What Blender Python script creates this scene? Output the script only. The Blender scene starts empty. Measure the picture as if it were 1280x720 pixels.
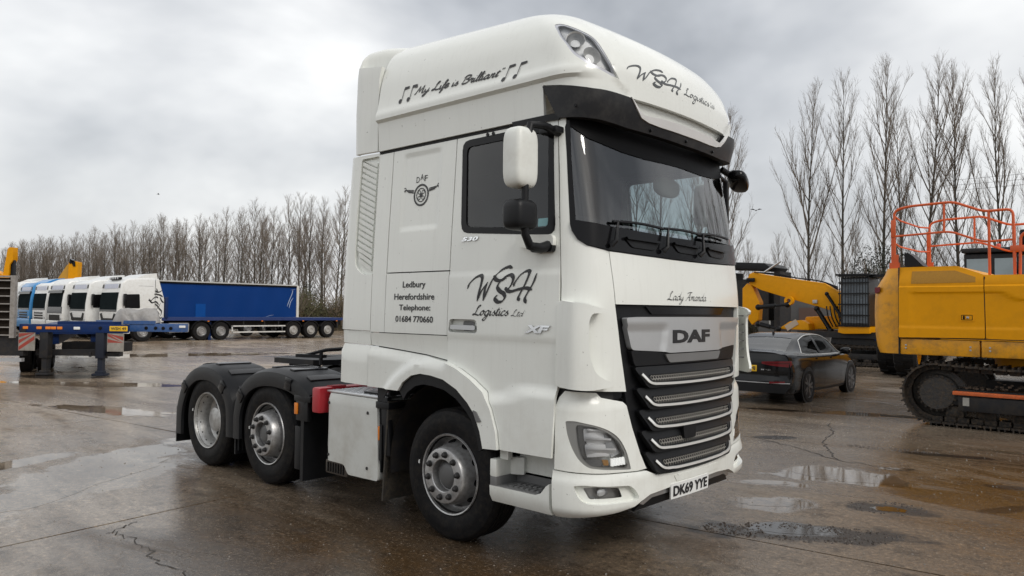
import bpy, bmesh, math, random
from mathutils import Vector, Matrix
from math import sin, cos, pi, radians as R

SC = bpy.context.scene
COL = SC.collection
# ------------------------------------------------------------------ camera
cd = bpy.data.cameras.new('camera'); cam = bpy.data.objects.new('camera', cd); COL.objects.link(cam)
cd.sensor_width = 36; cd.lens = 941.7 / 1280 * 36; cd.clip_start = .1; cd.clip_end = 6000
CR = Vector((.7432301, .66893622, .01154773)); CU = Vector((.01150937, -.03004152, .99948239)); CF = Vector((-.66893688, .74271249, .03002679))
m = Matrix((CR, CU, -CF)).transposed().to_4x4(); m.translation = Vector((4.333, -5.2856, 1.8045)); cam.matrix_world = m
SC.camera = cam
# ------------------------------------------------------------------ sky
SUN_EL, SUN_AZ = R(40), R(-4)            # direction to the sun: azimuth from +X towards +Y
wd = bpy.data.worlds.new('World'); SC.world = wd; wd.use_nodes = True
nt = wd.node_tree; nt.nodes.clear()
def nd(nt, typ, **kw):
    n = nt.nodes.new(typ)
    for k, v in kw.items():
        if k in n.bl_rna.properties: setattr(n, k, v); continue
        key = k.replace('_', ' ')
        s = None
        for cand in n.inputs:
            if cand.name.lower() == key.lower(): s = cand; break
        if s is None and k[0] == 'i' and k[1:].isdigit(): s = n.inputs[int(k[1:])]
        if isinstance(v, bpy.types.NodeSocket): nt.links.new(v, s)
        else: s.default_value = v
    return n
def ramp(nt, fac, stops, interp='LINEAR'):
    n = nt.nodes.new('ShaderNodeValToRGB'); n.color_ramp.interpolation = interp
    e = n.color_ramp.elements
    while len(e) < len(stops): e.new(.5)
    for el, (p, c) in zip(e, stops):
        el.position = p
        el.color = (c, c, c, 1) if not hasattr(c, '__len__') else (*c, 1)
    nt.links.new(fac, n.inputs[0]); return n.outputs[0]
def mixc(nt, f, a, b, mode='MIX'):
    n = nt.nodes.new('ShaderNodeMix'); n.data_type = 'RGBA'; n.blend_type = mode
    for s, v in ((n.inputs[0], f), (n.inputs[6], a), (n.inputs[7], b)):
        if isinstance(v, bpy.types.NodeSocket): nt.links.new(v, s)
        elif hasattr(v, '__len__'): s.default_value = (*v, 1) if len(v) == 3 else v
        else: s.default_value = v if s.type == 'VALUE' else (v, v, v, 1)
    return n.outputs[2]
def math_(nt, op, a, b=0.0, c=0.0, clamp=False):
    n = nt.nodes.new('ShaderNodeMath'); n.operation = op; n.use_clamp = clamp
    for s, v in zip(n.inputs, (a, b, c)):
        if isinstance(v, bpy.types.NodeSocket): nt.links.new(v, s)
        else: s.default_value = v
    return n.outputs[0]
sky = nd(nt, 'ShaderNodeTexSky', sky_type='NISHITA', sun_disc=False)
sky.sun_elevation = SUN_EL; sky.sun_rotation = R(90) - SUN_AZ; sky.air_density = 1.5; sky.dust_density = 3
tc = nd(nt, 'ShaderNodeTexCoord'); CLOUD_SEED = 10.2
# cloud deck: direction projected on a flat layer overhead
sep = nd(nt, 'ShaderNodeSeparateXYZ', Vector=tc.outputs['Generated'])
h = math_(nt, 'MAXIMUM', sep.outputs[2], 0.0)
h = math_(nt, 'ADD', h, .36)
px = math_(nt, 'DIVIDE', sep.outputs[0], h); py = math_(nt, 'DIVIDE', sep.outputs[1], h)
cv = nd(nt, 'ShaderNodeCombineXYZ', X=px, Y=py, Z=CLOUD_SEED)
n1 = nd(nt, 'ShaderNodeTexNoise', Vector=cv.outputs[0], Scale=.62, Detail=6.0, Roughness=.52, Distortion=.45)
n2 = nd(nt, 'ShaderNodeTexNoise', Vector=cv.outputs[0], Scale=1.7, Detail=4.0, Roughness=.5, Distortion=.25)
nn = math_(nt, 'ADD', math_(nt, 'MULTIPLY', n1.outputs[0], .72), math_(nt, 'MULTIPLY', n2.outputs[0], .28))
cl = ramp(nt, nn, [(.36, (.31, .33, .365)), (.43, (.53, .55, .585)), (.50, (.79, .80, .815)), (.56, (1.08, 1.08, 1.07))])
hz = ramp(nt, sep.outputs[2], [(.0, 1.0), (.42, 0.0)])
cl = mixc(nt, math_(nt, 'MULTIPLY', hz, .5), cl, (.80, .81, .82))
skyc = mixc(nt, .9, mixc(nt, 1.0, sky.outputs[0], (.1, .1, .1), 'MULTIPLY'), cl)
bg = nd(nt, 'ShaderNodeBackground', Color=skyc, Strength=1.0)
out = nt.nodes.new('ShaderNodeOutputWorld'); nt.links.new(bg.outputs[0], out.inputs[0])
# ------------------------------------------------------------------ sun behind the cloud
sl = bpy.data.lights.new('sun', 'SUN'); sl.energy = 1.5; sl.angle = R(24); sl.color = (1, .96, .9)
so = bpy.data.objects.new('sun', sl); COL.objects.link(so); so.location = (20, -10, 30)
sd = Vector((cos(SUN_EL) * cos(SUN_AZ), cos(SUN_EL) * sin(SUN_AZ), sin(SUN_EL)))
so.rotation_euler = sd.to_track_quat('Z', 'Y').to_euler()
SC.view_settings.view_transform = 'Standard'; SC.view_settings.look = 'None'; SC.view_settings.exposure = 0.16; SC.view_settings.gamma = 1
SC.view_settings.use_curve_mapping = False
SC.cycles.max_bounces = 6; SC.cycles.transparent_max_bounces = 12; SC.cycles.caustics_reflective = False; SC.cycles.caustics_refractive = False

# ------------------------------------------------------------------ materials
MATS = {}
def mat(name, col, rough=.5, metal=0.0, var=.12, scale=3.0, bump=0.0, bscale=40.0, coat=0.0, dirt=None, dirt_amt=.0, spec=.5, emit=None, dz=None):
    """Principled material with colour variation, wear and fine relief from noise in world space."""
    if name in MATS: return MATS[name]
    M = bpy.data.materials.new(name); M.use_nodes = True; t = M.node_tree; b = t.nodes['Principled BSDF']
    g = nd(t, 'ShaderNodeNewGeometry')
    n = nd(t, 'ShaderNodeTexNoise', Vector=g.outputs['Position'], Scale=scale, Detail=5.0, Roughness=.6)
    c = mixc(t, math_(t, 'MULTIPLY', n.outputs[0], 1.0), tuple(x * (1 - var) for x in col), tuple(min(1, x * (1 + var)) for x in col))
    if dirt:
        nd2 = nd(t, 'ShaderNodeTexNoise', Vector=g.outputs['Position'], Scale=scale * 2.3, Detail=7.0, Roughness=.7)
        f = ramp(t, nd2.outputs[0], [(.45, 0.0), (.7, 1.0)])
        f = math_(t, 'MULTIPLY', f, dirt_amt)
        if dz:                                            # road spray clings to the lower part of the thing
            s = nd(t, 'ShaderNodeSeparateXYZ', Vector=g.outputs['Position'])
            zz = nd(t, 'ShaderNodeMapRange', Value=s.outputs[2]); zz.inputs[1].default_value = dz[0]; zz.inputs[2].default_value = dz[1]; zz.inputs[3].default_value = 1; zz.inputs[4].default_value = dz[2]
            f = math_(t, 'MULTIPLY', f, zz.outputs[0])
        c = mixc(t, f, c, dirt)
    if name == 'white_paint':                             # rain streaks and fly specks
        sm_ = nd(t, 'ShaderNodeMapping', Vector=g.outputs['Position']); sm_.inputs['Scale'].default_value = (22, 22, .9)
        s1 = nd(t, 'ShaderNodeTexNoise', Vector=sm_.outputs[0], Scale=1.0, Detail=5.0, Roughness=.7)
        c = mixc(t, ramp(t, s1.outputs[0], [(.52, 0.0), (.80, .12)]), c, (.36, .35, .31))
        s2 = nd(t, 'ShaderNodeTexNoise', Vector=g.outputs['Position'], Scale=34.0, Detail=2.0, Roughness=.5)
        c = mixc(t, ramp(t, s2.outputs[0], [(.735, 0.0), (.76, .5)]), c, (.20, .19, .17))
    t.links.new(c, b.inputs['Base Color'])
    r = math_(t, 'ADD', math_(t, 'MULTIPLY', n.outputs[0], .25 * rough), rough * .87)
    t.links.new(r, b.inputs['Roughness'])
    b.inputs['Metallic'].default_value = metal; b.inputs['Specular IOR Level'].default_value = spec
    b.inputs['Coat Weight'].default_value = coat; b.inputs['Coat Roughness'].default_value = .06
    if bump:
        nb = nd(t, 'ShaderNodeTexNoise', Vector=g.outputs['Position'], Scale=bscale, Detail=4.0, Roughness=.6)
        bp = nd(t, 'ShaderNodeBump', Height=nb.outputs[0], Strength=bump, Distance=.01)
        t.links.new(bp.outputs[0], b.inputs['Normal'])
    if emit:
        b.inputs['Emission Color'].default_value = (*emit[:3], 1); b.inputs['Emission Strength'].default_value = emit[3]
    MATS[name] = M; return M
def glass(name, tint, refl=.0, rough=.0, gain=1.0):
    if name in MATS: return MATS[name]
    M = bpy.data.materials.new(name); M.use_nodes = True; t = M.node_tree; t.nodes.clear()
    tr = nd(t, 'ShaderNodeBsdfTransparent', Color=(*tint, 1)); gl = nd(t, 'ShaderNodeBsdfGlossy', Color=(1, 1, 1, 1), Roughness=rough)
    fr = nd(t, 'ShaderNodeFresnel', IOR=1.52)
    f = math_(t, 'ADD', math_(t, 'MULTIPLY', fr.outputs[0], gain), refl, clamp=True)
    mx = nd(t, 'ShaderNodeMixShader'); t.links.new(f, mx.inputs[0]); t.links.new(tr.outputs[0], mx.inputs[1]); t.links.new(gl.outputs[0], mx.inputs[2])
    o = nd(t, 'ShaderNodeOutputMaterial'); t.links.new(mx.outputs[0], o.inputs[0]); MATS[name] = M; return M
WHITE = mat('white_paint', (.79, .805, .765), .22, var=.025, scale=1.3, coat=.25, dirt=(.40, .37, .30), dirt_amt=.30, dz=(.4, 1.7, .12))
WHITE2 = mat('white_plastic', (.76, .775, .735), .4, var=.03, dirt=(.40, .37, .30), dirt_amt=.22)
BLACK = mat('black_plastic', (.0065, .007, .0085), .42, var=.25, bump=.12, bscale=160, dirt=(.03, .026, .022), dirt_amt=.12, spec=.26)
GLOSSK = mat('gloss_black', (.006, .006, .007), .16, var=.1, spec=.22)
DARK = mat('dark_interior', (.014, .014, .015), .7)
TRIM = mat('cab_trim', (.034, .036, .038), .75, var=.2, spec=.2)
RUBBER = mat('rubber', (.008, .008, .009), .6, var=.25, scale=9, bump=.2, bscale=90, dirt=(.05, .042, .032), dirt_amt=.35, spec=.14)
STEEL = mat('wheel_steel', (.46, .46, .46), .36, .75, var=.2, scale=12, dirt=(.12, .10, .08), dirt_amt=.5)
NUT = mat('wheel_nut_steel', (.035, .034, .034), .45, .5, var=.2)
ALU = mat('aluminium', (.55, .56, .57), .3, .9, var=.08)
SILVER = mat('silver_paint', (.50, .51, .52), .34, .45, var=.06, scale=8)
CHROME = mat('chrome', (.80, .81, .82), .12, 1.0, var=.05)
GREY = mat('grey_plastic', (.16, .16, .16), .6, var=.15, bump=.2, bscale=120)
FRAME = mat('chassis_paint', (.016, .016, .018), .55, var=.3, dirt=(.06, .045, .03), dirt_amt=.5, spec=.3)
INK = mat('vinyl_black', (.014, .014, .016), .42, var=.05)
INK2 = mat('vinyl_grey', (.075, .08, .085), .4, var=.05)
SCREEN = glass('windscreen_glass', (.80, .90, .86), .075)
DGLASS = glass('tinted_glass', (.36, .42, .46), .015)
LENS = glass('lens_glass', (.95, .96, .97), .02)
AMBER = mat('amber_lens', (.75, .22, .02), .25, var=.05)
STRIP = mat('strip_chrome', (.78, .78, .76), .25, .35, var=.04)
RED = mat('red_plastic', (.42, .02, .03), .35, var=.12)
REDL = mat('red_lens', (.15, .006, .010), .2, var=.1)
YEL = mat('digger_yellow', (.76, .325, .001), .45, var=.06, scale=2, dirt=(.42, .19, .008), dirt_amt=.25, spec=.2)
ORANGE = mat('rail_orange', (.62, .10, .02), .42, var=.12)
TRACK = mat('track_steel', (.022, .019, .017), .6, .35, var=.4, scale=9, bump=.35, bscale=40, dirt=(.13, .09, .055), dirt_amt=.7)
BLUE = mat('blue_paint', (.005, .024, .105), .45, var=.15, dirt=(.03, .03, .035), dirt_amt=.35, spec=.2)
PLATE_W = mat('plate_white', (.78, .79, .78), .4, var=.04)
PLATE_Y = mat('plate_yellow', (.78, .47, .02), .4, var=.04)

# ------------------------------------------------------------------ object helpers
def link(o, parent=None):
    COL.objects.link(o)
    if parent: o.parent = parent
    return o
def tag(o, label=None, cat=None, group=None, kind=None):
    for k, v in (('label', label), ('category', cat), ('group', group), ('kind', kind)):
        if v: o[k] = v
    return o
def thing(name, label, cat, loc=(0, 0, 0), rz=0.0, group=None):
    o = bpy.data.objects.new(name, None); o.empty_display_size = .3; link(o)
    o.location = loc; o.rotation_euler = (0, 0, rz); return tag(o, label, cat, group)
def copy_tree(o, parent=None, **kw):
    c = o.copy(); COL.objects.link(c)
    c.parent = parent
    for ch in list(o.children): copy_tree(ch, c)
    for k, v in kw.items(): setattr(c, k, v)
    return c
class MB:
    def __init__(s): s.v = []; s.f = []; s.mi = []; s.cur = 0
    def add(s, vs, fs):
        n = len(s.v); s.v += [tuple(v) for v in vs]; s.f += [tuple(i + n for i in f) for f in fs]; s.mi += [s.cur] * len(fs); return s
    def box(s, c, d, rot=None, taper=None, bev=0.0):
        """box at c with full sizes d; rot = Matrix or z angle; bev chamfers all edges."""
        if bev:
            bm = bmesh.new(); bmesh.ops.create_cube(bm, size=1)
            for v in bm.verts: v.co = Vector((v.co.x * d[0], v.co.y * d[1], v.co.z * d[2]))
            bmesh.ops.bevel(bm, geom=bm.edges[:], offset=bev, segments=2, profile=.6, affect='EDGES')
            vs = [v.co.copy() for v in bm.verts]; fs = [[v.index for v in f.verts] for f in bm.faces]; bm.free()
        else:
            vs = [Vector((x * d[0] / 2, y * d[1] / 2, z * d[2] / 2)) for z in (-1, 1) for y in (-1, 1) for x in (-1, 1)]
            fs = [(0, 2, 3, 1), (4, 5, 7, 6), (0, 1, 5, 4), (2, 6, 7, 3), (0, 4, 6, 2), (1, 3, 7, 5)]
        if taper:
            for v in vs:
                k = (v.z / d[2] + .5); v.x *= 1 + (taper[0] - 1) * k; v.y *= 1 + (taper[1] - 1) * k
        if rot is not None:
            Mx = Matrix.Rotation(rot, 3, 'Z') if isinstance(rot, (int, float)) else rot
            vs = [Mx @ v for v in vs]
        return s.add([v + Vector(c) for v in vs], fs)
    def tube(s, pts, r, n=8, cap=True):
        pts = [Vector(p) for p in pts]
        rs = r if hasattr(r, '__len__') else [r] * len(pts)
        vs = []; fs = []; up = None
        for i, p in enumerate(pts):
            d = (pts[min(i + 1, len(pts) - 1)] - pts[max(i - 1, 0)]).normalized()
            if up is None: up = d.orthogonal().normalized()
            up = (up - d * up.dot(d))
            up = up.normalized() if up.length > 1e-6 else d.orthogonal().normalized()
            sd_ = d.cross(up)
            for k in range(n):
                a = 2 * pi * k / n; vs.append(p + (up * cos(a) + sd_ * sin(a)) * rs[i])
        for i in range(len(pts) - 1):
            for k in range(n):
                fs.append((i * n + k, i * n + (k + 1) % n, (i + 1) * n + (k + 1) % n, (i + 1) * n + k))
        if cap: fs.append(tuple(range(n))[::-1]); fs.append(tuple((len(pts) - 1) * n + k for k in range(n)))
        return s.add(vs, fs)
    def lathe(s, prof, n=48, mtx=None):
        """profile (r, y) about the Y axis."""
        vs = []; fs = []; m = len(prof)
        for k in range(n):
            a = 2 * pi * k / n
            for r, y in prof: vs.append(Vector((r * cos(a), y, r * sin(a))))
        for k in range(n):
            for i in range(m - 1):
                fs.append((k * m + i, k * m + i + 1, ((k + 1) % n) * m + i + 1, ((k + 1) % n) * m + i))
        if mtx: vs = [mtx @ v for v in vs]
        return s.add(vs, fs)
    def prism(s, poly, mapf, a, b):
        """2-D polygon extruded between a and b; mapf(u, v, w) -> point."""
        n = len(poly)
        ar = sum(poly[i][0] * poly[(i + 1) % n][1] - poly[(i + 1) % n][0] * poly[i][1] for i in range(n))
        if ar < 0: poly = poly[::-1]
        vs = [mapf(u, v, a) for u, v in poly] + [mapf(u, v, b) for u, v in poly]
        fs = [tuple(range(n))[::-1], tuple(range(n, 2 * n))] + [(i, (i + 1) % n, n + (i + 1) % n, n + i) for i in range(n)]
        return s.add(vs, fs)
    def grid(s, f, nu, nv):
        vs = [f(i / nu, j / nv) for j in range(nv + 1) for i in range(nu + 1)]
        return s.add(vs, [(j * (nu + 1) + i, j * (nu + 1) + i + 1, (j + 1) * (nu + 1) + i + 1, (j + 1) * (nu + 1) + i) for j in range(nv) for i in range(nu)])
    def ellipsoid(s, c, r, nu=16, nv=10, p=1.0, rot=None):
        """superellipsoid: p < 1 is boxier."""
        e = lambda x: math.copysign(abs(x) ** p, x)
        vs = []; c = Vector(c)
        for j in range(nv + 1):
            th = -pi / 2 + pi * j / nv
            for i in range(nu):
                ph = 2 * pi * i / nu
                q = Vector((r[0] * e(cos(th)) * e(cos(ph)), r[1] * e(cos(th)) * e(sin(ph)), r[2] * e(sin(th))))
                vs.append((rot @ q if rot else q) + c)
        return s.add(vs, [(j * nu + i, j * nu + (i + 1) % nu, (j + 1) * nu + (i + 1) % nu, (j + 1) * nu + i) for j in range(nv) for i in range(nu)])
    def build(s, name, mats, parent=None, smooth=35, fix=True):
        me = bpy.data.meshes.new(name); me.from_pydata(s.v, [], s.f); me.validate()
        for M in (mats if isinstance(mats, (list, tuple)) else [mats]): me.materials.append(M)
        if any(s.mi) and len(me.polygons) == len(s.mi): me.polygons.foreach_set('material_index', s.mi)
        if fix:
            bm = bmesh.new(); bm.from_mesh(me); bmesh.ops.remove_doubles(bm, verts=bm.verts, dist=1e-6); bmesh.ops.recalc_face_normals(bm, faces=bm.faces); bm.to_mesh(me); bm.free()
        if smooth:
            me.polygons.foreach_set('use_smooth', [True] * len(me.polygons)); me.set_sharp_from_angle(angle=R(smooth))
        me.update(); return link(bpy.data.objects.new(name, me), parent)
def pip(x, y, poly):
    c = False; n = len(poly); j = n - 1
    for i in range(n):
        xi, yi = poly[i]; xj, yj = poly[j]
        if (yi > y) != (yj > y) and x < (xj - xi) * (y - yi) / (yj - yi) + xi: c = not c
        j = i
    return c
def cut_grid(poly, step, holes=()):
    """fine planar grid cut to a polygon with holes -> verts (u, v), faces, boundary edges."""
    x0 = min(p[0] for p in poly); x1 = max(p[0] for p in poly); y0 = min(p[1] for p in poly); y1 = max(p[1] for p in poly)
    sx, sy = step if hasattr(step, '__len__') else (step, step)
    nx = max(1, round((x1 - x0) / sx)); ny = max(1, round((y1 - y0) / sy))
    bm = bmesh.new(); e = 1e-4
    vv = [[bm.verts.new((x0 - e + (x1 - x0 + 2 * e) * i / nx, y0 - e + (y1 - y0 + 2 * e) * j / ny, 0)) for i in range(nx + 1)] for j in range(ny + 1)]
    for j in range(ny):
        for i in range(nx): bm.faces.new((vv[j][i], vv[j][i + 1], vv[j + 1][i + 1], vv[j + 1][i]))
    for pl in (poly, *holes):
        for k in range(len(pl)):
            a = pl[k]; b = pl[(k + 1) % len(pl)]
            dx, dy = b[0] - a[0], b[1] - a[1]; l = math.hypot(dx, dy)
            if l < 1e-6: continue
            lo = (min(a[0], b[0]) - 1e-4, min(a[1], b[1]) - 1e-4); hi = (max(a[0], b[0]) + 1e-4, max(a[1], b[1]) + 1e-4)
            fs = [f for f in bm.faces if min(v.co.x for v in f.verts) <= hi[0] and max(v.co.x for v in f.verts) >= lo[0] and min(v.co.y for v in f.verts) <= hi[1] and max(v.co.y for v in f.verts) >= lo[1]]
            gs = set(fs)
            for f in fs: gs.update(f.edges); gs.update(f.verts)
            bmesh.ops.bisect_plane(bm, geom=list(gs), dist=1e-5, plane_co=(a[0], a[1], 0), plane_no=(-dy / l, dx / l, 0))
    dead = []
    for f in bm.faces:
        c = f.calc_center_median()
        if not pip(c.x, c.y, poly) or any(pip(c.x, c.y, h) for h in holes): dead.append(f)
    bmesh.ops.delete(bm, geom=dead, context='FACES')
    bmesh.ops.remove_doubles(bm, verts=bm.verts, dist=2e-5)
    bm.normal_update(); bm.verts.index_update()
    V = [(v.co.x, v.co.y) for v in bm.verts]
    F = [[v.index for v in (f.verts if f.normal.z > 0 else reversed(f.verts[:]))] for f in bm.faces]
    B = []
    for f, idx in zip(bm.faces, F):
        for k in range(len(idx)):
            a, b = idx[k], idx[(k + 1) % len(idx)]
            ed = bm.edges.get((bm.verts[a], bm.verts[b])) if False else None
            B.append((a, b))
    S_ = set(B); B = [e_ for e_ in B if (e_[1], e_[0]) not in S_]
    bm.free(); return V, F, B
def patch(mb, mp, poly, off=0.0, th=.02, step=.08, holes=(), offf=None):
    """sheet of thickness th following a mapped surface mp(u, v, offset)."""
    V, F, B = cut_grid(poly, step, holes); n = len(V)
    o = [off + (offf(u, v) if offf else 0.0) for u, v in V]
    vs = [mp(u, v, q) for (u, v), q in zip(V, o)]
    if th <= 0: return mb.add(vs, F)
    bv = {}; 
    for a, b in B: bv.setdefault(a, None); bv.setdefault(b, None)
    fs = [tuple(f) for f in F]
    # soft edge: rim ring slightly lower than the face, then the wall
    base = n
    for k in bv:
        bv[k] = base; base += 1; u, v = V[k]; vs.append(mp(u, v, o[k] - th))
    for a, b in B: fs.append((b, a, bv[a], bv[b]))
    return mb.add(vs, fs)
def rrect(x0, y0, x1, y1, r, n=4):
    o = []
    for cx, cy, a0 in ((x1 - r, y0 + r, -90), (x1 - r, y1 - r, 0), (x0 + r, y1 - r, 90), (x0 + r, y0 + r, 180)):
        for k in range(n + 1):
            a = R(a0 + 90 * k / n); o.append((cx + r * cos(a), cy + r * sin(a)))
    return o
def rpoly(poly, r, n=3):
    """round the corners of a polygon."""
    o = []; N = len(poly)
    rr = r if hasattr(r, '__len__') else [r] * N
    for i in range(N):
        p = Vector(poly[i]); a = Vector(poly[i - 1]) - p; b = Vector(poly[(i + 1) % N]) - p
        q = min(rr[i], a.length * .45, b.length * .45)
        if q < 1e-4: o.append(tuple(p)); continue
        A = p + a.normalized() * q; Bq = p + b.normalized() * q
        for k in range(n + 1):
            t = k / n; o.append(tuple(A * (1 - t) ** 2 + p * 2 * t * (1 - t) + Bq * t * t))
    return o
def smoothpts(pts, sub=6):
    if len(pts) < 3: 
        return [tuple(Vector(pts[0]).lerp(Vector(pts[-1]), k / sub)) for k in range(sub + 1)]
    P = [Vector(p) for p in pts]; P = [2 * P[0] - P[1]] + P + [2 * P[-1] - P[-2]]; o = []
    for i in range(1, len(P) - 2):
        for k in range(sub):
            t = k / sub; p0, p1, p2, p3 = P[i - 1:i + 3]
            o.append(tuple(.5 * (2 * p1 + (p2 - p0) * t + (2 * p0 - 5 * p1 + 4 * p2 - p3) * t * t + (3 * p1 - p0 - 3 * p2 + p3) * t ** 3)))
    o.append(tuple(P[-2])); return o
# ------------------------------------------------------------------ lettering
def font_mesh(body, bold=0.0):
    cu = bpy.data.curves.new('lettering', 'FONT'); cu.body = body; cu.size = 1; cu.offset = bold; cu.resolution_u = 3
    o = bpy.data.objects.new('lettering', cu); COL.objects.link(o); bpy.context.view_layer.update()
    me = bpy.data.meshes.new_from_object(o.evaluated_get(bpy.context.evaluated_depsgraph_get()))
    V = [(v.co.x, v.co.y) for v in me.vertices]; F = [tuple(p.vertices) for p in me.polygons]
    bpy.data.objects.remove(o); bpy.data.curves.remove(cu); bpy.data.meshes.remove(me)
    return V, F
def letters(mb, body, box, mp, off=.003, th=0.0, bold=0.012, shear=0.0):
    """print text fitted in box (u0, v0, u1, v1) on a mapped surface."""
    V, F = font_mesh(body, bold)
    V = [(x + shear * y, y) for x, y in V]
    x0 = min(v[0] for v in V); x1 = max(v[0] for v in V); y0 = min(v[1] for v in V); y1 = max(v[1] for v in V)
    f = lambda x, y: (box[0] + (x - x0) / (x1 - x0) * (box[2] - box[0]), box[1] + (y - y0) / (y1 - y0) * (box[3] - box[1]))
    W = [f(*v) for v in V]
    mb.add([mp(u, v, off) for u, v in W], F)
    if th:
        S_ = set(); 
        for q in F:
            for k in range(len(q)): S_.add((q[k], q[(k + 1) % len(q)]))
        B = [e for e in S_ if (e[1], e[0]) not in S_]; n = len(W)
        mb.add([mp(u, v, off) for u, v in W] + [mp(u, v, off - th) for u, v in W], [(b, a, a + n, b + n) for a, b in B])
    return mb
def stroke(mb, pts, w, mp, off=.003, pen=R(35), thin=.28, sub=6):
    """calligraphic pen stroke."""
    P = smoothpts(pts, sub); n = len(P); vs = []
    for i, p in enumerate(P):
        a = P[max(i - 1, 0)]; b = P[min(i + 1, n - 1)]; dx, dy = b[0] - a[0], b[1] - a[1]; l = math.hypot(dx, dy) or 1
        ang = math.atan2(dy, dx); k = thin + (1 - thin) * abs(sin(ang - pen)) ** 1.5
        k *= min(1, .35 + .65 * min(i, n - 1 - i) / 3.0)
        nx, ny = -dy / l * w * k / 2, dx / l * w * k / 2
        vs += [(p[0] + nx, p[1] + ny), (p[0] - nx, p[1] - ny)]
    return mb.add([mp(u, v, off) for u, v in vs], [(2 * i, 2 * i + 1, 2 * i + 3, 2 * i + 2) for i in range(n - 1)])
def ringm(mb, c, r0, r1, mp, off=.003, n=24, a0=0, a1=2 * pi):
    vs = []
    for k in range(n + 1):
        a = a0 + (a1 - a0) * k / n
        vs += [mp(c[0] + r0 * cos(a), c[1] + r0 * sin(a), off), mp(c[0] + r1 * cos(a), c[1] + r1 * sin(a), off)]
    return mb.add(vs, [(2 * k, 2 * k + 1, 2 * k + 3, 2 * k + 2) for k in range(n)])
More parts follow.
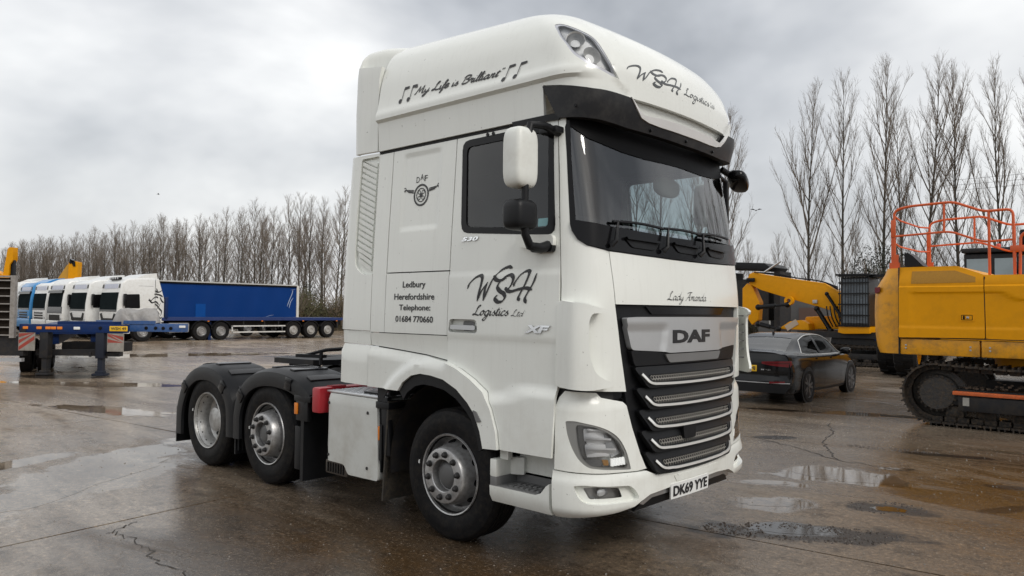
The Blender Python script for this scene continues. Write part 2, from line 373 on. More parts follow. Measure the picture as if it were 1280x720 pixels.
GL = {
 'a': ([[(.75,.8),(.45,1),(.1,.6),(.15,.1),(.4,0),(.7,.5),(.8,1)],[(.8,1),(.72,.3),(.85,0),(1.1,.25)]],1.02),
 'y': ([[(0,.9),(.1,.3),(.35,.05),(.6,.3),(.75,1)],[(.75,1),(.65,0),(.5,-.8),(.2,-1),(.1,-.75),(.5,-.2),(1.0,.25)]],.95),
 'i': ([[(0,.6),(.15,1)],[(.15,1),(.12,.2),(.25,0),(.5,.3)],[(.2,1.42),(.26,1.55)]],.45),
 'f': ([[(0,.3),(.4,1.3),(.55,1.9),(.4,2.1),(.25,1.7),(.2,0),(.15,-.8),(.25,-1),(.4,-.5),(.3,0),(.6,.3)],[(.02,.95),(.6,1.0)]],.58),
 'e': ([[(.05,.4),(.5,.65),(.45,.98),(.2,.95),(.03,.45),(.2,.02),(.45,.05),(.8,.35)]],.7),
 's': ([[(0,.2),(.4,1.05),(.35,.7),(.6,.35),(.45,.03),(.1,.1)]],.68),
 'r': ([[(0,.3),(.2,1.1),(.25,.85),(.55,.9),(.5,.3),(.65,0),(.85,.3)]],.75),
 'l': ([[(0,.3),(.35,1.4),(.35,2.1),(.2,2.0),(.12,.5),(.25,0),(.5,.3)]],.46),
 'n': ([[(0,.8),(.12,1),(.12,0)],[(.12,.5),(.4,1),(.55,.85),(.5,.25),(.62,0),(.9,.3)]],.85),
 'm': ([[(0,.8),(.12,1),(.12,0)],[(.12,.5),(.38,1),(.5,.85),(.46,0)],[(.46,.5),(.75,1),(.88,.85),(.83,.25),(.95,0),(1.2,.3)]],1.2),
 't': ([[(0,.3),(.32,1.7)],[(.32,1.7),(.2,.3),(.35,0),(.6,.3)],[(-.02,1.15),(.6,1.22)]],.58),
 'd': ([[(.75,.8),(.45,1),(.1,.6),(.15,.1),(.4,0),(.7,.5)],[(.95,2.1),(.75,.5),(.8,.05),(1.1,.3)]],1.02),
 'o': ([[(.5,1),(.15,.8),(.08,.3),(.3,0),(.6,.3),(.6,.75),(.45,1),(.55,.8),(.9,.85)]],.88),
 'g': ([[(.75,.8),(.45,1),(.1,.6),(.15,.1),(.4,0),(.7,.5),(.8,1)],[(.8,1),(.65,-.3),(.45,-1),(.1,-1),(.15,-.6),(.9,.25)]],.95),
 'c': ([[(.6,.8),(.45,1),(.15,.8),(.05,.35),(.2,0),(.45,.05),(.75,.35)]],.68),
 'M': ([[(0,0),(.2,.1),(.55,1.95)],[(.55,1.95),(.8,.2)],[(.8,.2),(1.35,2)],[(1.35,2),(1.4,.4),(1.55,0),(1.8,.2)]],1.85),
 'L': ([[(.3,1.4),(.55,1.6),(.8,1.9),(.75,2.1),(.5,1.9),(.45,1.0),(.3,.2),(0,.05),(.05,.25),(.5,.15),(1.1,0),(1.4,.3)]],1.3),
 'B': ([[(.4,1.9),(.2,0)],[(0,1.5),(.5,2.05),(1.1,1.95),(1.1,1.4),(.5,1.1)],[(.5,1.1),(1.1,.9),(1.1,.2),(.5,-.05),(.1,.15)]],1.3),
 'A': ([[(0,0),(.2,.05),(.8,1.3),(1.1,2.05)],[(1.1,2.05),(1.05,.5),(1.2,0),(1.45,.3)],[(.3,.7),(1.25,.8)],[(.1,1.6),(.4,1.9),(1.1,2.05),(1.6,2.0)]],1.5),
 '"': ([[(.15,2.1),(.1,1.6)],[(.4,2.1),(.35,1.6)]],.6), ' ': ([],.6),
 'W': ([[(-.5,1.0),(-.38,1.3),(-.1,1.65),(.25,1.85),(.4,1.7),(.36,1.3),(.24,.7),(.12,.1)],[(.12,.1),(.4,.75),(.82,1.45)],[(.82,1.45),(.68,.9),(.52,.1)],[(.52,.1),(.9,1.0),(1.25,1.6),(1.8,2.2),(2.4,2.45),(2.75,2.4)]],2.0),
 'S': ([[(-.62,1.9),(-.45,1.6),(-.05,1.52),(.5,1.7)],[(.38,.98),(.65,.9),(1.0,1.25),(1.15,1.7),(.9,1.9),(.4,1.75),(-.12,1.4),(-.3,1.05),(-.1,.8),(.28,.6),(.38,.3),(.15,.05),(-.25,0),(-.5,.18),(-.48,.35),(-.28,.5)]],1.0),
 'H': ([[(0,1.1),(.12,1.4),(.72,2.0),(1.3,2.2),(1.42,2.0),(1.12,1.25),(.7,.6),(.52,.25),(.6,0)],[(2.1,2.05),(1.8,1.35),(1.38,.7),(1.08,.2),(1.16,-.2)],[(-.85,.95),(-.3,.75),(.5,.9),(1.2,1.0),(1.75,.88)]],2.0),
}
def script(mb, text, box, w, mp, off=.003, shear=.28, pen=R(35), thin=.28, track=1.0, ymax=2.1, ymin=0.0):
    """cursive lettering; v0 is the baseline and v1 the cap height."""
    x = 0; st = []
    for ch in text:
        g, adv = GL[ch]
        for s in g: st.append([(x + p[0] + shear * p[1], p[1]) for p in s])
        x += adv * track
    x0 = min(p[0] for s in st for p in s); x1 = max(p[0] for s in st for p in s)
    for s in st:
        stroke(mb, [(box[0] + (p[0] - x0) / (x1 - x0) * (box[2] - box[0]), box[1] + p[1] / ymax * (box[3] - box[1])) for p in s], w, mp, off, pen, thin)
    return mb
# ------------------------------------------------------------------ cab surfaces (u along the plan outline, v = height)
def sp(z,ks):
    # smooth pchip-like interpolation
    xs=[k[0] for k in ks]; ys=[k[1] for k in ks]
    if z<=xs[0]: return ys[0]
    if z>=xs[-1]: return ys[-1]
    i=0
    while z>xs[i+1]: i+=1
    h=xs[i+1]-xs[i]; s=(ys[i+1]-ys[i])/h
    def sl(j):
        if j==0 or j==len(xs)-1:
            j2=min(max(j,1),len(xs)-1); return (ys[j2]-ys[j2-1])/(xs[j2]-xs[j2-1])
        a=(ys[j]-ys[j-1])/(xs[j]-xs[j-1]); b=(ys[j+1]-ys[j])/(xs[j+1]-xs[j])
        return 0 if a*b<=0 else 2*a*b/(a+b)
    m0,m1=sl(i),sl(i+1); u=(z-xs[i])/h
    return ys[i]*(2*u**3-3*u*u+1)+m0*h*(u**3-2*u*u+u)+ys[i+1]*(-2*u**3+3*u*u)+m1*h*(u**3-u*u)
CAB=dict(W=[(.5,1.235),(1.6,1.225),(2.1,1.21),(3.2,1.145)],F=[(.5,1.47),(1.2,1.475),(1.85,1.471),(2.23,1.437),(2.43,1.41),(3.15,1.28)],B=.1)
BUM=dict(W=[(.25,1.15),(.4,1.235),(.6,1.25),(1.25,1.235)],F=[(.25,1.40),(.36,1.47),(.5,1.492),(.7,1.485),(1.25,1.463)],B=.1)
ROOF=dict(W=[(3.10,1.155),(3.19,1.16),(3.40,1.172),(3.442,1.176),(3.455,1.205),(3.50,1.205),(3.55,1.185),(3.8,1.135),(3.95,1.075),(4.08,.965),(4.16,.82),(4.21,.6),(4.24,.05)],
 F=[(3.10,1.34),(3.34,1.395),(3.5,1.39),(3.65,1.355),(3.8,1.29),(3.95,1.17),(4.08,.97),(4.16,.72),(4.21,.35),(4.24,-.3)],B=.1,x0=True,tilt=.058)
T0,T1,TC=1.0,1.5,2.4
def S(c,t,z,off=0.0):
    sg=-1.0
    if t>TC: t=2*TC-t; sg=1.0
    W=sp(z,c['W']); F=sp(z,c['F']); B=c['B']
    yb=.75*W
    x0=min(T0,F-.36) if c.get('x0') else T0
    if t<=T0:
        x=t if x0==T0 else -.9+(t+.9)*(x0+.9)/(T0+.9)
        y=W; nx,ny=0.,1.
    elif t<T1:
        u=(t-T0)/(T1-T0); A=(x0,W); D=(F-B*yb*yb,yb)
        k=.62
        P1=(A[0]+k*(D[0]-A[0]),W); tl=k*(W-yb); P2=(D[0]-2*B*yb*tl,yb+tl)
        v=1-u
        x=v**3*A[0]+3*v*v*u*P1[0]+3*v*u*u*P2[0]+u**3*D[0]
        y=v**3*A[1]+3*v*v*u*P1[1]+3*v*u*u*P2[1]+u**3*D[1]
        dx=3*v*v*(P1[0]-A[0])+6*v*u*(P2[0]-P1[0])+3*u*u*(D[0]-P2[0])
        dy=3*v*v*(P1[1]-A[1])+6*v*u*(P2[1]-P1[1])+3*u*u*(D[1]-P2[1])
        l=(dx*dx+dy*dy)**.5 or 1; nx,ny=-dy/l,dx/l
    else:
        y=yb*(1-(t-T1)/(TC-T1)); x=F-B*y*y; l=(1+(2*B*y)**2)**.5; nx,ny=1/l,2*B*y/l
    k=c.get('tilt')
    if k and z>3.5: z-=k*x*min(1,(z-3.5)/.5)
    return (x+nx*off,sg*(y+ny*off),z)
CAB['W'][-1:]=[(3.2,1.145)]
FRONT=dict(W=[(.25,1.15),(.4,1.235),(.6,1.25),(1.25,1.235),(2.3,1.21)],F=[(.25,1.40),(.36,1.47),(.5,1.492),(.7,1.485),(1.2,1.474),(1.85,1.471),(2.23,1.437)],B=.1)
def smooth01(x): x = max(0.0, min(1.0, x)); return x * x * (3 - 2 * x)
def on(c): return lambda u, v, o=0.0: S(c, u, v, o)
cabm, bumm, roofm, frm = on(CAB), on(BUM), on(ROOF), on(FRONT)
def mir(p): return [(2 * TC - u, v) for u, v in p]

# ================================================================== the white tractor unit
truck = thing('tractor_unit', 'large white six-wheel lorry tractor unit with black script lettering parked in the foreground', 'truck')
def part(name, mb, m, parent=None, **k):
    lab = k.pop('label', None); o = mb.build(name, m, parent or truck, **k)
    if lab: o['label'] = lab
    return o
def P(name, mp, poly, m, parent=None, label=None, **k):
    mb = MB(); patch(mb, mp, poly, **k); return part(name, mb, m, parent, fix=False, label=label)
def PP(name, mp, poly, m, parent=None, **k):
    """the panel and its mirror image on the other flank."""
    a = P(name, mp, poly, m, parent, **k)
    holes = [mir(h) for h in k.pop('holes', ())]; of = k.pop('offf', None)
    b = P(name, mp, mir(poly), m, parent, holes=holes, offf=(lambda u, v: of(2 * TC - u, v)) if of else None, **k)
    return a, b
G = .005
# -- dark inner shell that shows in the shut lines
win = rpoly([(.128, 2.43), (1.02, 2.36), (.965, 3.125), (.09, 3.115)], .06)
shell_poly = [(-.9, .95), (-.6, 1.3), (0, 1.2), (.5, .85), (1.06, .82), (1.15, 1.2), (1.15, 3.18), (-.9, 3.18)]
PP('inner_shell', cabm, shell_poly, DARK, off=-.035, th=.01, holes=[[(.05, 2.3), (1.07, 2.3), (1.05, 3.14), (.04, 3.14)]], step=.2)
PP('inner_pillar', cabm, [(1.1, 1.2), (1.5, 1.2), (1.5, 2.3), (1.2, 2.38), (1.14, 3.18), (1.1, 3.18)], DARK, off=-.04, th=.01, step=.15)
# -- door
arch = [(.013, 1.399), (.164, 1.353), (.31, 1.286), (.44, 1.205), (.523, 1.081), (.582, .925), (.60, .797)]
doorp = [(.0 + G, 3.168), (G, 1.399)] + [(u + .008, v) for u, v in arch[1:]] + [(1.058, .80), (1.075, 1.28), (1.08, 1.6), (1.08, 2.13), (1.05, 2.79), (1.03, 3.168)]
def door_off(u, v):
    o = .0
    if v < 2.085: o += .008 * smooth01((2.085 - v) / .02)         # pressed crease under the window
    if v < 1.60: o += -.010 * smooth01((1.60 - v) / .02)
    edge = 1.285 if u > .78 else (1.205 + (u - .63) * .53 if u > .63 else 1.205)
    if u > .40 and v < edge: o += .034 * smooth01((edge - v) / .085)
    return o
hand = rpoly([(.025, 1.735), (.015, 1.632), (.335, 1.63), (.32, 1.733)], .03)
doors = PP('door', cabm, doorp, WHITE, holes=[win, hand], offf=door_off, th=.03, step=(.1, .022))
for d, mf in zip(doors, (lambda p: p, mir)):
    P('window_seal', cabm, mf(rpoly([(.108, 2.405), (1.045, 2.335), (.988, 3.15), (.066, 3.14)], .075)), GLOSSK, d, off=.002, th=.012, holes=[mf(rpoly([(.16, 2.45), (.985, 2.39), (.945, 3.09), (.118, 3.085)], .05))])
    P('window_glass', cabm, mf(rpoly([(.14, 2.43), (1.0, 2.37), (.955, 3.11), (.10, 3.105)], .05)), DGLASS, d, off=-.008, th=0)
    if mf is not mir: P('window_sticker', cabm, rrect(.885, 2.405, .985, 2.462, .004), mat('sticker_teal', (.22, .42, .45), .5), d, off=-.006, th=0)
    P('handle_recess', cabm, mf(rrect(.0, 1.615, .35, 1.75, .03)), WHITE2, d, off=-.030, th=.0)
    hb = MB()
    patch(hb, cabm, mf(rpoly([(.04, 1.69), (.04, 1.655), (.31, 1.652), (.31, 1.688)], .014)), off=.012, th=.03, step=.03)
    part('door_handle', hb, ALU, d, fix=False)
    P('handle_cup', cabm, mf(rpoly([(.15, 1.722), (.15, 1.645), (.27, 1.645), (.27, 1.720)], .02)), GREY, d, off=-.024, th=0)
b = MB()
for u in (.34, .40): b.lathe([(0, -.004), (.014, -.004), (.014, .004)], 10, Matrix.Translation(S(CAB, u, 3.152, .004)))
part('grommet', b, BLACK, doors[0])
# -- sleeper flank
sl = rrect(-.645, 2.47, -.175, 3.128, .05)
sl2 = rrect(-.625, 2.49, -.195, 3.108, .045)
def emb(u, v):
    d = min(u + .645, -.175 - u, v - 2.47, 3.128 - v)
    return -.012 * smooth01(d / .022)
PP('sleeper_panel', cabm, [(-.78, 2.118), (0 - G, 2.118), (0 - G, 3.168), (-.79 + G, 3.168)], WHITE, offf=emb, th=.03, step=(.02, .022))
PP('locker_door', cabm, [(-.78, 1.607), (-G, 1.607), (-G, 2.108), (-.78, 2.108)], WHITE, th=.03, off=.004)
PP('rear_corner_panel', cabm, [(-.978, 1.607), (-.79, 1.607), (-.796, 3.168), (-.985, 3.168)], WHITE, th=.03)
PP('lower_sleeper_panel', cabm, [(-.978, 1.494), (-.6, 1.47), (-.26, 1.444), (-G, 1.410), (-G, 1.600), (-.978, 1.600)], WHITE, th=.03, offf=lambda u, v: -.002 - .018 * smooth01((1.60 - v) / .03))
# -- wheel arch
archin = [(.458, .789), (.425, .907), (.364, 1.033), (.291, 1.109), (.169, 1.2), (.018, 1.264), (-.127, 1.286), (-.254, 1.292), (-.362, 1.27), (-.471, 1.205), (-.526, 1.135)]
def arch_off(u, v):
    r = math.hypot(u + .05, v - .52); rt = abs(v - 1.45)
    o = .018 - .0 + .038 * smooth01((.935 - r) / .055)
    top = 1.484 - .07 * smooth01((u + .98) / 1.0) if u < .02 else 9
    if u < .02: o -= .028 * smooth01((v - (top - .07)) / .07)
    return o
PP('front_mudguard', cabm, [(-.978, 1.484), (-.6, 1.46), (-.26, 1.434)] + arch + archin + [(-.978, 1.135)], WHITE, offf=arch_off, th=.06, step=(.035, .03))
lin = [(u - (u + .05) * .045, v - (v - .52) * .045) for u, v in archin]
lin2 = [(u - (u + .05) * .11, v - (v - .52) * .11) for u, v in archin]
PP('arch_trim', cabm, archin + lin2[::-1], BLACK, off=.035, th=.05, step=.06)
for sg in (1, -1):
    b = MB(); pr = []
    for k in range(25):
        a = R(26 + 162 * k / 24); pr.append((-.02 + .70 * cos(a), .52 + .72 * sin(a)))
    vs = []; 
    for x, z in pr: vs += [(x, sg * 1.19, z), (x, sg * .62, z)]
    b.add(vs, [(2 * k, 2 * k + 1, 2 * k + 3, 2 * k + 2) for k in range(24)])
    part('wheel_well', b, FRAME)
b = MB(); b.cur = 0; patch(b, cabm, rpoly([(.355, 1.062), (.392, 1.053), (.445, .985), (.40, .975)], .01), off=.066, th=.03, step=.05); part('marker_lamp', b, GREY, fix=False)
# -- side deflector behind the cab
lv = rpoly([(-1.245, 3.16), (-.992, 3.16), (-.984, 2.108), (-1.14, 2.108), (-1.25, 2.19), (-1.262, 2.7)], [.03, .02, .02, .1, .1, .1], 5)
def dfo(u, v): return -.03 * smooth01((-1.36 - u) / .07)
for sgn, mf in ((0, lambda p: p), (1, mir)):
    of = (lambda u, v: dfo(2 * TC - u, v)) if sgn else dfo
    dd = P('side_deflector', cabm, mf([(-.988, 1.615), (-.988, 3.185), (-1.425, 3.195), (-1.43, 1.62)]), WHITE, holes=[mf(lv)], offf=of, th=.03, step=.05)
    P('louvre_back', cabm, mf([(-1.29, 2.09), (-.985, 2.09), (-.985, 3.18), (-1.29, 3.18)]), WHITE, dd, off=-.03, th=0)
    if not sgn:
        for k in range(19):
            v = 2.16 + k * .0515; b = MB()
            u0 = -1.232 if v > 2.26 else -1.20 + .0 * k
            b.prism([(u0, v + .067), (-1.02, v - .023), (-1.02, v + .013), (u0, v + .10)], lambda u, w, o: S(CAB, u, min(w, 3.15), o), -.03, -.006)
            part('louvre_slat', b, WHITE2, dd)
    P('deflector_waist', cabm, mf([(-.988, 1.493), (-.988, 1.608), (-1.43, 1.612), (-1.41, 1.502)]), WHITE, off=-.012, th=.03, offf=of)
    P('lower_deflector', cabm, mf([(-.988, 1.14), (-.988, 1.484), (-1.375, 1.494), (-1.405, 1.43), (-1.41, 1.145)]), WHITE, off=.012, th=.04, offf=lambda u, v, of=of: of(u, v) - .028 * smooth01((v - 1.42) / .06))
# -- A-pillar and front corner
corner = [(1.088, 1.28), (1.09, 2.0), (1.065, 2.79), (1.04, 3.168), (1.125, 3.168), (1.135, 2.9), (1.155, 2.42), (1.165, 2.36), (1.20, 2.30), (1.27, 2.258), (1.44, 2.224), (1.474, 1.85), (1.53, 1.52), (1.585, 1.25), (1.3, 1.265)]
PP('front_corner_panel', cabm, corner, WHITE, th=.03, step=.05)
def ear(u, v): return .012 + .075 * smooth01((u - 1.07) / .13)
earp = rpoly([(1.066, 1.29), (1.068, 1.85), (1.09, 1.88), (1.25, 1.853), (1.36, 1.822), (1.35, 1.798), (1.283, 1.79), (1.267, 1.735), (1.272, 1.5), (1.312, 1.375), (1.415, 1.322), (1.40, 1.30), (1.28, 1.272)], [.03, .03, .03, .03, .008, .008, .02, .05, .06, .05, .008, .01, .05])
ears = (P('air_deflector', cabm, earp, WHITE, offf=ear, th=.075, step=.03), P('air_deflector', cabm, mir(earp), WHITE, offf=lambda u, v: ear(2 * TC - u, v) + .02, th=.02, step=.03))
for e, sg in zip(ears, (-1, 1)):
    b = MB(); c = S(CAB, 1.2, 1.55, .03)
    for k in range(6 if sg > 0 else 0):
        v = 1.40 + k * .075; q0 = S(CAB, 1.12, v, .02); q1 = S(CAB, 1.24, v, .02); q2 = S(CAB, 1.24, v, .085); q3 = S(CAB, 1.12, v, .055)
        vs = [Vector(q) + Vector((0, 0, dz)) for dz in (0, .012) for q in (q0, q1, q2, q3)]
        if sg > 0: vs = [Vector((q.x, -q.y, q.z)) for q in vs]
        b.add(vs, [(0, 1, 2, 3), (7, 6, 5, 4), (0, 4, 5, 1), (1, 5, 6, 2), (2, 6, 7, 3), (3, 7, 4, 0)])
    if sg > 0: part('vane', b, GREY, e)
# -- windscreen, cowl, bonnet panel
SCR = dict(CAB); scm = on(SCR)
glp = [(1.155, 2.40), (1.14, 2.9), (1.128, 3.10), (1.16, 3.168)]; glp = glp + mir(glp)[::-1]
scr = P('windscreen', cabm, glp, SCREEN, off=-.004, th=0, step=.07)
brd = [(1.148, 2.40), (1.128, 2.9), (1.113, 3.10), (1.15, 3.175)]; inb = [(1.172, 3.125), (1.172, 2.9), (1.192, 2.44)]
P('screen_border', cabm, brd + inb, GLOSSK, scr, off=.001, th=.01)
P('screen_border', cabm, mir(brd + inb), GLOSSK, scr, off=.001, th=.01)
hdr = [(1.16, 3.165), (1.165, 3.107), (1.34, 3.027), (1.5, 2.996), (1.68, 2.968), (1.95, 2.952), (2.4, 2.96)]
P('screen_band', cabm, hdr + mir(hdr)[::-1][1:], mat('screen_band_reflection', (.003, .003, .0035), .5, spec=.08), scr, off=.003, th=.006)  # dark header band; the visor's dark reflection is painted on as matte black
cw = [(1.160, 2.435), (1.152, 2.40), (1.162, 2.36), (1.197, 2.305), (1.268, 2.263), (1.44, 2.230), (1.72, 2.218), (2.13, 2.207), (TC, 2.205)]
cwt = [(TC, 2.372), (2.1, 2.372), (1.78, 2.385), (1.49, 2.398), (1.185, 2.435)]
cowl = P('wiper_cowl', cabm, cw + mir(cw)[::-1][1:] + mir(cwt)[::-1] + cwt[1:], GLOSSK, off=.012, th=.03, step=.07)
for c0 in (1.78, 2.33, 2.86):
    P('grip_recess', cabm, rpoly([(c0 - .21, 2.335), (c0 + .19, 2.325), (c0 + .13, 2.255), (c0 - .13, 2.262)], .03), BLACK, cowl, off=.022, th=.02)
    P('grip_bar', cabm, rpoly([(c0 - .2, 2.335), (c0 + .18, 2.325), (c0 + .17, 2.308), (c0 - .19, 2.318)], .006), GLOSSK, cowl, off=.045, th=.02)
for (b0, b1, w0, w1) in (((1.44, 2.265), (1.50, 2.43), (1.47, 2.435), (2.02, 2.425)), ((1.98, 2.255), (2.06, 2.43), (2.03, 2.43), (2.62, 2.42)), ((2.50, 2.255), (2.58, 2.43), (2.55, 2.43), (3.16, 2.44))):
    b = MB(); b.tube([S(CAB, *b0, .03), S(CAB, b0[0] + .02, b0[1] + .03, .06), S(CAB, *b1, .045)], [.022, .016, .009], 6)
    w = part('wiper', b, BLACK)
    b = MB(); b.tube([S(CAB, w0[0] + (w1[0] - w0[0]) * k / 8, w0[1] + (w1[1] - w0[1]) * k / 8 + .012 * sin(pi * k / 8), .028) for k in range(9)], .011, 5); part('blade', b, BLACK, w)
bpl = [(1.449, 2.222), (1.72, 2.210), (2.13, 2.199), (TC, 2.197)]; bpl = bpl + mir(bpl)[::-1][1:] + [(3.322, 1.857), (1.478, 1.857)]
bon = P('front_panel', frm, bpl, WHITE, off=.004, th=.035, step=.08)
bon['label'] = 'white front panel with a name in black script'
b = MB(); script(b, 'Lady Amanda', (2.03, 1.898, 2.60, 1.962), .0085, frm, .008, shear=.3); part('name_lettering', b, INK, bon, fix=False, smooth=0)
# -- grille
gl = [(1.482, 1.850), (1.54, 1.58), (1.588, 1.41), (1.605, 1.255), (1.667, .999), (1.745, .805), (1.80, .704), (1.888, .655), (2.11, .637), (TC, .634)]
gr = P('grille', frm, gl + mir(gl)[::-1][1:], BLACK, off=-.03, th=.03, step=.08)
P('grille_top_slot', frm, [(1.80, 1.845), (3.0, 1.845), (2.93, 1.79), (1.87, 1.79)], GLOSSK, gr, off=-.015, th=.01)
bd = rpoly([(1.553, 1.764), (1.70, 1.770), (TC, 1.772), (3.10, 1.770), (3.247, 1.764), (3.175, 1.538), (2.82, 1.517), (2.775, 1.508), (2.025, 1.508), (1.98, 1.517), (1.625, 1.538)], [.02, 0, 0, 0, .02, .03, .03, .02, .02, .03, .03])
def bdo(u, v):
    w = abs(u - TC); e = .40 + (1.69 - v) * .22
    o = .030
    if v < 1.695: o -= .016 * smooth01((w - e) / .02)
    return o
badge = P('badge_panel', frm, bd, SILVER, gr, offf=bdo, th=.05, step=(.025, .03))
b = MB(); letters(b, 'DAF', (2.06, 1.578, 2.60, 1.676), frm, .034, .012, bold=.045); lt = b
part('badge_lettering', lt, INK, badge, fix=False, smooth=0)
P('badge_underside', frm, rpoly([(1.62, 1.535), (1.99, 1.512), (2.03, 1.502), (2.77, 1.502), (2.81, 1.512), (3.18, 1.535), (3.14, 1.425), (1.66, 1.425)], .02), BLACK, gr, off=.012, th=.04)
P('lower_grip', frm, rpoly([(1.98, 1.50), (2.82, 1.50), (2.77, 1.437), (2.03, 1.437)], .02), GREY, gr, off=.026, th=.03)
rows = ((1.655, 1.405, 1.715, 1.295, 1.37), (1.675, 1.255, 1.75, 1.14, 1.213), (1.70, 1.10, 1.78, .985, 1.06), (1.725, .952, 1.81, .832, .905), (1.765, .80, 1.855, .682, .752))
for i, (u0, vt, uc, vb, ve) in enumerate(rows):
    pod = rpoly([(u0, vt + .012), (2 * TC - u0, vt + .012), (2 * TC - u0 - .10, vb - .028), (u0 + .10, vb - .028)], [.03, .03, .05, .05])
    def po(u, v, vt=vt, vb=vb): return .012 + .035 * smooth01((vt + .012 - v) / (vt - vb)) - .0
    mh = rpoly([(uc + .062, vb + .064), (2 * TC - uc - .055, vb + .066), (2 * TC - uc - .085, vb + .014), (uc + .105, vb + .014)], .015)
    sl_ = P('grille_slat', frm, pod, BLACK, gr, offf=po, th=.05, holes=[mh], step=.05)
    b = MB(); s_ = .0155; n = 0      # honeycomb
    for r in range(-1, 9):
        for c in range(0, 60):
            cu = uc + c * s_ * 1.9 + (r % 2) * s_ * .95; cvv = vb + .02 + r * s_ * 1.55
            if not pip(cu, cvv, mh): continue
            o_, i_ = [], []
            for k in range(6):
                a = R(30 + 60 * k); o_.append((cu + s_ * 1.08 * cos(a), cvv + s_ * 1.05 * sin(a))); i_.append((cu + s_ * .72 * cos(a), cvv + s_ * .70 * sin(a)))
            b.add([frm(u, v, po(u, v) - .006) for u, v in o_ + i_], [(k, (k + 1) % 6, 6 + (k + 1) % 6, 6 + k) for k in range(6)])
    tag(part('honeycomb_mesh', b, mat('mesh_grey', (.20, .19, .17), .5), gr, fix=False, smooth=0), kind='stuff')
    b = MB(); cpts = [(uc - .008, ve), (uc + .012, ve - .022), (uc + .05, vb + .018), (uc + .10, vb + .004), (uc + .16, vb), (TC - .3, vb - .006), (TC, vb - .008)]
    cpts = cpts + mir(cpts)[::-1][1:]; cpts = smoothpts(cpts, 4); up = []
    for k, (u, v) in enumerate(cpts):
        a_, c_ = cpts[max(k - 1, 0)], cpts[min(k + 1, len(cpts) - 1)]; dx, dy = c_[0] - a_[0], c_[1] - a_[1]; l = math.hypot(dx, dy); w = .0085
        up += [frm(u - dy / l * w, v + dx / l * w, po(u, v) + .004), frm(u - dy / l * w, v + dx / l * w, po(u, v) + .016), frm(u + dy / l * w, v - dx / l * w, po(u, v) + .016), frm(u + dy / l * w, v - dx / l * w, po(u, v) + .004)]
    n = len(cpts)
    b.add(up, [(4 * k + j, 4 * k + j + 1, 4 * k + 5 + j, 4 * k + 4 + j) for k in range(n - 1) for j in range(3)])
    part('chrome_strip', b, STRIP, sl_, fix=False)
P('camera_cover', frm, rpoly([(2.16, .965), (2.34, .965), (2.325, .868), (2.175, .868)], .02), BLACK, gr, off=.055, th=.03)
# -- lamp pods and bumper
lampo = rpoly([(1.136, 1.058), (1.20, 1.062), (1.36, 1.028), (1.455, .99), (1.548, .92), (1.607, .822), (1.642, .706), (1.414, .730), (1.29, .748), (1.226, .80), (1.178, .881), (1.147, .974)], [.012, .03, .05, .05, .05, .03, .012, .03, .04, .04, .04, .03])
lampi = rpoly([(1.205, 1.040), (1.34, 1.020), (1.445, .975), (1.535, .905), (1.59, .815), (1.618, .722), (1.42, .745), (1.31, .762), (1.25, .815), (1.222, .90)], .03)
podp = [(1.072, .728), (1.072, 1.15), (1.085, 1.215), (1.12, 1.258), (1.365, 1.248), (1.40, 1.215), (1.575, 1.178), (1.606, 1.15), (1.655, .999), (1.735, .805), (1.79, .704), (1.80, .695), (1.70, .690), (1.42, .707), (1.15, .722)]
def podo(u, v): return -.03 * smooth01((v - 1.15) / .09)
pods = PP('headlamp_panel', bumm, podp, WHITE, holes=[lampo], offf=podo, th=.05, step=.035)
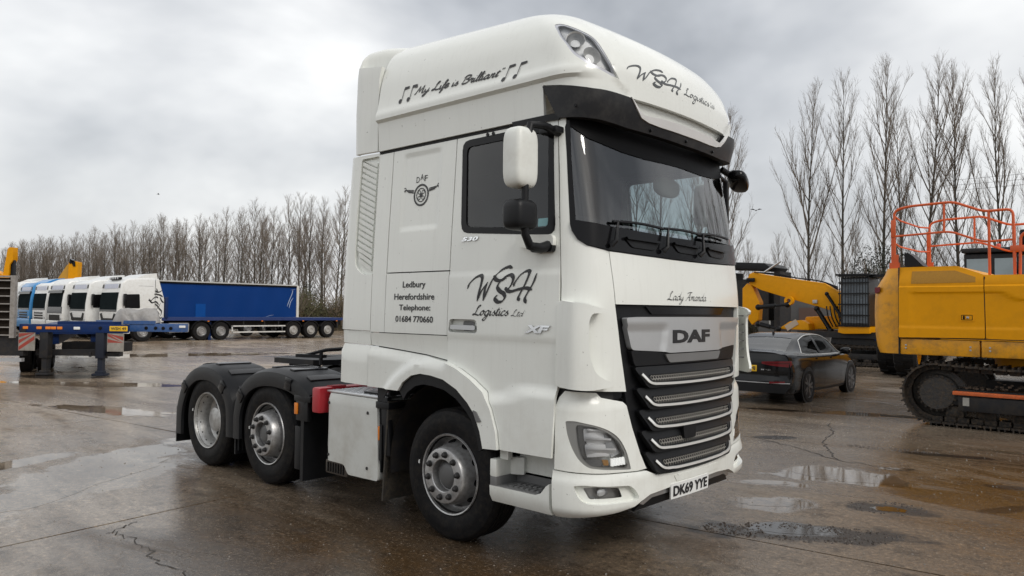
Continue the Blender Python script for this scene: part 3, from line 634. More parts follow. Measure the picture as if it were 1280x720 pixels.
for pd, mf, sg in zip(pods, (lambda p: p, mir), (1, -1)):
    mpo = (lambda u, v, o=0.0: S(BUM, u, v, o)) if sg > 0 else (lambda u, v, o=0.0: S(BUM, 2 * TC - u, v, o))
    hl = P('headlight', mpo, lampo, SILVER, off=-.006, th=.02, holes=[lampi], step=.06)
    hl.data.materials[0] = mat('lamp_bezel', (.26, .26, .25), .3, .4, var=.06)
    P('lamp_housing', mpo, [(1.12, .70), (1.66, .70), (1.66, 1.08), (1.12, 1.08)], mat('lamp_inside', (.20, .20, .19), .25, .4), hl, off=-.075, th=0)
    b = MB()
    for (u0, v0, u1, v1, o0, o1) in ((1.29, 1.01, 1.46, .955, -.02, -.06), (1.275, .955, 1.47, .89, -.01, -.06), (1.275, .885, 1.51, .80, -.008, -.06)):
        b.add([mpo(u0, v0, o0), mpo(u1, v0 - .02, o0), mpo(u1 + .02, v1, o1), mpo(u0 + .02, v1 + .01, o1), mpo(u0, v0 - .012, o0), mpo(u1, v0 - .032, o0)], [(0, 1, 2, 3), (0, 4, 5, 1), (4, 3, 2, 5)])
    part('reflector', b, mat('lamp_mirror', (.92, .92, .91), .22, .0), hl, fix=False, smooth=0)
    for pl_ in ([(1.262, 1.008), (1.36, .992), (1.46, .95), (1.50, .905), (1.27, .918)], [(1.272, .902), (1.515, .888), (1.545, .845), (1.55, .815), (1.29, .812)]):
        P('reflector_bowl', mpo, rpoly(pl_, .02), mat('lamp_mirror', (.92, .92, .91), .22), hl, offf=lambda u, v: -.052 + .10 * abs(u - 1.40) ** 1.5, th=.02, step=.03)
    P('reflector_wing', mpo, [(1.44, .965), (1.52, .91), (1.58, .82), (1.50, .80), (1.46, .86)], SILVER, hl, off=-.045, th=.01)
    P('lamp_floor', mpo, [(1.27, .80), (1.40, .795), (1.40, .75), (1.31, .762)], GREY, hl, off=-.03, th=.01)
    P('indicator_bulb', mpo, rpoly([(1.405, .795), (1.455, .79), (1.46, .753), (1.42, .755)], .008), mat('indicator', (.5, .24, .05), .3), hl, off=-.025, th=.01)
    for k in range(5):
        u = 1.475 + k * .027
        P('daytime_led', mpo, [(u, .797), (u + .02, .795), (u + .022, .742), (u + .002, .745)], mat('led', (.9, .9, .9), .3, emit=(1, 1, .94, .45)), hl, off=-.02, th=.01)
    P('lamp_lens', mpo, lampi, LENS, hl, off=-.002, th=0, step=.06)
fogo = rpoly([(1.19, .630), (1.255, .637), (1.62, .602), (1.675, .555), (1.702, .508), (1.672, .486), (1.36, .502), (1.27, .514), (1.225, .545)], [.02, .02, .04, .03, .03, .03, .02, .03, .03])
fogi = rpoly([(1.255, .612), (1.36, .614), (1.545, .590), (1.575, .522), (1.40, .533), (1.30, .537)], .015)
bt = [(1.062, .40), (1.15, .402), (1.31, .415), (1.53, .428), (1.66, .450), (1.72, .478), (1.815, .512), (2.05, .530), (TC, .534)]
bup = [(1.062, .40), (1.062, .72)] + [(1.15, .714), (1.42, .699), (1.70, .682), (1.79, .68), (1.885, .640), (2.11, .626), (TC, .622)]
bpoly = bup[1:] + mir(bup)[::-1][1:-1] + [(2 * TC - 1.062, .40)] + mir(bt)[1:] [::1] + bt[::-1][1:]
def bof(u, v):
    w = min(u, 2 * TC - u)
    o = .012 * smooth01((.70 - v) / .05) - .05 * smooth01((.46 - v) / .08)
    return o
bump = P('bumper', bumm, bpoly, WHITE, holes=[fogo, mir(fogo)], offf=bof, th=.06, step=(.05, .025))
for mf in (lambda p: p, mir):
    P('fog_recess', bumm, mf([(1.18, .47), (1.71, .47), (1.71, .65), (1.18, .65)]), WHITE2, bump, off=-.028, th=0, holes=[mf(fogi)], step=.05)
    fl = P('fog_lamp', bumm, mf([(1.24, .51), (1.59, .51), (1.59, .625), (1.24, .625)]), mat('fog_inside', (.42, .41, .39), .3, .4), bump, off=-.075, th=0)
    P('fog_lens', bumm, mf(fogi), LENS, fl, off=-.032, th=0)
    b = MB()
    c = S(BUM, mf([(1.42, .575)])[0][0], .575, -.05); b.ellipsoid(c, (.02, .06, .03), 12, 8, .8); part('fog_reflector', b, SILVER, fl)
# lower trim: dark mesh and bright strip around the number plate
lt0 = [(1.73, .452), (1.83, .512), (2.05, .520), (TC, .522)]; lt1 = [(TC, .487), (2.05, .485), (1.86, .478), (1.77, .440)]
lo = P('lower_trim', bumm, lt0 + mir(lt0)[::-1][1:] + mir(lt1)[::-1][:-1] + lt1, ALU, off=-.012, th=.03, step=.06)
lt2 = [(1.76, .445), (1.86, .475), (2.05, .482), (TC, .484)]; lt3 = [(TC, .42), (2.05, .42), (1.85, .41), (1.70, .40)]
P('lower_mesh', bumm, lt2 + mir(lt2)[::-1][1:] + mir(lt3)[::-1][:-1] + lt3, BLACK, off=-.03, th=.03, step=.06)
npl = P('number_plate', bumm, rrect(2.043, .436, 2.572, .549, .008), PLATE_W, off=.020, th=.012, step=.1)
b = MB(); letters(b, 'DK69 YYE', (2.07, .452, 2.545, .533), bumm, .0225, bold=.03); part('plate_lettering', b, INK, npl, fix=False, smooth=0)
P('tow_cover', bumm, [(2.09, .606), (2.75, .606), (2.75, .560), (2.12, .560)], WHITE, bump, off=.017, th=.01)
# gap between cab and bumper
PP('corner_gap', bumm, [(1.06, 1.0), (1.06, 1.29), (1.62, 1.29), (1.66, 1.1), (1.5, 1.05)], DARK, off=-.09, th=.01)
PP('gap_duct', bumm, rpoly([(1.38, 1.262), (1.60, 1.268), (1.60, 1.20), (1.45, 1.20)], .02), BLACK, off=-.04, th=.02)
# -- entry step
for sg in (-1, 1):
    sy = lambda u, v, o=0.0, sg=sg: (u, sg * (1.228 + o + .02 * smooth01((v - .40) / .08) - .02 * smooth01((.43 - v) / .04)), v)
    b = MB(); patch(b, sy, [(.497, .405), (1.058, .402), (1.058, .62), (1.03, .60), (.985, .545), (.93, .525), (.497, .525)], th=.08, step=.05)
    st = part('step_sill', b, WHITE, fix=False)
    b = MB(); patch(b, lambda u, v, o=0.0, sg=sg: (u, sg * (v + 1.0), .53 + o), [(.50, .0), (.50, .243), (.93, .243), (1.055, .20), (1.055, .0)], th=.03, step=.1)
    b.box((.785, sg * 1.005, .565), (.56, .02, .08)); b.box((.53, sg * 1.13, .558), (.064, .232, .075), bev=.008)
    for k in range(7):
        for j in range(2): b.box((.66 + k * .05, sg * (1.08 + .09 * j), .533), (.03, .05, .010))
    part('step_tread', b, GREY, st, fix=False)
    b = MB(); b.box((.53, sg * 1.13, .655), (.066, .236, .13), bev=.012); b.box((.60, sg * 1.045, .655), (.11, .07, .13), rot=R(-25 * sg), bev=.01); b.box((.83, sg * 1.005, .70), (.48, .02, .22)); part('step_riser', b, WHITE, st)
    b = MB(); b.box((.575, sg * 1.155, .755), (.085, .05, .09), bev=.01); part('step_bracket', b, WHITE2, st)
# ------------------------------------------------ roof
seam = [(-1.0, 3.19), (T0, 3.19)]
rp = [(-.985, 3.196)] + [(.905, 3.196), (.905, 3.42), (1.11, 3.385), (1.30, 3.357), (1.56, 3.345), (1.62, 3.345)]
lmp = rpoly([(1.085, 3.80), (1.155, 3.625), (1.30, 3.525), (1.565, 3.455), (1.53, 3.50), (1.455, 3.66), (1.40, 3.80), (1.16, 3.935), (1.085, 3.93)], [.03, .04, .04, .01, .02, .02, .06, .06, .04])
lmi = rpoly([(1.105, 3.80), (1.17, 3.65), (1.31, 3.55), (1.535, 3.485), (1.44, 3.66), (1.385, 3.79), (1.16, 3.915), (1.105, 3.905)], .03)
rtop = [(1.62, 3.345), (TC, 3.335)]
rpoly_ = rp + [(TC, 3.345)] + mir(rp)[::-1] + [(2 * TC + .985, 4.238), (-.985, 4.238)]
def roofo(u, v):
    u = min(u, 2 * TC - u); e = 1.635 - .13 * smooth01((v - 3.345) / .12) - .0 + .10 * smooth01((v - 3.55) / .35)
    o = .014 * smooth01((u - e) / .03) * (1 - smooth01((v - 3.95) / .1))     # raised centre panel
    return o
rf = P('roof_fairing', roofm, rpoly_, WHITE, holes=[lmp, mir(lmp)], offf=roofo, th=.03, step=(.04, .022))
rf['label'] = 'white high roof fairing with black script lettering'
b = MB(); patch(b, roofm, [(-1.0, 3.165), (1.06, 3.165), (1.06, 3.2), (-1.0, 3.2)], off=-.02, th=.0, step=.3); part('roof_seam', b, DARK, fix=False)
P('roof_gutter', cabm, [(.62, 3.168), (1.06, 3.155), (1.06, 3.205), (.60, 3.205)], GLOSSK, off=.018, th=.03)
for mf, sg in ((lambda p: p, 1), (mir, -1)):
    mpo = (lambda u, v, o=0.0: S(ROOF, u, v, o)) if sg > 0 else (lambda u, v, o=0.0: S(ROOF, 2 * TC - u, v, o))
    tl = P('roof_lamp', mpo, lmp, mat('lamp_surround', (.55, .56, .60), .3, .2), off=-.004, th=.02, holes=[lmi], step=.05)
    P('lamp_housing', mpo, [(1.06, 3.40), (1.6, 3.40), (1.6, 3.98), (1.06, 3.98)], mat('roof_lamp_inside', (.85, .85, .84), .35, .0), tl, off=-.05, th=0)
    for (u, v, r) in ((1.215, 3.755, .062), (1.335, 3.615, .062)):
        c = Vector(mpo(u, v, -.03)); nrm = (Vector(mpo(u, v, .1)) - Vector(mpo(u, v, 0))); nrm.z += .03; nrm.normalize()
        b = MB(); b.lathe([(r * 1.1, .02), (r, .016), (r * .8, -.01), (r * .4, -.03), (0, -.035)], 20, Matrix.Translation(c) @ nrm.to_track_quat('Y', 'Z').to_matrix().to_4x4())
        part('reflector', b, mat('reflector_grey', (.46, .46, .45), .45, .0), tl)
    P('lamp_lens', mpo, lmi, LENS, tl, off=.0, th=0, step=.05)
# sun visor
vis = [(.905, 3.41), (1.02, 3.19), (1.05, 3.165), (1.25, 3.155), (1.65, 3.128), (TC, 3.12)]; vt = [(.905, 3.41), (1.11, 3.38), (1.30, 3.352), (1.60, 3.338), (1.635, 3.335), (1.70, 3.262), (1.78, 3.205), (1.87, 3.190), (TC, 3.183)]
visor = P('sun_visor', roofm, vis + mir(vis)[::-1][1:] + mir(vt)[1:-1] + vt[::-1][:-1], mat('visor_plastic', (.014, .014, .016), .4, var=.3, dirt=(.06, .057, .053), dirt_amt=.5, spec=.3), offf=lambda u, v: .010 + .03 * smooth01((min(u, 4.8 - u) - 1.1) / .3), th=.06, step=(.05, .04))
for u in (1.18, 1.90, 2.4, 2.9):
    b = MB(); b.lathe([(0, -.006), (.012, -.006), (.012, .006)], 8, Matrix.Translation(S(ROOF, u, 3.23 if u < 1.3 else 3.15, .043))); part('visor_screw', b, GLOSSK, visor)
s0 = [(1.628, 3.340), (1.69, 3.276), (1.765, 3.216), (1.86, 3.196), (2.0, 3.189), (TC, 3.187)]; s1 = [(1.645, 3.338), (1.735, 3.262), (1.80, 3.238), (1.88, 3.242), (2.0, 3.250), (TC, 3.252)]
P('bright_strip', roofm, s0 + mir(s0)[::-1][1:] + mir(s1)[1:-1] + s1[::-1][:-1], mat('strip_silver', (.80, .80, .80), .32, .1), visor, off=.048, th=.03, step=.05)
P('strip_recess', roofm, s1 + mir(s1)[::-1][1:] + [(2 * TC - 1.63, 3.36), (1.63, 3.36)], WHITE, rf, off=-.035, th=.01, step=.05)
# rear side wings of the roof
for sg in (-1, 1):
    mp = lambda u, v, o, sg=sg: (u, sg * (1.155 + o - .03 * smooth01((v - 3.9) / .3) - .02 * smooth01((-1.28 - u) / .08)), v)
    b = MB(); patch(b, mp, [(-1.352, 3.215), (-1.01, 3.205), (-1.012, 3.6), (-1.0, 3.85), (-.975, 3.955), (-1.335, 4.015), (-1.36, 3.6)], off=0, th=.04, step=.06)
    part('roof_wing', b, WHITE, fix=False)
sec = [(0, 0), (.02, .06), (.05, .12), (.12, .165), (.25, .19), (.6, .215), (1.155 * 2 / 2, .225)]
b = MB()
prof = [(-1.335, 4.022), (-1.30, 4.17), (-1.27, 4.225), (-1.1, 4.24), (-.85, 4.20), (-.60, 4.16)]
def cap(i, j):
    u = i * (len(prof) - 1); k = min(int(u), len(prof) - 2); f = u - k; x = prof[k][0] * (1 - f) + prof[k + 1][0] * f; zt = prof[k][1] * (1 - f) + prof[k + 1][1] * f
    a = pi * j; y = -cos(a); s = abs(y) ** .35 * (1 if y > 0 else -1)
    w = 1.125 - .25 * i ** 2
    zz = 3.95 + (zt - 3.95) * (sin(a) ** .28 if 0 < j < 1 else 0) 
    return (x - .02 * (1 - i), w * s, max(zz, 3.93 + (4.02 - 3.93) * (1 - i)))
b.grid(cap, 16, 40); part('roof_spoiler', b, WHITE, fix=False)
# ------------------------------------------------ lettering on the flanks
b = MB()
script(b, '"My Life is Brilliant"', (-.50, 3.609, .535, 3.673), .019, lambda u, v, o=0.0: roofm(u, v - .034 * (u + .48), o), .004, shear=.32, thin=.42)
part('slogan_lettering', b, INK, rf, fix=False, smooth=0)
for x0 in (-.70, .515):
    b = MB()
    for dx in (0, .105 if x0 < 0 else .115):
        q = x0 + dx; zb = 3.578 - (.045 if x0 > 0 else 0); zt_ = zb + .10
        ringm(b, (q + .022, zb), 0, .020, roofm, .004, 14)
        b.add([roofm(q + .036, zb, .004), roofm(q + .043, zb, .004), roofm(q + .065, zt_, .004), roofm(q + .058, zt_, .004)], [(0, 1, 2, 3)])
        b.add([roofm(q + .055, zt_ - .012, .0045), roofm(q + .065, zt_ + .012, .0045), roofm(q + .125, zt_ + .014, .0045), roofm(q + .125, zt_ - .006, .0045)], [(0, 1, 2, 3)])
    part('music_note', b, INK, rf, fix=False, smooth=0)
ST = {"W": [[[0.215, 1.967], [0.239, 2.009], [0.296, 2.05], [0.347, 2.067], [0.37, 2.053], [0.363, 2.007], [0.341, 1.937], [0.325, 1.873]], [[0.325, 1.873], [0.366, 1.947], [0.43, 2.017]], [[0.43, 2.017], [0.404, 1.965], [0.387, 1.875]], [[0.387, 1.875], [0.436, 1.964], [0.482, 2.037], [0.553, 2.099], [0.625, 2.124], [0.667, 2.118]]], "S": [[[0.491, 2.064], [0.513, 2.034], [0.557, 2.026], [0.617, 2.043]], [[0.606, 1.97], [0.633, 1.96], [0.67, 1.997], [0.684, 2.042], [0.658, 2.065], [0.605, 2.05], [0.551, 2.013], [0.532, 1.977], [0.555, 1.949], [0.596, 1.928], [0.606, 1.9], [0.583, 1.873], [0.54, 1.868], [0.512, 1.886], [0.514, 1.904], [0.535, 1.92]]], "H": [[[0.69, 1.979], [0.703, 2.01], [0.764, 2.071], [0.821, 2.09], [0.835, 2.069], [0.803, 2.0], [0.759, 1.934], [0.741, 1.899], [0.749, 1.875]], [[0.908, 2.073], [0.877, 2.003], [0.834, 1.943], [0.804, 1.895], [0.813, 1.857]], [[0.603, 1.964], [0.658, 1.944], [0.74, 1.959], [0.81, 1.967], [0.868, 1.955]]]}
b = MB()
for g in ST.values():
    for q in g: stroke(b, [(1.635 + (u - .215) / .693 * .72, 3.493 + (v - 1.868) / .256 * .175) for u, v in q], .031, roofm, .017, R(42), .3)
script(b, 'Logistics', (2.36, 3.515, 2.80, 3.60), .015, roofm, .017, shear=.3); script(b, 'Ltd', (2.83, 3.52, 2.935, 3.575), .007, roofm, .017, shear=.3)
part('company_lettering', b, INK2, rf, fix=False, smooth=0)
b = MB()
dm = lambda u, v, o=0.0: S(CAB, u, v, o + .001 + door_off(u, v))
for g in ST.values():
    for s in g: stroke(b, s, .037, dm, .003, R(42), .24)
script(b, 'Logistics', (.285, 1.768, .645, 1.842), .0155, dm, .003, shear=.32); script(b, 'Ltd', (.675, 1.765, .81, 1.812), .007, dm, .003, shear=.32)
part('company_lettering', b, INK, doors[0], fix=False, smooth=0)
b = MB(); letters(b, 'XF', (.815, 1.648, 1.03, 1.703), dm, .010, .008, bold=.05, shear=.25); part('model_badge', b, CHROME, doors[0], fix=False, smooth=0)
b = MB(); letters(b, '530', (.125, 2.337, .305, 2.368), dm, .008, .006, bold=.03, shear=.25); part('power_badge', b, CHROME, doors[0], fix=False, smooth=0)
lkm = lambda u, v, o=0.0: S(CAB, u, v, o + .004)
lk_ = [o for o in truck.children if o.name.startswith('locker_door')][0]
for txt, bx in (('Ledbury', (-.558, 1.970, -.273, 2.037)), ('Herefordshire', (-.662, 1.884, -.160, 1.937)), ('Telephone:', (-.594, 1.782, -.203, 1.845)), ('01684 770660', (-.636, 1.699, -.168, 1.752))):
    b = MB(); letters(b, txt, bx, lkm, .003, bold=.02); part('address_lettering', b, INK, lk_, fix=False, smooth=0)
sp_ = [o for o in truck.children if o.name.startswith('sleeper_panel')][0]
b = MB(); em = lambda u, v, o=0.0: S(CAB, u, v, o - .0115); c = (-.408, 2.757)
ringm(b, c, .078, .094, em); ringm(b, c, .052, .060, em); ringm(b, c, .0, .018, em, n=14)
for k in range(4):
    a = R(45 + 90 * k); ringm(b, (c[0] + .034 * cos(a), c[1] + .034 * sin(a)), .012, .018, em, n=10)
for sx in (-1, 1):
    for k, (l, dv) in enumerate(((.20, .055), (.15, .035), (.12, .018))):
        x0, x1 = c[0] + sx * .095, c[0] + sx * (.095 + l * .6); z0 = c[1] + .01 + dv * .6
        b.add([em(x0, z0, .003), em(x1, z0 + .012, .003), em(x1, z0 + .020, .003), em(x0, z0 + .008, .003)], [(0, 1, 2, 3)])
    ringm(b, (c[0] + sx * .212, c[1] + .062), .012, .019, em, n=12)
for ch, u, dv in (('D', -.478, 0), ('A', -.428, .018), ('F', -.378, .004)): letters(b, ch, (u, 2.865 + dv, u + .038, 2.915 + dv), em, .003, bold=.0)
part('wheel_emblem', b, INK, sp_, fix=False, smooth=0)
# ------------------------------------------------ mirrors
def mirror_set(sg):
    b = MB(); b.ellipsoid((.965, sg * 1.475, 2.84), (.085, .110, .206), 24, 18, .42)
    mh = part('mirror_housing', b, WHITE2, smooth=60)
    b = MB(); b.box((.884, sg * 1.475, 2.84), (.012, .14, .30), bev=.005); part('mirror_glass', b, CHROME, mh)
    b = MB(); b.ellipsoid((.965, sg * 1.475, 2.452), (.088, .110, .105), 24, 16, .5); wm = part('wide_angle_mirror', b, BLACK, smooth=60)
    b = MB(); b.box((.882, sg * 1.475, 2.452), (.012, .14, .13), bev=.005); part('mirror_glass', b, CHROME, wm)
    b = MB(); b.tube([(1.03, sg * 1.13, 3.06), (1.03, sg * 1.30, 3.085), (1.02, sg * 1.44, 3.07), (1.01, sg * 1.47, 2.9), (1.01, sg * 1.48, 2.5), (1.01, sg * 1.47, 2.32), (1.01, sg * 1.42, 2.245), (1.02, sg * 1.32, 2.235), (1.02, sg * 1.2, 2.27)], [.03, .028, .026, .026, .026, .028, .032, .036, .036], 10)
    b.box((1.0, sg * 1.19, 3.075), (.16, .09, .045), bev=.01)
    part('mirror_arm', b, BLACK, smooth=50)
    mp = lambda u, v, o=0.0: S(CAB, u if sg < 0 else 2 * TC - u, v, o)
    b = MB(); patch(b, mp, rpoly([(.72, 2.352), (1.048, 2.335), (1.052, 2.25), (.86, 2.24), (.74, 2.27)], .03), off=.045, th=.045, step=.03); mf_ = part('mirror_foot', b, WHITE2, fix=False)
    b = MB(); patch(b, mp, rpoly([(.85, 2.26), (1.05, 2.268), (1.045, 2.215), (.88, 2.215)], .02), off=.05, th=.05, step=.05); part('foot_cover', b, BLACK, mf_, fix=False)
mirror_set(-1); n0 = set(truck.children); mirror_set(1)
for o in set(truck.children) - n0:
    if o.name.startswith(('mirror_h', 'wide')): o.location = (-.10, -.14, 0)
b = MB(); b.ellipsoid((1.22, 1.30, 3.03), (.09, .17, .06), 18, 12, .7, Matrix.Rotation(R(-20), 3, 'X') @ Matrix.Rotation(R(15), 3, 'Z')); b.tube([(1.15, 1.10, 3.12), (1.2, 1.2, 3.07)], .03, 8)
part('kerb_mirror', b, GLOSSK, smooth=60)
# ------------------------------------------------ wheels
def tyre_mb():
    b = MB(); g = []
    for c in (.085, .125, .165, .205, .235):
        g += [(.515, c - .008), (.502, c - .005), (.502, c + .005), (.515, c + .008)]
    b.lathe([(.29, .045), (.300, .022), (.318, .010), (.322, .013), (.345, .004), (.40, -.004), (.44, -.002), (.446, .001), (.452, .001), (.478, .010), (.492, .016), (.497, .026), (.508, .034), (.5145, .05)] + g + [(.513, .27), (.495, .29), (.44, .318), (.35, .31), (.30, .29), (.29, .27)], 72)
    return b
def wheel(parent, loc, flip=False, style='front', lab=None):
    t = tyre_mb().build('wheel', RUBBER, parent); t.location = loc; t.rotation_euler = (0, R(random.uniform(0, 36)), pi if flip else 0)
    b = MB()
    if style == 'front':
        b.lathe([(.318, .012), (.312, .0), (.302, .004), (.298, .03), (.288, .05), (.282, .10), (.276, .112), (.264, .108), (.238, .045), (.226, .0), (.220, -.045), (.210, -.062), (.204, -.064), (.128, -.064), (.122, -.058), (.116, .0), (.09, .01), (.0, .01)], 60)
        rim = b.build('rim', STEEL, t)
        b = MB(); b.lathe([(.114, .0), (.10, -.012), (.085, -.028), (.06, -.036), (.0, -.038)], 24); b.build('hub_cap', mat('hub_paint', (.13, .13, .13), .5, .4, var=.3), t)
        hm = None
        for k in range(10):
            a = 2 * pi * (k + .5) / 10; c = Vector((.1675 * cos(a), -.064, .1675 * sin(a)))
            o = bpy.data.objects.new('wheel_nut', hm) if hm else None
            if not hm:
                b = MB(); b.lathe([(.026, 0), (.026, -.006), (.019, -.008), (.018, -.026), (.010, -.034), (0, -.035)], 12); o = b.build('wheel_nut', NUT, t); hm = o.data
            else: link(o, t)
            o.location = c
        hm = None
        for k in range(10):
            a = 2 * pi * k / 10
            if not hm:
                b = MB(); b.lathe([(.033, -.0035), (.028, -.004), (.0, -.001)], 16); hm_o = b.build('vent_hole', GLOSSK, t); hm = hm_o.data; o = hm_o
            else: o = link(bpy.data.objects.new('vent_hole', hm), t)
            o.location = (.250 * cos(a), .074, .250 * sin(a))
            nrm = Vector((cos(a) * .92, -.39, sin(a) * .92)); o.rotation_mode = 'QUATERNION'; o.rotation_quaternion = (-nrm).to_track_quat('Y', 'Z')
    else:
        b.lathe([(.318, .012), (.312, .0), (.302, .004), (.297, .03), (.285, .05), (.272, .075), (.262, .14), (.258, .165), (.245, .178), (.20, .188), (.15, .188), (.14, .17), (.135, .10), (.12, .09), (.0, .09)], 60)
        b.build('rim', ALU if False else mat('rim_bright', (.48, .48, .47), .4, .55, var=.2, scale=10, dirt=(.14, .12, .09), dirt_amt=.5), t)
        hm = None
        for k in range(10):
            a = 2 * pi * (k + .5) / 10
            if not hm: b = MB(); b.lathe([(.02, 0), (.02, -.03), (.014, -.04), (0, -.04)], 10); o = b.build('wheel_nut', NUT, t); hm = o.data
            else: o = link(bpy.data.objects.new('wheel_nut', hm), t)
            o.location = (.172 * cos(a), .188, .172 * sin(a))
        hm = None
        for k in range(14):
            a = 2 * pi * k / 14
            if not hm: b = MB(); b.lathe([(.011, .0), (.009, -.006), (0, -.006)], 8); o = b.build('rivet', NUT, t); hm = o.data
            else: o = link(bpy.data.objects.new('rivet', hm), t)
            o.location = (.276 * cos(a), .066, .276 * sin(a))
    b = MB(); b.prism([(-.36, -.012), (-.36, .012), (-.352, .02), (-.348, -.012)], lambda u, v, o: (u, o, v), -.003, .004); b.build('valve_tag', PLATE_W, t)
    return t
random.seed(4)
W2, W3 = -2.712, -4.022
for sg in (-1, 1):
    fl = sg > 0; y = sg * 1.19
    wheel(truck, (0, y, .515), fl, 'front'); wheel(truck, (W2, y, .515), fl, 'front'); wheel(truck, (W3, y, .515), fl, 'rear')
    t = tyre_mb().build('inner_wheel', RUBBER, truck); t.location = (W3, sg * .84, .515); t.rotation_euler = (0, 0, pi if fl else 0)
b = MB()
for x in (0, W2, W3): b.tube([(x, -.9, .515), (x, .9, .515)], .08, 10); 
b.ellipsoid((W3, 0, .515), (.25, .28, .25), 14, 10)
part('axle', b, FRAME)
# ------------------------------------------------ chassis
b = MB()
for y in (-.40, .40): b.box((-2.1, y, .86), (5.9, .09, .27))
for x in (-4.95, -3.4, -2.0, -.6, .9): b.box((x, 0, .86), (.10, .75, .22))
part('chassis_rails', b, FRAME)
b = MB(); b.box((.5, 0, .75), (1.5, .8, .6), bev=.1); b.box((-.5, 0, 1.0), (1.2, .9, .35), bev=.08); part('engine_block', b, FRAME)
b = MB()
pl = [(-.46, -.52), (.35, -.52), (.46, -.3), (.46, .3), (.35, .52), (-.46, .52), (-.62, .30), (-.40, .09), (-.05, .06), (-.05, -.06), (-.40, -.09), (-.62, -.30)]
b.prism(pl, lambda u, v, o: (W3 + .75 + u, v, 1.20 + o - .06 * max(0, -u - .3)), -.03, .03)
for y in (-.4, .4): b.box((W3 + .75, y, 1.08), (.5, .1, .2))
part('fifth_wheel', b, FRAME)
b = MB(); b.box((-1.9, 0, 1.10), (1.3, .9, .05)); b.ellipsoid((-1.75, .25, 1.12), (.62, .62, .36), 20, 12, .55); b.box((-1.25, .1, 1.22), (.55, 1.5, .22), bev=.05); b.box((-1.8, .45, 1.2), (.5, .5, .18), bev=.05)
part('catwalk', b, BLACK)
b = MB(); b.tube([(-2.9, -.7, 1.28), (-2.55, -.6, 1.36), (-2.2, -.2, 1.40), (-2.0, .2, 1.40)], [.012, .02, .022, .015], 6); b.tube([(-2.62, -.62, 1.20), (-2.62, -.62, 1.36)], .02, 6); b.box((-2.75, -.66, 1.29), (.35, .09, .035), rot=.3)
part('light_bar', b, BLACK)
for k, (c, col) in enumerate((( .05, DARK), (.16, RED), (.27, DARK))):
    b = MB(); pts = []
    for i in range(41):
        a = i / 40; pts.append((-1.45 - .9 * a + .03 * cos(40 * a), c + .35 * sin(3 * a) + .03 * sin(40 * a), 1.75 - .42 * sin(pi * min(1, a * 1.05)) - .35 * a))
    b.tube(pts, .016, 5); part('air_line', b, col)
# ------------------------------------------------ mudguards of the rear axles
def sweep(path, sec, sg):
    b = MB(); n = len(sec); vs = []
    for i, (x, z) in enumerate(path):
        a = path[max(i - 1, 0)]; c = path[min(i + 1, len(path) - 1)]; dx, dz = c[0] - a[0], c[1] - a[1]; l = math.hypot(dx, dz) or 1; nx, nz = -dz / l, dx / l
        for y, hh in sec: vs.append((x + nx * hh, sg * y, z + nz * hh))
    return b.add(vs, [(i * n + k, i * n + k + 1, (i + 1) * n + k + 1, (i + 1) * n + k) for i in range(len(path) - 1) for k in range(n - 1)])
def guard(cx, pts, sg):
    path = smoothpts(pts, 5)
    sec = [(1.19, -.13), (1.222, -.125), (1.232, -.035), (1.215, .018), (1.15, .05), (1.05, .056), (.70, .056), (.62, .03), (.60, -.04)]
    g = part('mudguard', sweep(path, sec, sg), BLACK)
    for k, f in enumerate((.30, .42, .54, .66, .78)):
        b = MB(); i = int(f * (len(path) - 1)); x, z = path[i]; x2, z2 = path[i + 1]; a = math.atan2(z2 - z, x2 - x)
        Mx = Matrix.Rotation(-a, 3, 'Y'); b.box((x - sin(a) * .058, sg * .92, z + cos(a) * .058), (.085, .40, .022), rot=Mx, bev=.006)
        part('tread_rib', b, mat('wet_tread', (.022, .022, .024), .2), g)
    for f in (.26, .72):
        i = int(f * (len(path) - 1)); x, z = path[i]; x2, z2 = path[i + 1]; a = math.atan2(z2 - z, x2 - x); Mx = Matrix.Rotation(-a, 3, 'Y')
        b = MB(); b.box((x + sin(a) * .05, sg * 1.231, z - cos(a) * .05), (.11, .012, .12), rot=Mx, bev=.004); part('clip', b, GLOSSK, g)
    return g
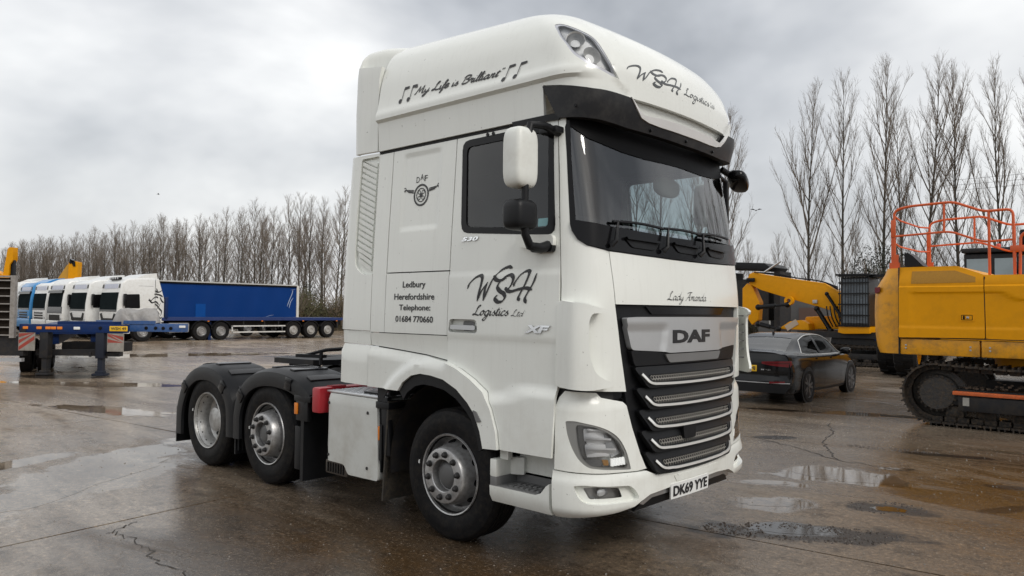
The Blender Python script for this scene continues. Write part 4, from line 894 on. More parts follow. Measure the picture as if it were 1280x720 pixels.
for sg in (-1, 1):
    guard(W3, [(-4.72, .30), (-4.70, .62), (-4.55, .90), (-4.30, 1.06), (-4.0, 1.10), (-3.72, 1.05), (-3.50, .90), (-3.40, .72), (-3.38, .40)], sg)
    guard(W2, [(-3.345, .40), (-3.34, .68), (-3.24, .90), (-3.05, 1.05), (-2.78, 1.125), (-2.45, 1.13), (-2.15, 1.08), (-1.98, .99), (-1.93, .955)], sg)
    b = MB(); b.box((-2.02, sg * .92, .935), (.28, .62, .06), bev=.012); b.box((-2.03, sg * 1.20, .82), (.20, .05, .20), bev=.01); b.box((-2.02, sg * .92, .55), (.05, .6, .80)); b.box((-2.13, sg * 1.185, .45), (.10, .03, .42), bev=.01)
    part('mud_flap_bracket', b, BLACK)
    b = MB(); b.box((-2.115, sg * 1.228, .835), (.05, .02, .11), bev=.006); part('side_marker', b, AMBER)
    b = MB()
    for k in range(12): b.tube([(-3.36 + .002 * k, sg * (.64 + k * .047), .26), (-3.36, sg * (.64 + k * .047), .80)], .012, 5)
    b.box((-3.36, sg * .90, .52), (.02, .58, .6)); part('spray_flap', b, BLACK)
    b = MB(); b.box((-4.735, sg * .92, .40), (.02, .58, .42)); part('spray_flap', b, BLACK)
    b = MB(); b.add([(-.74, sg * 1.20, 1.02), (-.74, sg * .62, 1.02), (-.80, sg * .62, .17), (-.80, sg * 1.20, .17), (-.76, sg * 1.20, 1.02), (-.76, sg * .62, 1.02), (-.82, sg * .62, .17), (-.82, sg * 1.20, .17)], [(0, 1, 2, 3), (7, 6, 5, 4), (0, 3, 7, 4), (1, 5, 6, 2)]); part('front_flap', b, mat('flap_rubber', (.03, .026, .022), .75, var=.4, scale=14, bump=.6, bscale=120, dirt=(.09, .07, .045), dirt_amt=.7))
    b = MB(); b.box((-.79, sg * 1.17, .80), (.09, .05, .50), rot=Matrix.Rotation(R(-6), 3, 'Y'), bev=.01); b.box((-.82, sg * 1.12, .98), (.18, .18, .06), bev=.01); b.box((-.84, sg * 1.19, .66), (.03, .03, .3)); part('flap_bracket', b, BLACK)
# ------------------------------------------------ battery box side
b = MB()
front = rpoly([(-1.672, 1.022), (-.895, 1.022), (-.868, .36), (-.88, .325), (-1.30, .318), (-1.36, .40), (-1.66, .405), (-1.685, .50)], [.05, .03, .03, .03, .03, .03, .03, .1])
def bxo(u, v): return -.05 * smooth01((-1.60 - u) / .075) - .02 * smooth01((v - .99) / .03) - .035 * smooth01((.55 - v) / .3) * 0
patch(b, lambda u, v, o=0.0: (u, -(1.205 + o), v), front, offf=bxo, th=.42, step=(.03, .05))
bx = part('battery_box', b, mat('box_white', (.60, .61, .58), .45, var=.05, dirt=(.30, .26, .20), dirt_amt=.5, scale=1.5, dz=(.32, 1.0, .35)), fix=False)
for x, z in ((-1.60, .935), (-1.02, .895), (-1.60, .46), (-1.02, .415)):
    o = MB().lathe([(.014, .004), (.014, -.004), (0, -.005)], 10, Matrix.Translation((x, -1.207, z))); part('bolt', o, NUT, bx)
b = MB(); b.box((-1.28, -.93, 1.035), (.80, .50, .018), bev=.004)
for i in range(17):
    for j in range(9): b.box((-1.645 + i * .046, -1.13 + j * .05, 1.046), (.034, .008, .006), rot=R(45 if (i + j) % 2 else -45))
part('tread_plate', b, ALU, bx)
b = MB(); b.box((-1.05, -1.05, 1.052), (.34, .10, .022), bev=.004); part('plate_edge', b, BLACK, bx)
b = MB(); b.box((-.88, -1.03, .70), (.05, .30, .60)); b.box((-.86, -1.13, .74), (.06, .06, .46), bev=.01); part('box_end', b, BLACK, bx)
b = MB(); b.box((-.872, -1.185, .735), (.045, .03, .12), bev=.005); part('side_marker', b, AMBER, bx)
b = MB(); b.box((-1.50, -1.14, .345), (.34, .10, .13), bev=.02); ex = part('exhaust_outlet', b, mat('sooty_steel', (.10, .085, .07), .6, .6, var=.3), bx)
for k in range(7): part('vent_slat', MB().box((-1.62 + k * .04, -1.195, .345), (.012, .012, .085)), GLOSSK, ex)
b = MB(); b.box((-1.40, -.55, .96), (.86, .24, .30), bev=.03); b.box((-1.79, -.92, .94), (.13, .62, .24), bev=.025)
for k in range(4): b.box((-1.82 + k * .025, -1.0, 1.063), (.012, .16, .012))
part('red_tank', b, RED)
b = MB(); b.box((-1.30, 1.0, .66), (.9, .5, .62), bev=.06); part('fuel_tank', b, ALU)
# ------------------------------------------------ cab interior
b = MB(); b.box((-.86, 0, 2.1), (.03, 2.2, 2.1)); b.box((.1, 0, 3.17), (2.0, 2.2, .03)); b.box((.15, 0, 1.25), (2.2, 2.2, .05)); b.box((-.55, 0, 1.75), (.6, 2.1, .5), bev=.05); part('cab_lining', b, TRIM)
b = MB()
b.grid(lambda i, j: (1.02 + .30 * (1 - (2 * i - 1) ** 2) * .6 - .25 * j, -1.1 + 2.2 * i, 2.30 + .08 * sin(pi * j) - .30 * (j > .99)), 20, 6); part('dashboard', b, mat('dash', (.05, .05, .052), .65), fix=False)
for sg in (-1, 1):
    b = MB(); b.box((.25, sg * .62, 1.95), (.5, .5, .16), bev=.05); b.box((-.02, sg * .62, 2.35), (.16, .5, .75), rot=Matrix.Rotation(R(-8), 3, 'Y'), bev=.06); b.box((-.07, sg * .62, 2.66), (.12, .30, .14), bev=.05); b.box((.2, sg * .62, 1.6), (.4, .4, .6)); part('seat', b, mat('seat_cloth', (.03, .03, .034), .8))
b = MB(); pts = [(.70 + .08 * sin(a) * .9, -.62 + .22 * cos(a), 2.32 + .20 * sin(a)) for a in [2 * pi * k / 24 for k in range(25)]]; b.tube(pts, .017, 8, cap=False); b.tube([(.70, -.82, 2.32), (.70, -.42, 2.32)], .02, 6); b.tube([(.7, -.62, 2.3), (.95, -.62, 2.05)], .04, 8); part('steering_wheel', b, BLACK)
b = MB(); b.ellipsoid((1.05, .30, 2.86), (.04, .20, .085), 16, 10, .8); part('sun_shade', b, mat('shade_grey', (.16, .17, .17), .6))
# ================================================================== ground
def concrete(name, film=0.0, tint=None):
    M = bpy.data.materials.new(name); M.use_nodes = True; t = M.node_tree; b = t.nodes['Principled BSDF']
    g = nd(t, 'ShaderNodeNewGeometry'); p = g.outputs['Position']
    big = nd(t, 'ShaderNodeTexNoise', Vector=p, Scale=.16, Detail=5.0, Roughness=.6, Distortion=.6).outputs[0]
    st = nd(t, 'ShaderNodeMapping', Vector=p); st.inputs['Rotation'].default_value = (0, 0, R(-6)); st.inputs['Scale'].default_value = (.35, 1.25, 1)
    med = nd(t, 'ShaderNodeTexNoise', Vector=st.outputs[0], Scale=.85, Detail=7.0, Roughness=.65, Distortion=.8).outputs[0]
    med2 = nd(t, 'ShaderNodeTexNoise', Vector=p, Scale=3.1, Detail=6.0, Roughness=.7).outputs[0]
    fine = nd(t, 'ShaderNodeTexNoise', Vector=p, Scale=38.0, Detail=4.0, Roughness=.75).outputs[0]
    vor = nd(t, 'ShaderNodeTexVoronoi', Vector=p, Scale=95.0)
    c = mixc(t, ramp(t, med, [(.36, 0.0), (.64, 1.0)]), (.125, .092, .064), (.33, .275, .215))
    far = nd(t, 'ShaderNodeSeparateXYZ', Vector=p).outputs[0]      # slabs turn paler towards the back of the yard
    pale = ramp(t, math_(t, 'ADD', math_(t, 'MULTIPLY', far, -.045), math_(t, 'MULTIPLY', math_(t, 'SUBTRACT', big, .5), .7)), [(.15, 0.0), (.85, 1.0)])
    c = mixc(t, pale, c, mixc(t, 1.0, c, (1.75, 1.68, 1.58), 'MULTIPLY'))
    # wet brown ground by the tractor unit, with its shade painted in
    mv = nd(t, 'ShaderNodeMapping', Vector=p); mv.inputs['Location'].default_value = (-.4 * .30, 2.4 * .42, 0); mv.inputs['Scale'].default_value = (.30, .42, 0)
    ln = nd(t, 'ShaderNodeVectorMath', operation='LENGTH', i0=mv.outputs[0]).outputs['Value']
    damp_shade = ramp(t, math_(t, 'ADD', ln, math_(t, 'MULTIPLY', math_(t, 'SUBTRACT', med, .5), 1.2)), [(.55, .85), (1.05, 0.0)])
    c = mixc(t, damp_shade, c, (.060, .040, .024))
    # ochre mud carried over the concrete by the machines
    mv = nd(t, 'ShaderNodeMapping', Vector=p); mv.inputs['Location'].default_value = (-4.4 * .26, -3.2 * .2, 0); mv.inputs['Scale'].default_value = (.26, .20, 0)
    ln = nd(t, 'ShaderNodeVectorMath', operation='LENGTH', i0=mv.outputs[0]).outputs['Value']
    mud = math_(t, 'SUBTRACT', math_(t, 'ADD', med, math_(t, 'MULTIPLY', big, .5)), math_(t, 'MULTIPLY', ln, .42))
    mud = ramp(t, mud, [(.24, 0.0), (.52, .92)])
    mud2 = ramp(t, nd(t, 'ShaderNodeTexNoise', Vector=st.outputs[0], Scale=.42, Detail=6.0, Roughness=.6, Distortion=1.0).outputs[0], [(.47, 0.0), (.68, .6)])
    c = mixc(t, math_(t, 'MAXIMUM', mud, mud2), c, (.092, .046, .010))
    c = mixc(t, math_(t, 'MULTIPLY', ramp(t, med2, [(.52, 0.0), (.66, 1.0)]), .65), c, (.046, .034, .024))
    spk = nd(t, 'ShaderNodeTexNoise', Vector=p, Scale=17.0, Detail=8.0, Roughness=.8).outputs[0]
    c = mixc(t, math_(t, 'MULTIPLY', ramp(t, spk, [(.53, 0.0), (.64, 1.0)]), .75), c, mixc(t, 1.0, c, (2.2, 2.1, 2.0), 'MULTIPLY'))
    c = mixc(t, math_(t, 'MULTIPLY', ramp(t, spk, [(.36, 1.0), (.47, 0.0)]), .75), c, mixc(t, 1.0, c, (.25, .23, .21), 'MULTIPLY'))
    c = mixc(t, math_(t, 'MULTIPLY', ramp(t, fine, [(.57, 0.0), (.68, 1.0)]), .55), c, (.44, .37, .29))
    c = mixc(t, math_(t, 'MULTIPLY', ramp(t, fine, [(.30, 1.0), (.44, 0.0)]), .75), c, (.022, .018, .015))
    wet = math_(t, 'ADD', math_(t, 'MULTIPLY', big, .55), math_(t, 'MULTIPLY', med, .45))
    wet = ramp(t, wet, [(.385, 0.0), (.49, 1.0)])
    # standing water gathers in shallow hollows
    wob = nd(t, 'ShaderNodeTexNoise', Vector=p, Scale=1.6, Detail=5.0, Roughness=.6).outputs[0]
    pm = 0.0
    for (hx, hy, rx, ry, ro) in HOLLOWS:
        mp = nd(t, 'ShaderNodeMapping', Vector=p, vector_type='TEXTURE'); mp.inputs['Location'].default_value = (hx, hy, 0); mp.inputs['Rotation'].default_value = (0, 0, ro); mp.inputs['Scale'].default_value = (rx, ry, 1000)
        d = nd(t, 'ShaderNodeVectorMath', operation='LENGTH', i0=mp.outputs[0]).outputs['Value']
        d = math_(t, 'ADD', d, math_(t, 'MULTIPLY', math_(t, 'SUBTRACT', wob, .5), 2.3)); d = math_(t, 'ADD', d, math_(t, 'MULTIPLY', math_(t, 'SUBTRACT', med2, .5), .7))
        k = ramp(t, d, [(.74, 1.0), (1.04, 0.0)]); pm = k if pm == 0.0 else math_(t, 'MAXIMUM', pm, k)
    for (hx, hy, rx, ry, ro) in STAINS:                    # worn-away tar and oil
        mp = nd(t, 'ShaderNodeMapping', Vector=p, vector_type='TEXTURE'); mp.inputs['Location'].default_value = (hx, hy, 0); mp.inputs['Rotation'].default_value = (0, 0, ro); mp.inputs['Scale'].default_value = (rx, ry, 1000)
        d = nd(t, 'ShaderNodeVectorMath', operation='LENGTH', i0=mp.outputs[0]).outputs['Value']
        d = math_(t, 'ADD', d, math_(t, 'MULTIPLY', math_(t, 'SUBTRACT', wob, .5), 1.6)); d = math_(t, 'ADD', d, math_(t, 'MULTIPLY', math_(t, 'SUBTRACT', med2, .5), 1.6))
        c = mixc(t, ramp(t, d, [(.70, .92), (1.05, 0.0)]), c, (.024, .019, .015))
    wet = math_(t, 'MAXIMUM', wet, pm)
    if film: wet = math_(t, 'MAXIMUM', wet, 1.0)
    c = mixc(t, math_(t, 'MULTIPLY', wet, .38), c, mixc(t, 1.0, c, (.35, .34, .33), 'MULTIPLY'))
    t.links.new(c, b.inputs['Base Color'])
    r = math_(t, 'SUBTRACT', .50, math_(t, 'MULTIPLY', wet, .33)); r = math_(t, 'ADD', r, math_(t, 'MULTIPLY', math_(t, 'SUBTRACT', med2, .5), .25), clamp=True)
    r = math_(t, 'MULTIPLY', r, math_(t, 'SUBTRACT', 1.0, math_(t, 'MULTIPLY', pm, .93)))
    if film: r = .025
    if isinstance(r, float): b.inputs['Roughness'].default_value = r
    else: t.links.new(r, b.inputs['Roughness'])
    t.links.new(math_(t, 'SUBTRACT', math_(t, 'ADD', .30, math_(t, 'MULTIPLY', math_(t, 'MAXIMUM', pm, wet), .22)), math_(t, 'MULTIPLY', mud, math_(t, 'MULTIPLY', math_(t, 'SUBTRACT', 1.0, pm), .2))), b.inputs['Specular IOR Level'])
    hgt = math_(t, 'ADD', math_(t, 'MULTIPLY', fine, .5), math_(t, 'ADD', math_(t, 'MULTIPLY', vor.outputs[0], .35), math_(t, 'MULTIPLY', med2, 1.2)))
    bp = nd(t, 'ShaderNodeBump', Height=hgt, Distance=.011)
    if film: bp.inputs['Strength'].default_value = .012
    else: t.links.new(math_(t, 'MULTIPLY', math_(t, 'SUBTRACT', .75, math_(t, 'MULTIPLY', wet, .50)), math_(t, 'SUBTRACT', 1.0, math_(t, 'MULTIPLY', pm, .97))), bp.inputs['Strength'])
    t.links.new(bp.outputs[0], b.inputs['Normal'])
    return M
HOLLOWS = [(-4.9, -1.9, 1.9, .55, R(125)), (-6.4, -4.0, 1.5, .45, R(118)), (-5.6, -2.6, 1.0, .22, R(115)), (-4.1, -2.5, 1.75, .62, R(122)), (-3.3, -4.9, 1.6, .5, R(100)), (1.32, 1.72, .45, .28, R(30)), (1.42, 3.52, .85, .55, R(35)), (1.8, 1.02, .5, .2, R(32)), (-9.6, -.2, 1.8, .4, R(20)), (-24, 7, 5, 1.2, R(70)), (1.0, 2.6, .5, .16, R(30)), (-.6, 9.0, 2.2, .3, R(20))]
STAINS = [(1.92, .98, .95, .32, R(32)), (2.22, 2.34, .42, .28, R(30)), (-.15, 5.55, .40, .16, R(40)), (1.95, 5.75, .70, .14, R(15)), (2.95, 4.2, .30, .12, R(20)), (3.1, 3.2, .55, .10, R(60)), (-6.8, 1.2, .8, .18, R(30)), (-9.5, 4.1, 1.1, .22, R(35)), (-17, 1.4, 1.6, .7, R(40)), (-13, 8, 2.2, .4, R(45)), (-20, 11, 3, .5, R(55)), (-1.5, 8.6, .9, .15, R(20))]
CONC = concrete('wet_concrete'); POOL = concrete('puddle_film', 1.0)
GRIT = mat('joint_grit', (.030, .026, .022), .75, var=.4, scale=20)
DIRTG = mat('yard_dirt', (.075, .062, .048), .7, var=.4, scale=.6, bump=.5, bscale=14)
b = MB(); b.grid(lambda i, j: (-1200 + 2000 * i, -900 + 2000 * j, -.035), 20, 20); tag(b.build('ground', DIRTG, None, smooth=0), kind='structure')
JA = R(6.3); ju = Vector((cos(JA), sin(JA))); jv = Vector((-sin(JA), cos(JA)))
J0U, J0V, DU, DV = -2.65, .32, 5.9, 5.0
random.seed(11)
def slab_mesh():
    b = MB(); top = []
    for x0, y0, x1, y1 in ((0, 0, 1, 0), (1, 0, 1, 1), (1, 1, 0, 1), (0, 1, 0, 0)):
        for k in range(7):
            f = k / 7; x, y = (x0 + (x1 - x0) * f) * DU, (y0 + (y1 - y0) * f) * DV
            q = .006 + abs(random.gauss(0, .006)) if k else .010
            x = min(max(x, q), DU - q); y = min(max(y, q), DV - q); top.append((x, y))
    n = len(top); b.add([(x, y, 0) for x, y in top] + [(x, y, -.05) for x, y in top], [tuple(range(n))] + [(i, n + i, n + (i + 1) % n, (i + 1) % n) for i in range(n)])
    o = b.build('concrete_slab', CONC, None, smooth=0, fix=False); return o
conc = bpy.data.objects.new('concrete_yard', None); COL.objects.link(conc); conc['kind'] = 'structure'
sm = [slab_mesh() for _ in range(4)]
meshes = [o.data for o in sm]
for o in sm: bpy.data.objects.remove(o)
ns = 0
for iu in range(-8, 6):
    for iv in range(-5, 8):
        wid = 2.2 if iu == 0 else 0.0; u0, v0 = J0U + iu * DU + (2.2 if iu > 0 else 0), J0V + iv * DV; c = ju * (u0 + DU / 2) + jv * (v0 + DV / 2); d = Vector((c.x - 4.33, c.y + 5.29))
        dep = d.x * CF.x + d.y * CF.y; lat = d.x * CR.x + d.y * CR.y
        if dep < -8 or abs(lat) > dep * .8 + 13: continue
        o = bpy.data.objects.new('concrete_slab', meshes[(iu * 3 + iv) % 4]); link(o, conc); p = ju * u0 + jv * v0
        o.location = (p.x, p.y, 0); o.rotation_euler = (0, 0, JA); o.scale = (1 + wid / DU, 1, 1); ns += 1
def blob(c, rx, ry, rot, n=90, rough=.28, seed=0):
    rnd = random.Random(seed); ph = [(rnd.uniform(0, 6.28), rnd.uniform(.3, 1)) for _ in range(14)]; o = []
    for k in range(n):
        a = 2 * pi * k / n; r = 1 + rough * sum(w * sin((j + 2) * a + q) / (j + 1.6) for j, (q, w) in enumerate(ph)) * .8
        x, y = rx * r * cos(a), ry * r * sin(a); o.append((c[0] + x * cos(rot) - y * sin(rot), c[1] + x * sin(rot) + y * cos(rot)))
    return o
def sheet(name, poly, m, z, kind='structure'):
    b = MB(); c = (sum(p[0] for p in poly) / len(poly), sum(p[1] for p in poly) / len(poly)); n = len(poly)
    b.add([(x, y, z) for x, y in poly] + [(*c, z)], [(i, (i + 1) % n, n) for i in range(n)])
    o = b.build(name, m, None, smooth=0, fix=False); o['kind'] = kind; return o
for i, (c, rx, ry, rot, rg) in enumerate((((-4.1, -2.5), 1.15, .34, R(122), .45), ((1.30, 1.72), .24, .13, R(30), .35), ((1.42, 3.52), .50, .30, R(35), .45), ((1.80, 1.02), .34, .13, R(32), .4), ((2.23, 2.32), .14, .10, R(30), .4), ((1.75, 4.35), .17, .10, R(30), .4), ((.95, 2.55), .22, .06, R(30), .4), ((-9.6, -.2), 1.5, .25, R(20), .5), ((-14.5, 1.2), 2.2, .5, R(40), .45), ((2.4, 6.6), .35, .10, R(10), .4), ((-24, 7), 3.0, .5, R(70), .5), ((-6, 15), 1.6, .3, R(40), .5))):
    sheet('puddle', blob(c, rx, ry, rot, 110, rg, i + 3), POOL, .0012)
def crack(pts, w, seed):
    rnd = random.Random(seed); P_ = []
    for a, c in zip(pts[:-1], pts[1:]):
        for k in range(9):
            f = k / 9; P_.append((a[0] + (c[0] - a[0]) * f + rnd.gauss(0, .022), a[1] + (c[1] - a[1]) * f + rnd.gauss(0, .022)))
    P_.append(pts[-1]); b = MB(); vs = []
    for i, p in enumerate(P_):
        a = P_[max(i - 1, 0)]; c = P_[min(i + 1, len(P_) - 1)]; dx, dy = c[0] - a[0], c[1] - a[1]; l = math.hypot(dx, dy) or 1; q = w * rnd.uniform(.4, 1.3) / 2
        vs += [(p[0] - dy / l * q, p[1] + dx / l * q, .003), (p[0] + dy / l * q, p[1] - dx / l * q, .003)]
    b.add(vs, [(2 * i, 2 * i + 1, 2 * i + 3, 2 * i + 2) for i in range(len(P_) - 1)])
    o = b.build('crack', GRIT, conc, smooth=0, fix=False); return o
for i, (pts, w) in enumerate((([(-2.25, -2.62), (-2.10, -2.9), (-1.7, -2.85), (-1.2, -2.95), (-.75, -2.9), (0, -3.3)], .010), ([(-.15, 7.6), (.25, 6.6), (.45, 5.6), (.75, 5.0), (1.07, 4.42)], .02), ([(-.5, 5.38), (.3, 4.95), (1.07, 4.42), (1.9, 4.3)], .018), ([(-6.2, 1.0), (-5.2, .9), (-4.3, .5), (-3.2, .6)], .02), ([(-8.0, .6), (-7.0, 1.3), (-6.2, 1.0)], .02), ([(-14, 5), (-12, 6.2), (-10.5, 6.0), (-8, 7.2)], .035))): crack(pts, w, i)
def pebbles(name, spots, seed, m):
    rnd = random.Random(seed); b = MB()
    for (cx, cy, rx, ry, rot, n, s0, s1, hollow) in spots:
        for _ in range(n):
            a = rnd.uniform(0, 2 * pi); r = math.sqrt(rnd.uniform(hollow, 1)) if rx < 3 else math.sqrt(rnd.random())
            x, y = rx * r * cos(a), ry * r * sin(a); X, Y = cx + x * cos(rot) - y * sin(rot), cy + x * sin(rot) + y * cos(rot); s = rnd.uniform(s0, s1)
            vs = [(X + s * rnd.uniform(.6, 1.1) * cos(q + a), Y + s * rnd.uniform(.6, 1.1) * sin(q + a), .0) for q in (0, 1.6, 3.1, 4.7)] + [(X + s * rnd.uniform(-.4, .4), Y + s * rnd.uniform(-.4, .4), s * rnd.uniform(.4, .8))]
            b.add(vs, [(0, 1, 4), (1, 2, 4), (2, 3, 4), (3, 0, 4)])
    o = b.build(name, m, None, smooth=0, fix=False); o['kind'] = 'stuff'; return o
pebbles('gravel', [(-1.5, -2.2, 6, 3, .1, 900, .003, .010, 0), (2.2, 3.2, 4, 4, 0, 900, .004, .012, 0), (-5, 3, 9, 5, .3, 500, .006, .016, 0)], 5, mat('stone', (.17, .155, .135), .7, var=.5, scale=30))
pebbles('rubble', [(1.92, .98, .80, .27, R(32), 520, .005, .018, .15), (2.2, 2.35, .34, .26, R(30), 110, .006, .018, .35), (1.3, 5.7, .6, .12, R(15), 200, .006, .016, .1)], 6, mat('broken_tar', (.038, .027, .020), .5, var=.7, scale=40))
# ================================================================== dark saloon car
INKC = mat('car_paint', (.004, .0045, .006), .15, var=.1, coat=.12, dirt=(.02, .017, .014), dirt_amt=.25, scale=5, spec=.3)
CARG = glass('car_glass', (.13, .16, .16), .01, gain=.4)
def loft_car():
    # station: s, z_bottom, half width, z_shoulder, half width at shoulder, z_roof, half width at roof
    st = [(0, .36, .74, .86, .70, .90, .56), (.04, .30, .81, .95, .755, .985, .60), (.14, .24, .87, .985, .80, 1.035, .64), (.35, .22, .905, .985, .845, 1.05, .66), (.75, .21, .92, .965, .865, 1.165, .61), (1.20, .20, .922, .95, .875, 1.305, .57), (1.60, .19, .92, .94, .875, 1.375, .56), (2.05, .18, .92, .93, .875, 1.392, .57), (2.5, .18, .92, .925, .875, 1.375, .585), (2.9, .18, .92, .92, .87, 1.29, .62), (3.25, .18, .92, .915, .86, 1.12, .66), (3.5, .19, .92, .905, .85, .99, .68), (3.9, .20, .918, .86, .82, .915, .62), (4.3, .21, .89, .78, .76, .83, .55), (4.6, .24, .80, .66, .66, .72, .48), (4.74, .34, .62, .55, .50, .60, .36)]
    return st
CST = loft_car()
def carS(s, k, o=0.0):
    """s along the car, k in -1..1 around: 0 is the roof centre, +-1 the sill; |k| .45 the shoulder."""
    v = [sp(s, [(q[0], q[i]) for q in CST]) for i in range(1, 7)]
    zb, w, zs, ws, zr, wr = v; a = abs(k); sg = 1 if k >= 0 else -1
    pts = [(0, 0, zr + .012), (.14, wr * .6, zr + .006), (.23, wr * .93, zr - .012), (.27, wr + .01, zr - .03), (.43, ws - .022, zs + .012), (.46, ws + .008, zs - .008), (.56, (ws + w) / 2 + .012, zs - .10), (.72, w, (zs + zb) / 2 + .02), (.90, w - .01, zb + .10), (1.0, w - .05, zb)]
    y = sp(a, [(p[0], p[1]) for p in pts]); z = sp(a, [(p[0], p[2]) for p in pts])
    e = .004; y2 = sp(min(a + e, 1), [(p[0], p[1]) for p in pts]); z2 = sp(min(a + e, 1), [(p[0], p[2]) for p in pts]); y1 = sp(max(a - e, 0), [(p[0], p[1]) for p in pts]); z1 = sp(max(a - e, 0), [(p[0], p[2]) for p in pts])
    dy, dz = y2 - y1, z2 - z1; l = math.hypot(dy, dz) or 1
    return (sg * (y - dz / l * o), s, z + dy / l * o)
car = thing('saloon_car', 'dark wet saloon car with yellow rear plate parked beyond the white tractor unit', 'car', (-2.40, 9.32, 0), R(1.5))
def cpart(name, mb, m, par=None, **k): return mb.build(name, m, par or car, **k)
side_win = [(.84, .405), (1.2, .29), (1.75, .272), (2.45, .272), (2.98, .30), (3.38, .41), (3.30, .428), (1.02, .428)]
rear_win = [(.40, -.235), (.46, -.25), (1.14, -.225), (1.17, 0), (1.14, .225), (.46, .25), (.40, .235), (.38, 0)]
fr_win = [(2.72, -.21), (3.38, -.26), (3.44, 0), (3.38, .26), (2.72, .21), (2.68, 0)]
b = MB(); patch(b, carS, [(.11, -1), (4.74, -1), (4.74, 1), (.11, 1)], th=0, step=(.09, .025), holes=[side_win, [(s, -k) for s, k in side_win], rear_win, fr_win])
for s0 in (.11, 4.74):
    n = 21; q = [carS(s0, -1 + 2 * k / (n - 1)) for k in range(n)]; b.add(q, [tuple(range(n))])
cbody = cpart('body', b, INKC)
b = MB(); b.box((0, 2.0, .62), (1.5, 2.9, .5)); b.box((0, 1.35, .9), (1.3, .25, .5), bev=.08)
for x in (-.38, .38): b.box((x, 2.55, .95), (.48, .2, .6), bev=.08)
cpart('interior', b, DARK)
for sgn in (1, -1):
    sw = [(s, k * sgn) for s, k in side_win]
    b = MB(); patch(b, carS, sw, off=-.008, th=0, step=(.1, .03)); gl_ = cpart('side_window', b, CARG, fix=False); gl_.data.flip_normals()
    b = MB(); mid = [(1.93, .27 * sgn), (2.03, .27 * sgn), (2.05, .43 * sgn), (1.90, .43 * sgn)]; patch(b, carS, mid, off=-.002, th=.01, step=.05); cpart('window_pillar', b, GLOSSK, gl_, fix=False)
    inner = [(.872, .404), (1.215, .295), (1.75, .277), (2.45, .277), (2.97, .305), (3.345, .409), (3.29, .423), (1.03, .423)]
    b = MB(); patch(b, carS, [(s, k * sgn) for s, k in side_win], off=.004, th=.01, step=(.1, .03), holes=[[(s, k * sgn) for s, k in inner]]); cpart('window_trim', b, STRIP, cbody, fix=False)
    for s0 in (1.08, 1.98, 3.05):
        b = MB(); patch(b, carS, [(s0 + .0, .435 * sgn), (s0 + .012, .435 * sgn), (s0 + .012 + .03 * (s0 > 3), .93 * sgn), (s0 + .03 * (s0 > 3), .93 * sgn)] if s0 > 1.5 else [(s0 + .18, .435 * sgn), (s0 + .192, .435 * sgn), (s0 + .35, .62 * sgn), (s0 + .34, .62 * sgn)], off=.0015, th=0, step=(.1, .03)); cpart('door_seam', b, GLOSSK, cbody, fix=False)
    for s0 in (1.50, 2.42):
        b = MB(); patch(b, carS, [(s0, .52 * sgn), (s0 + .24, .52 * sgn), (s0 + .24, .545 * sgn), (s0, .545 * sgn)], off=.025, th=.02, step=.1); cpart('door_handle', b, INKC, cbody, fix=False)
    b = MB(); b.ellipsoid((sgn * 1.0, 3.16, .985), (.115, .07, .075), 14, 10, .7); b.tube([(sgn * .86, 3.2, .93), (sgn * .98, 3.18, .95)], .025, 6); cpart('door_mirror', b, INKC)
    b = MB(); patch(b, carS, [(.35, .985 * sgn), (4.2, .985 * sgn), (4.2, .93 * sgn), (.35, .93 * sgn)], off=.008, th=.01, step=.2); cpart('sill', b, BLACK, fix=False)
for nm, pl in (('rear_window', rear_win), ('windscreen', fr_win)):
    b = MB(); patch(b, carS, pl, off=-.006, th=0, step=(.08, .04)); cpart(nm, b, glass('rear_glass', (.35, .42, .40), .10, gain=.6), fix=False).data.flip_normals()
def cback(x, z, o=0.0):
    a = min(1.0, abs(x) / .905)
    return (x, -.02 - o + .20 * a ** 5 + .06 * smooth01((z - .86) / .16) + .03 * smooth01((.62 - z) / .05) - .05 * smooth01((.58 - z) / .1), z)
b = MB(); patch(b, cback, rpoly([(-.80, .24), (.80, .24), (.885, .42), (.90, .62), (.88, .82), (.80, .965), (.60, 1.00), (-.60, 1.00), (-.80, .965), (-.88, .82), (-.90, .62), (-.885, .42)], .05), off=0, th=.16, step=.05); cpart('tailgate', b, INKC, fix=False)
for sgn in (1, -1):
    b = MB(); patch(b, cback, rpoly([(.34 * sgn, .845), (.34 * sgn, .80), (.60 * sgn, .765), (.865 * sgn, .745), (.883 * sgn, .80), (.872 * sgn, .87)], .012), off=.008, th=.03, step=.03); tl = cpart('tail_light', b, REDL, fix=False)
    b = MB(); patch(b, cback, [(.40 * sgn, .828), (.40 * sgn, .813), (.85 * sgn, .815), (.85 * sgn, .838)], off=.012, th=.01, step=.05); cpart('light_bar', b, mat('red_dark', (.07, .004, .006), .2), tl, fix=False)
    b = MB(); patch(b, cback, [(.50 * sgn, .455), (.78 * sgn, .47), (.78 * sgn, .435), (.50 * sgn, .42)], off=.012, th=.02, step=.05); cpart('reflector', b, REDL, fix=False)
b = MB(); patch(b, cback, [(-.86, .42), (.86, .42), (.86, .434), (-.86, .434)], off=.008, th=.02, step=.05); cpart('bumper_trim', b, ALU, fix=False)
b = MB(); patch(b, cback, [(-.78, .23), (.78, .23), (.85, .40), (-.85, .40)], off=.004, th=.02, step=.05); cpart('diffuser', b, BLACK, fix=False)
b = MB(); patch(b, cback, [(-.85, .60), (.85, .60), (.85, .607), (-.85, .607)], off=.003, th=.0, step=.05); cpart('tailgate_seam', b, DARK, fix=False)
b = MB(); b.box((-.02, -.028, .705), (.52, .02, .125), bev=.004); cpl = cpart('number_plate', b, PLATE_Y)
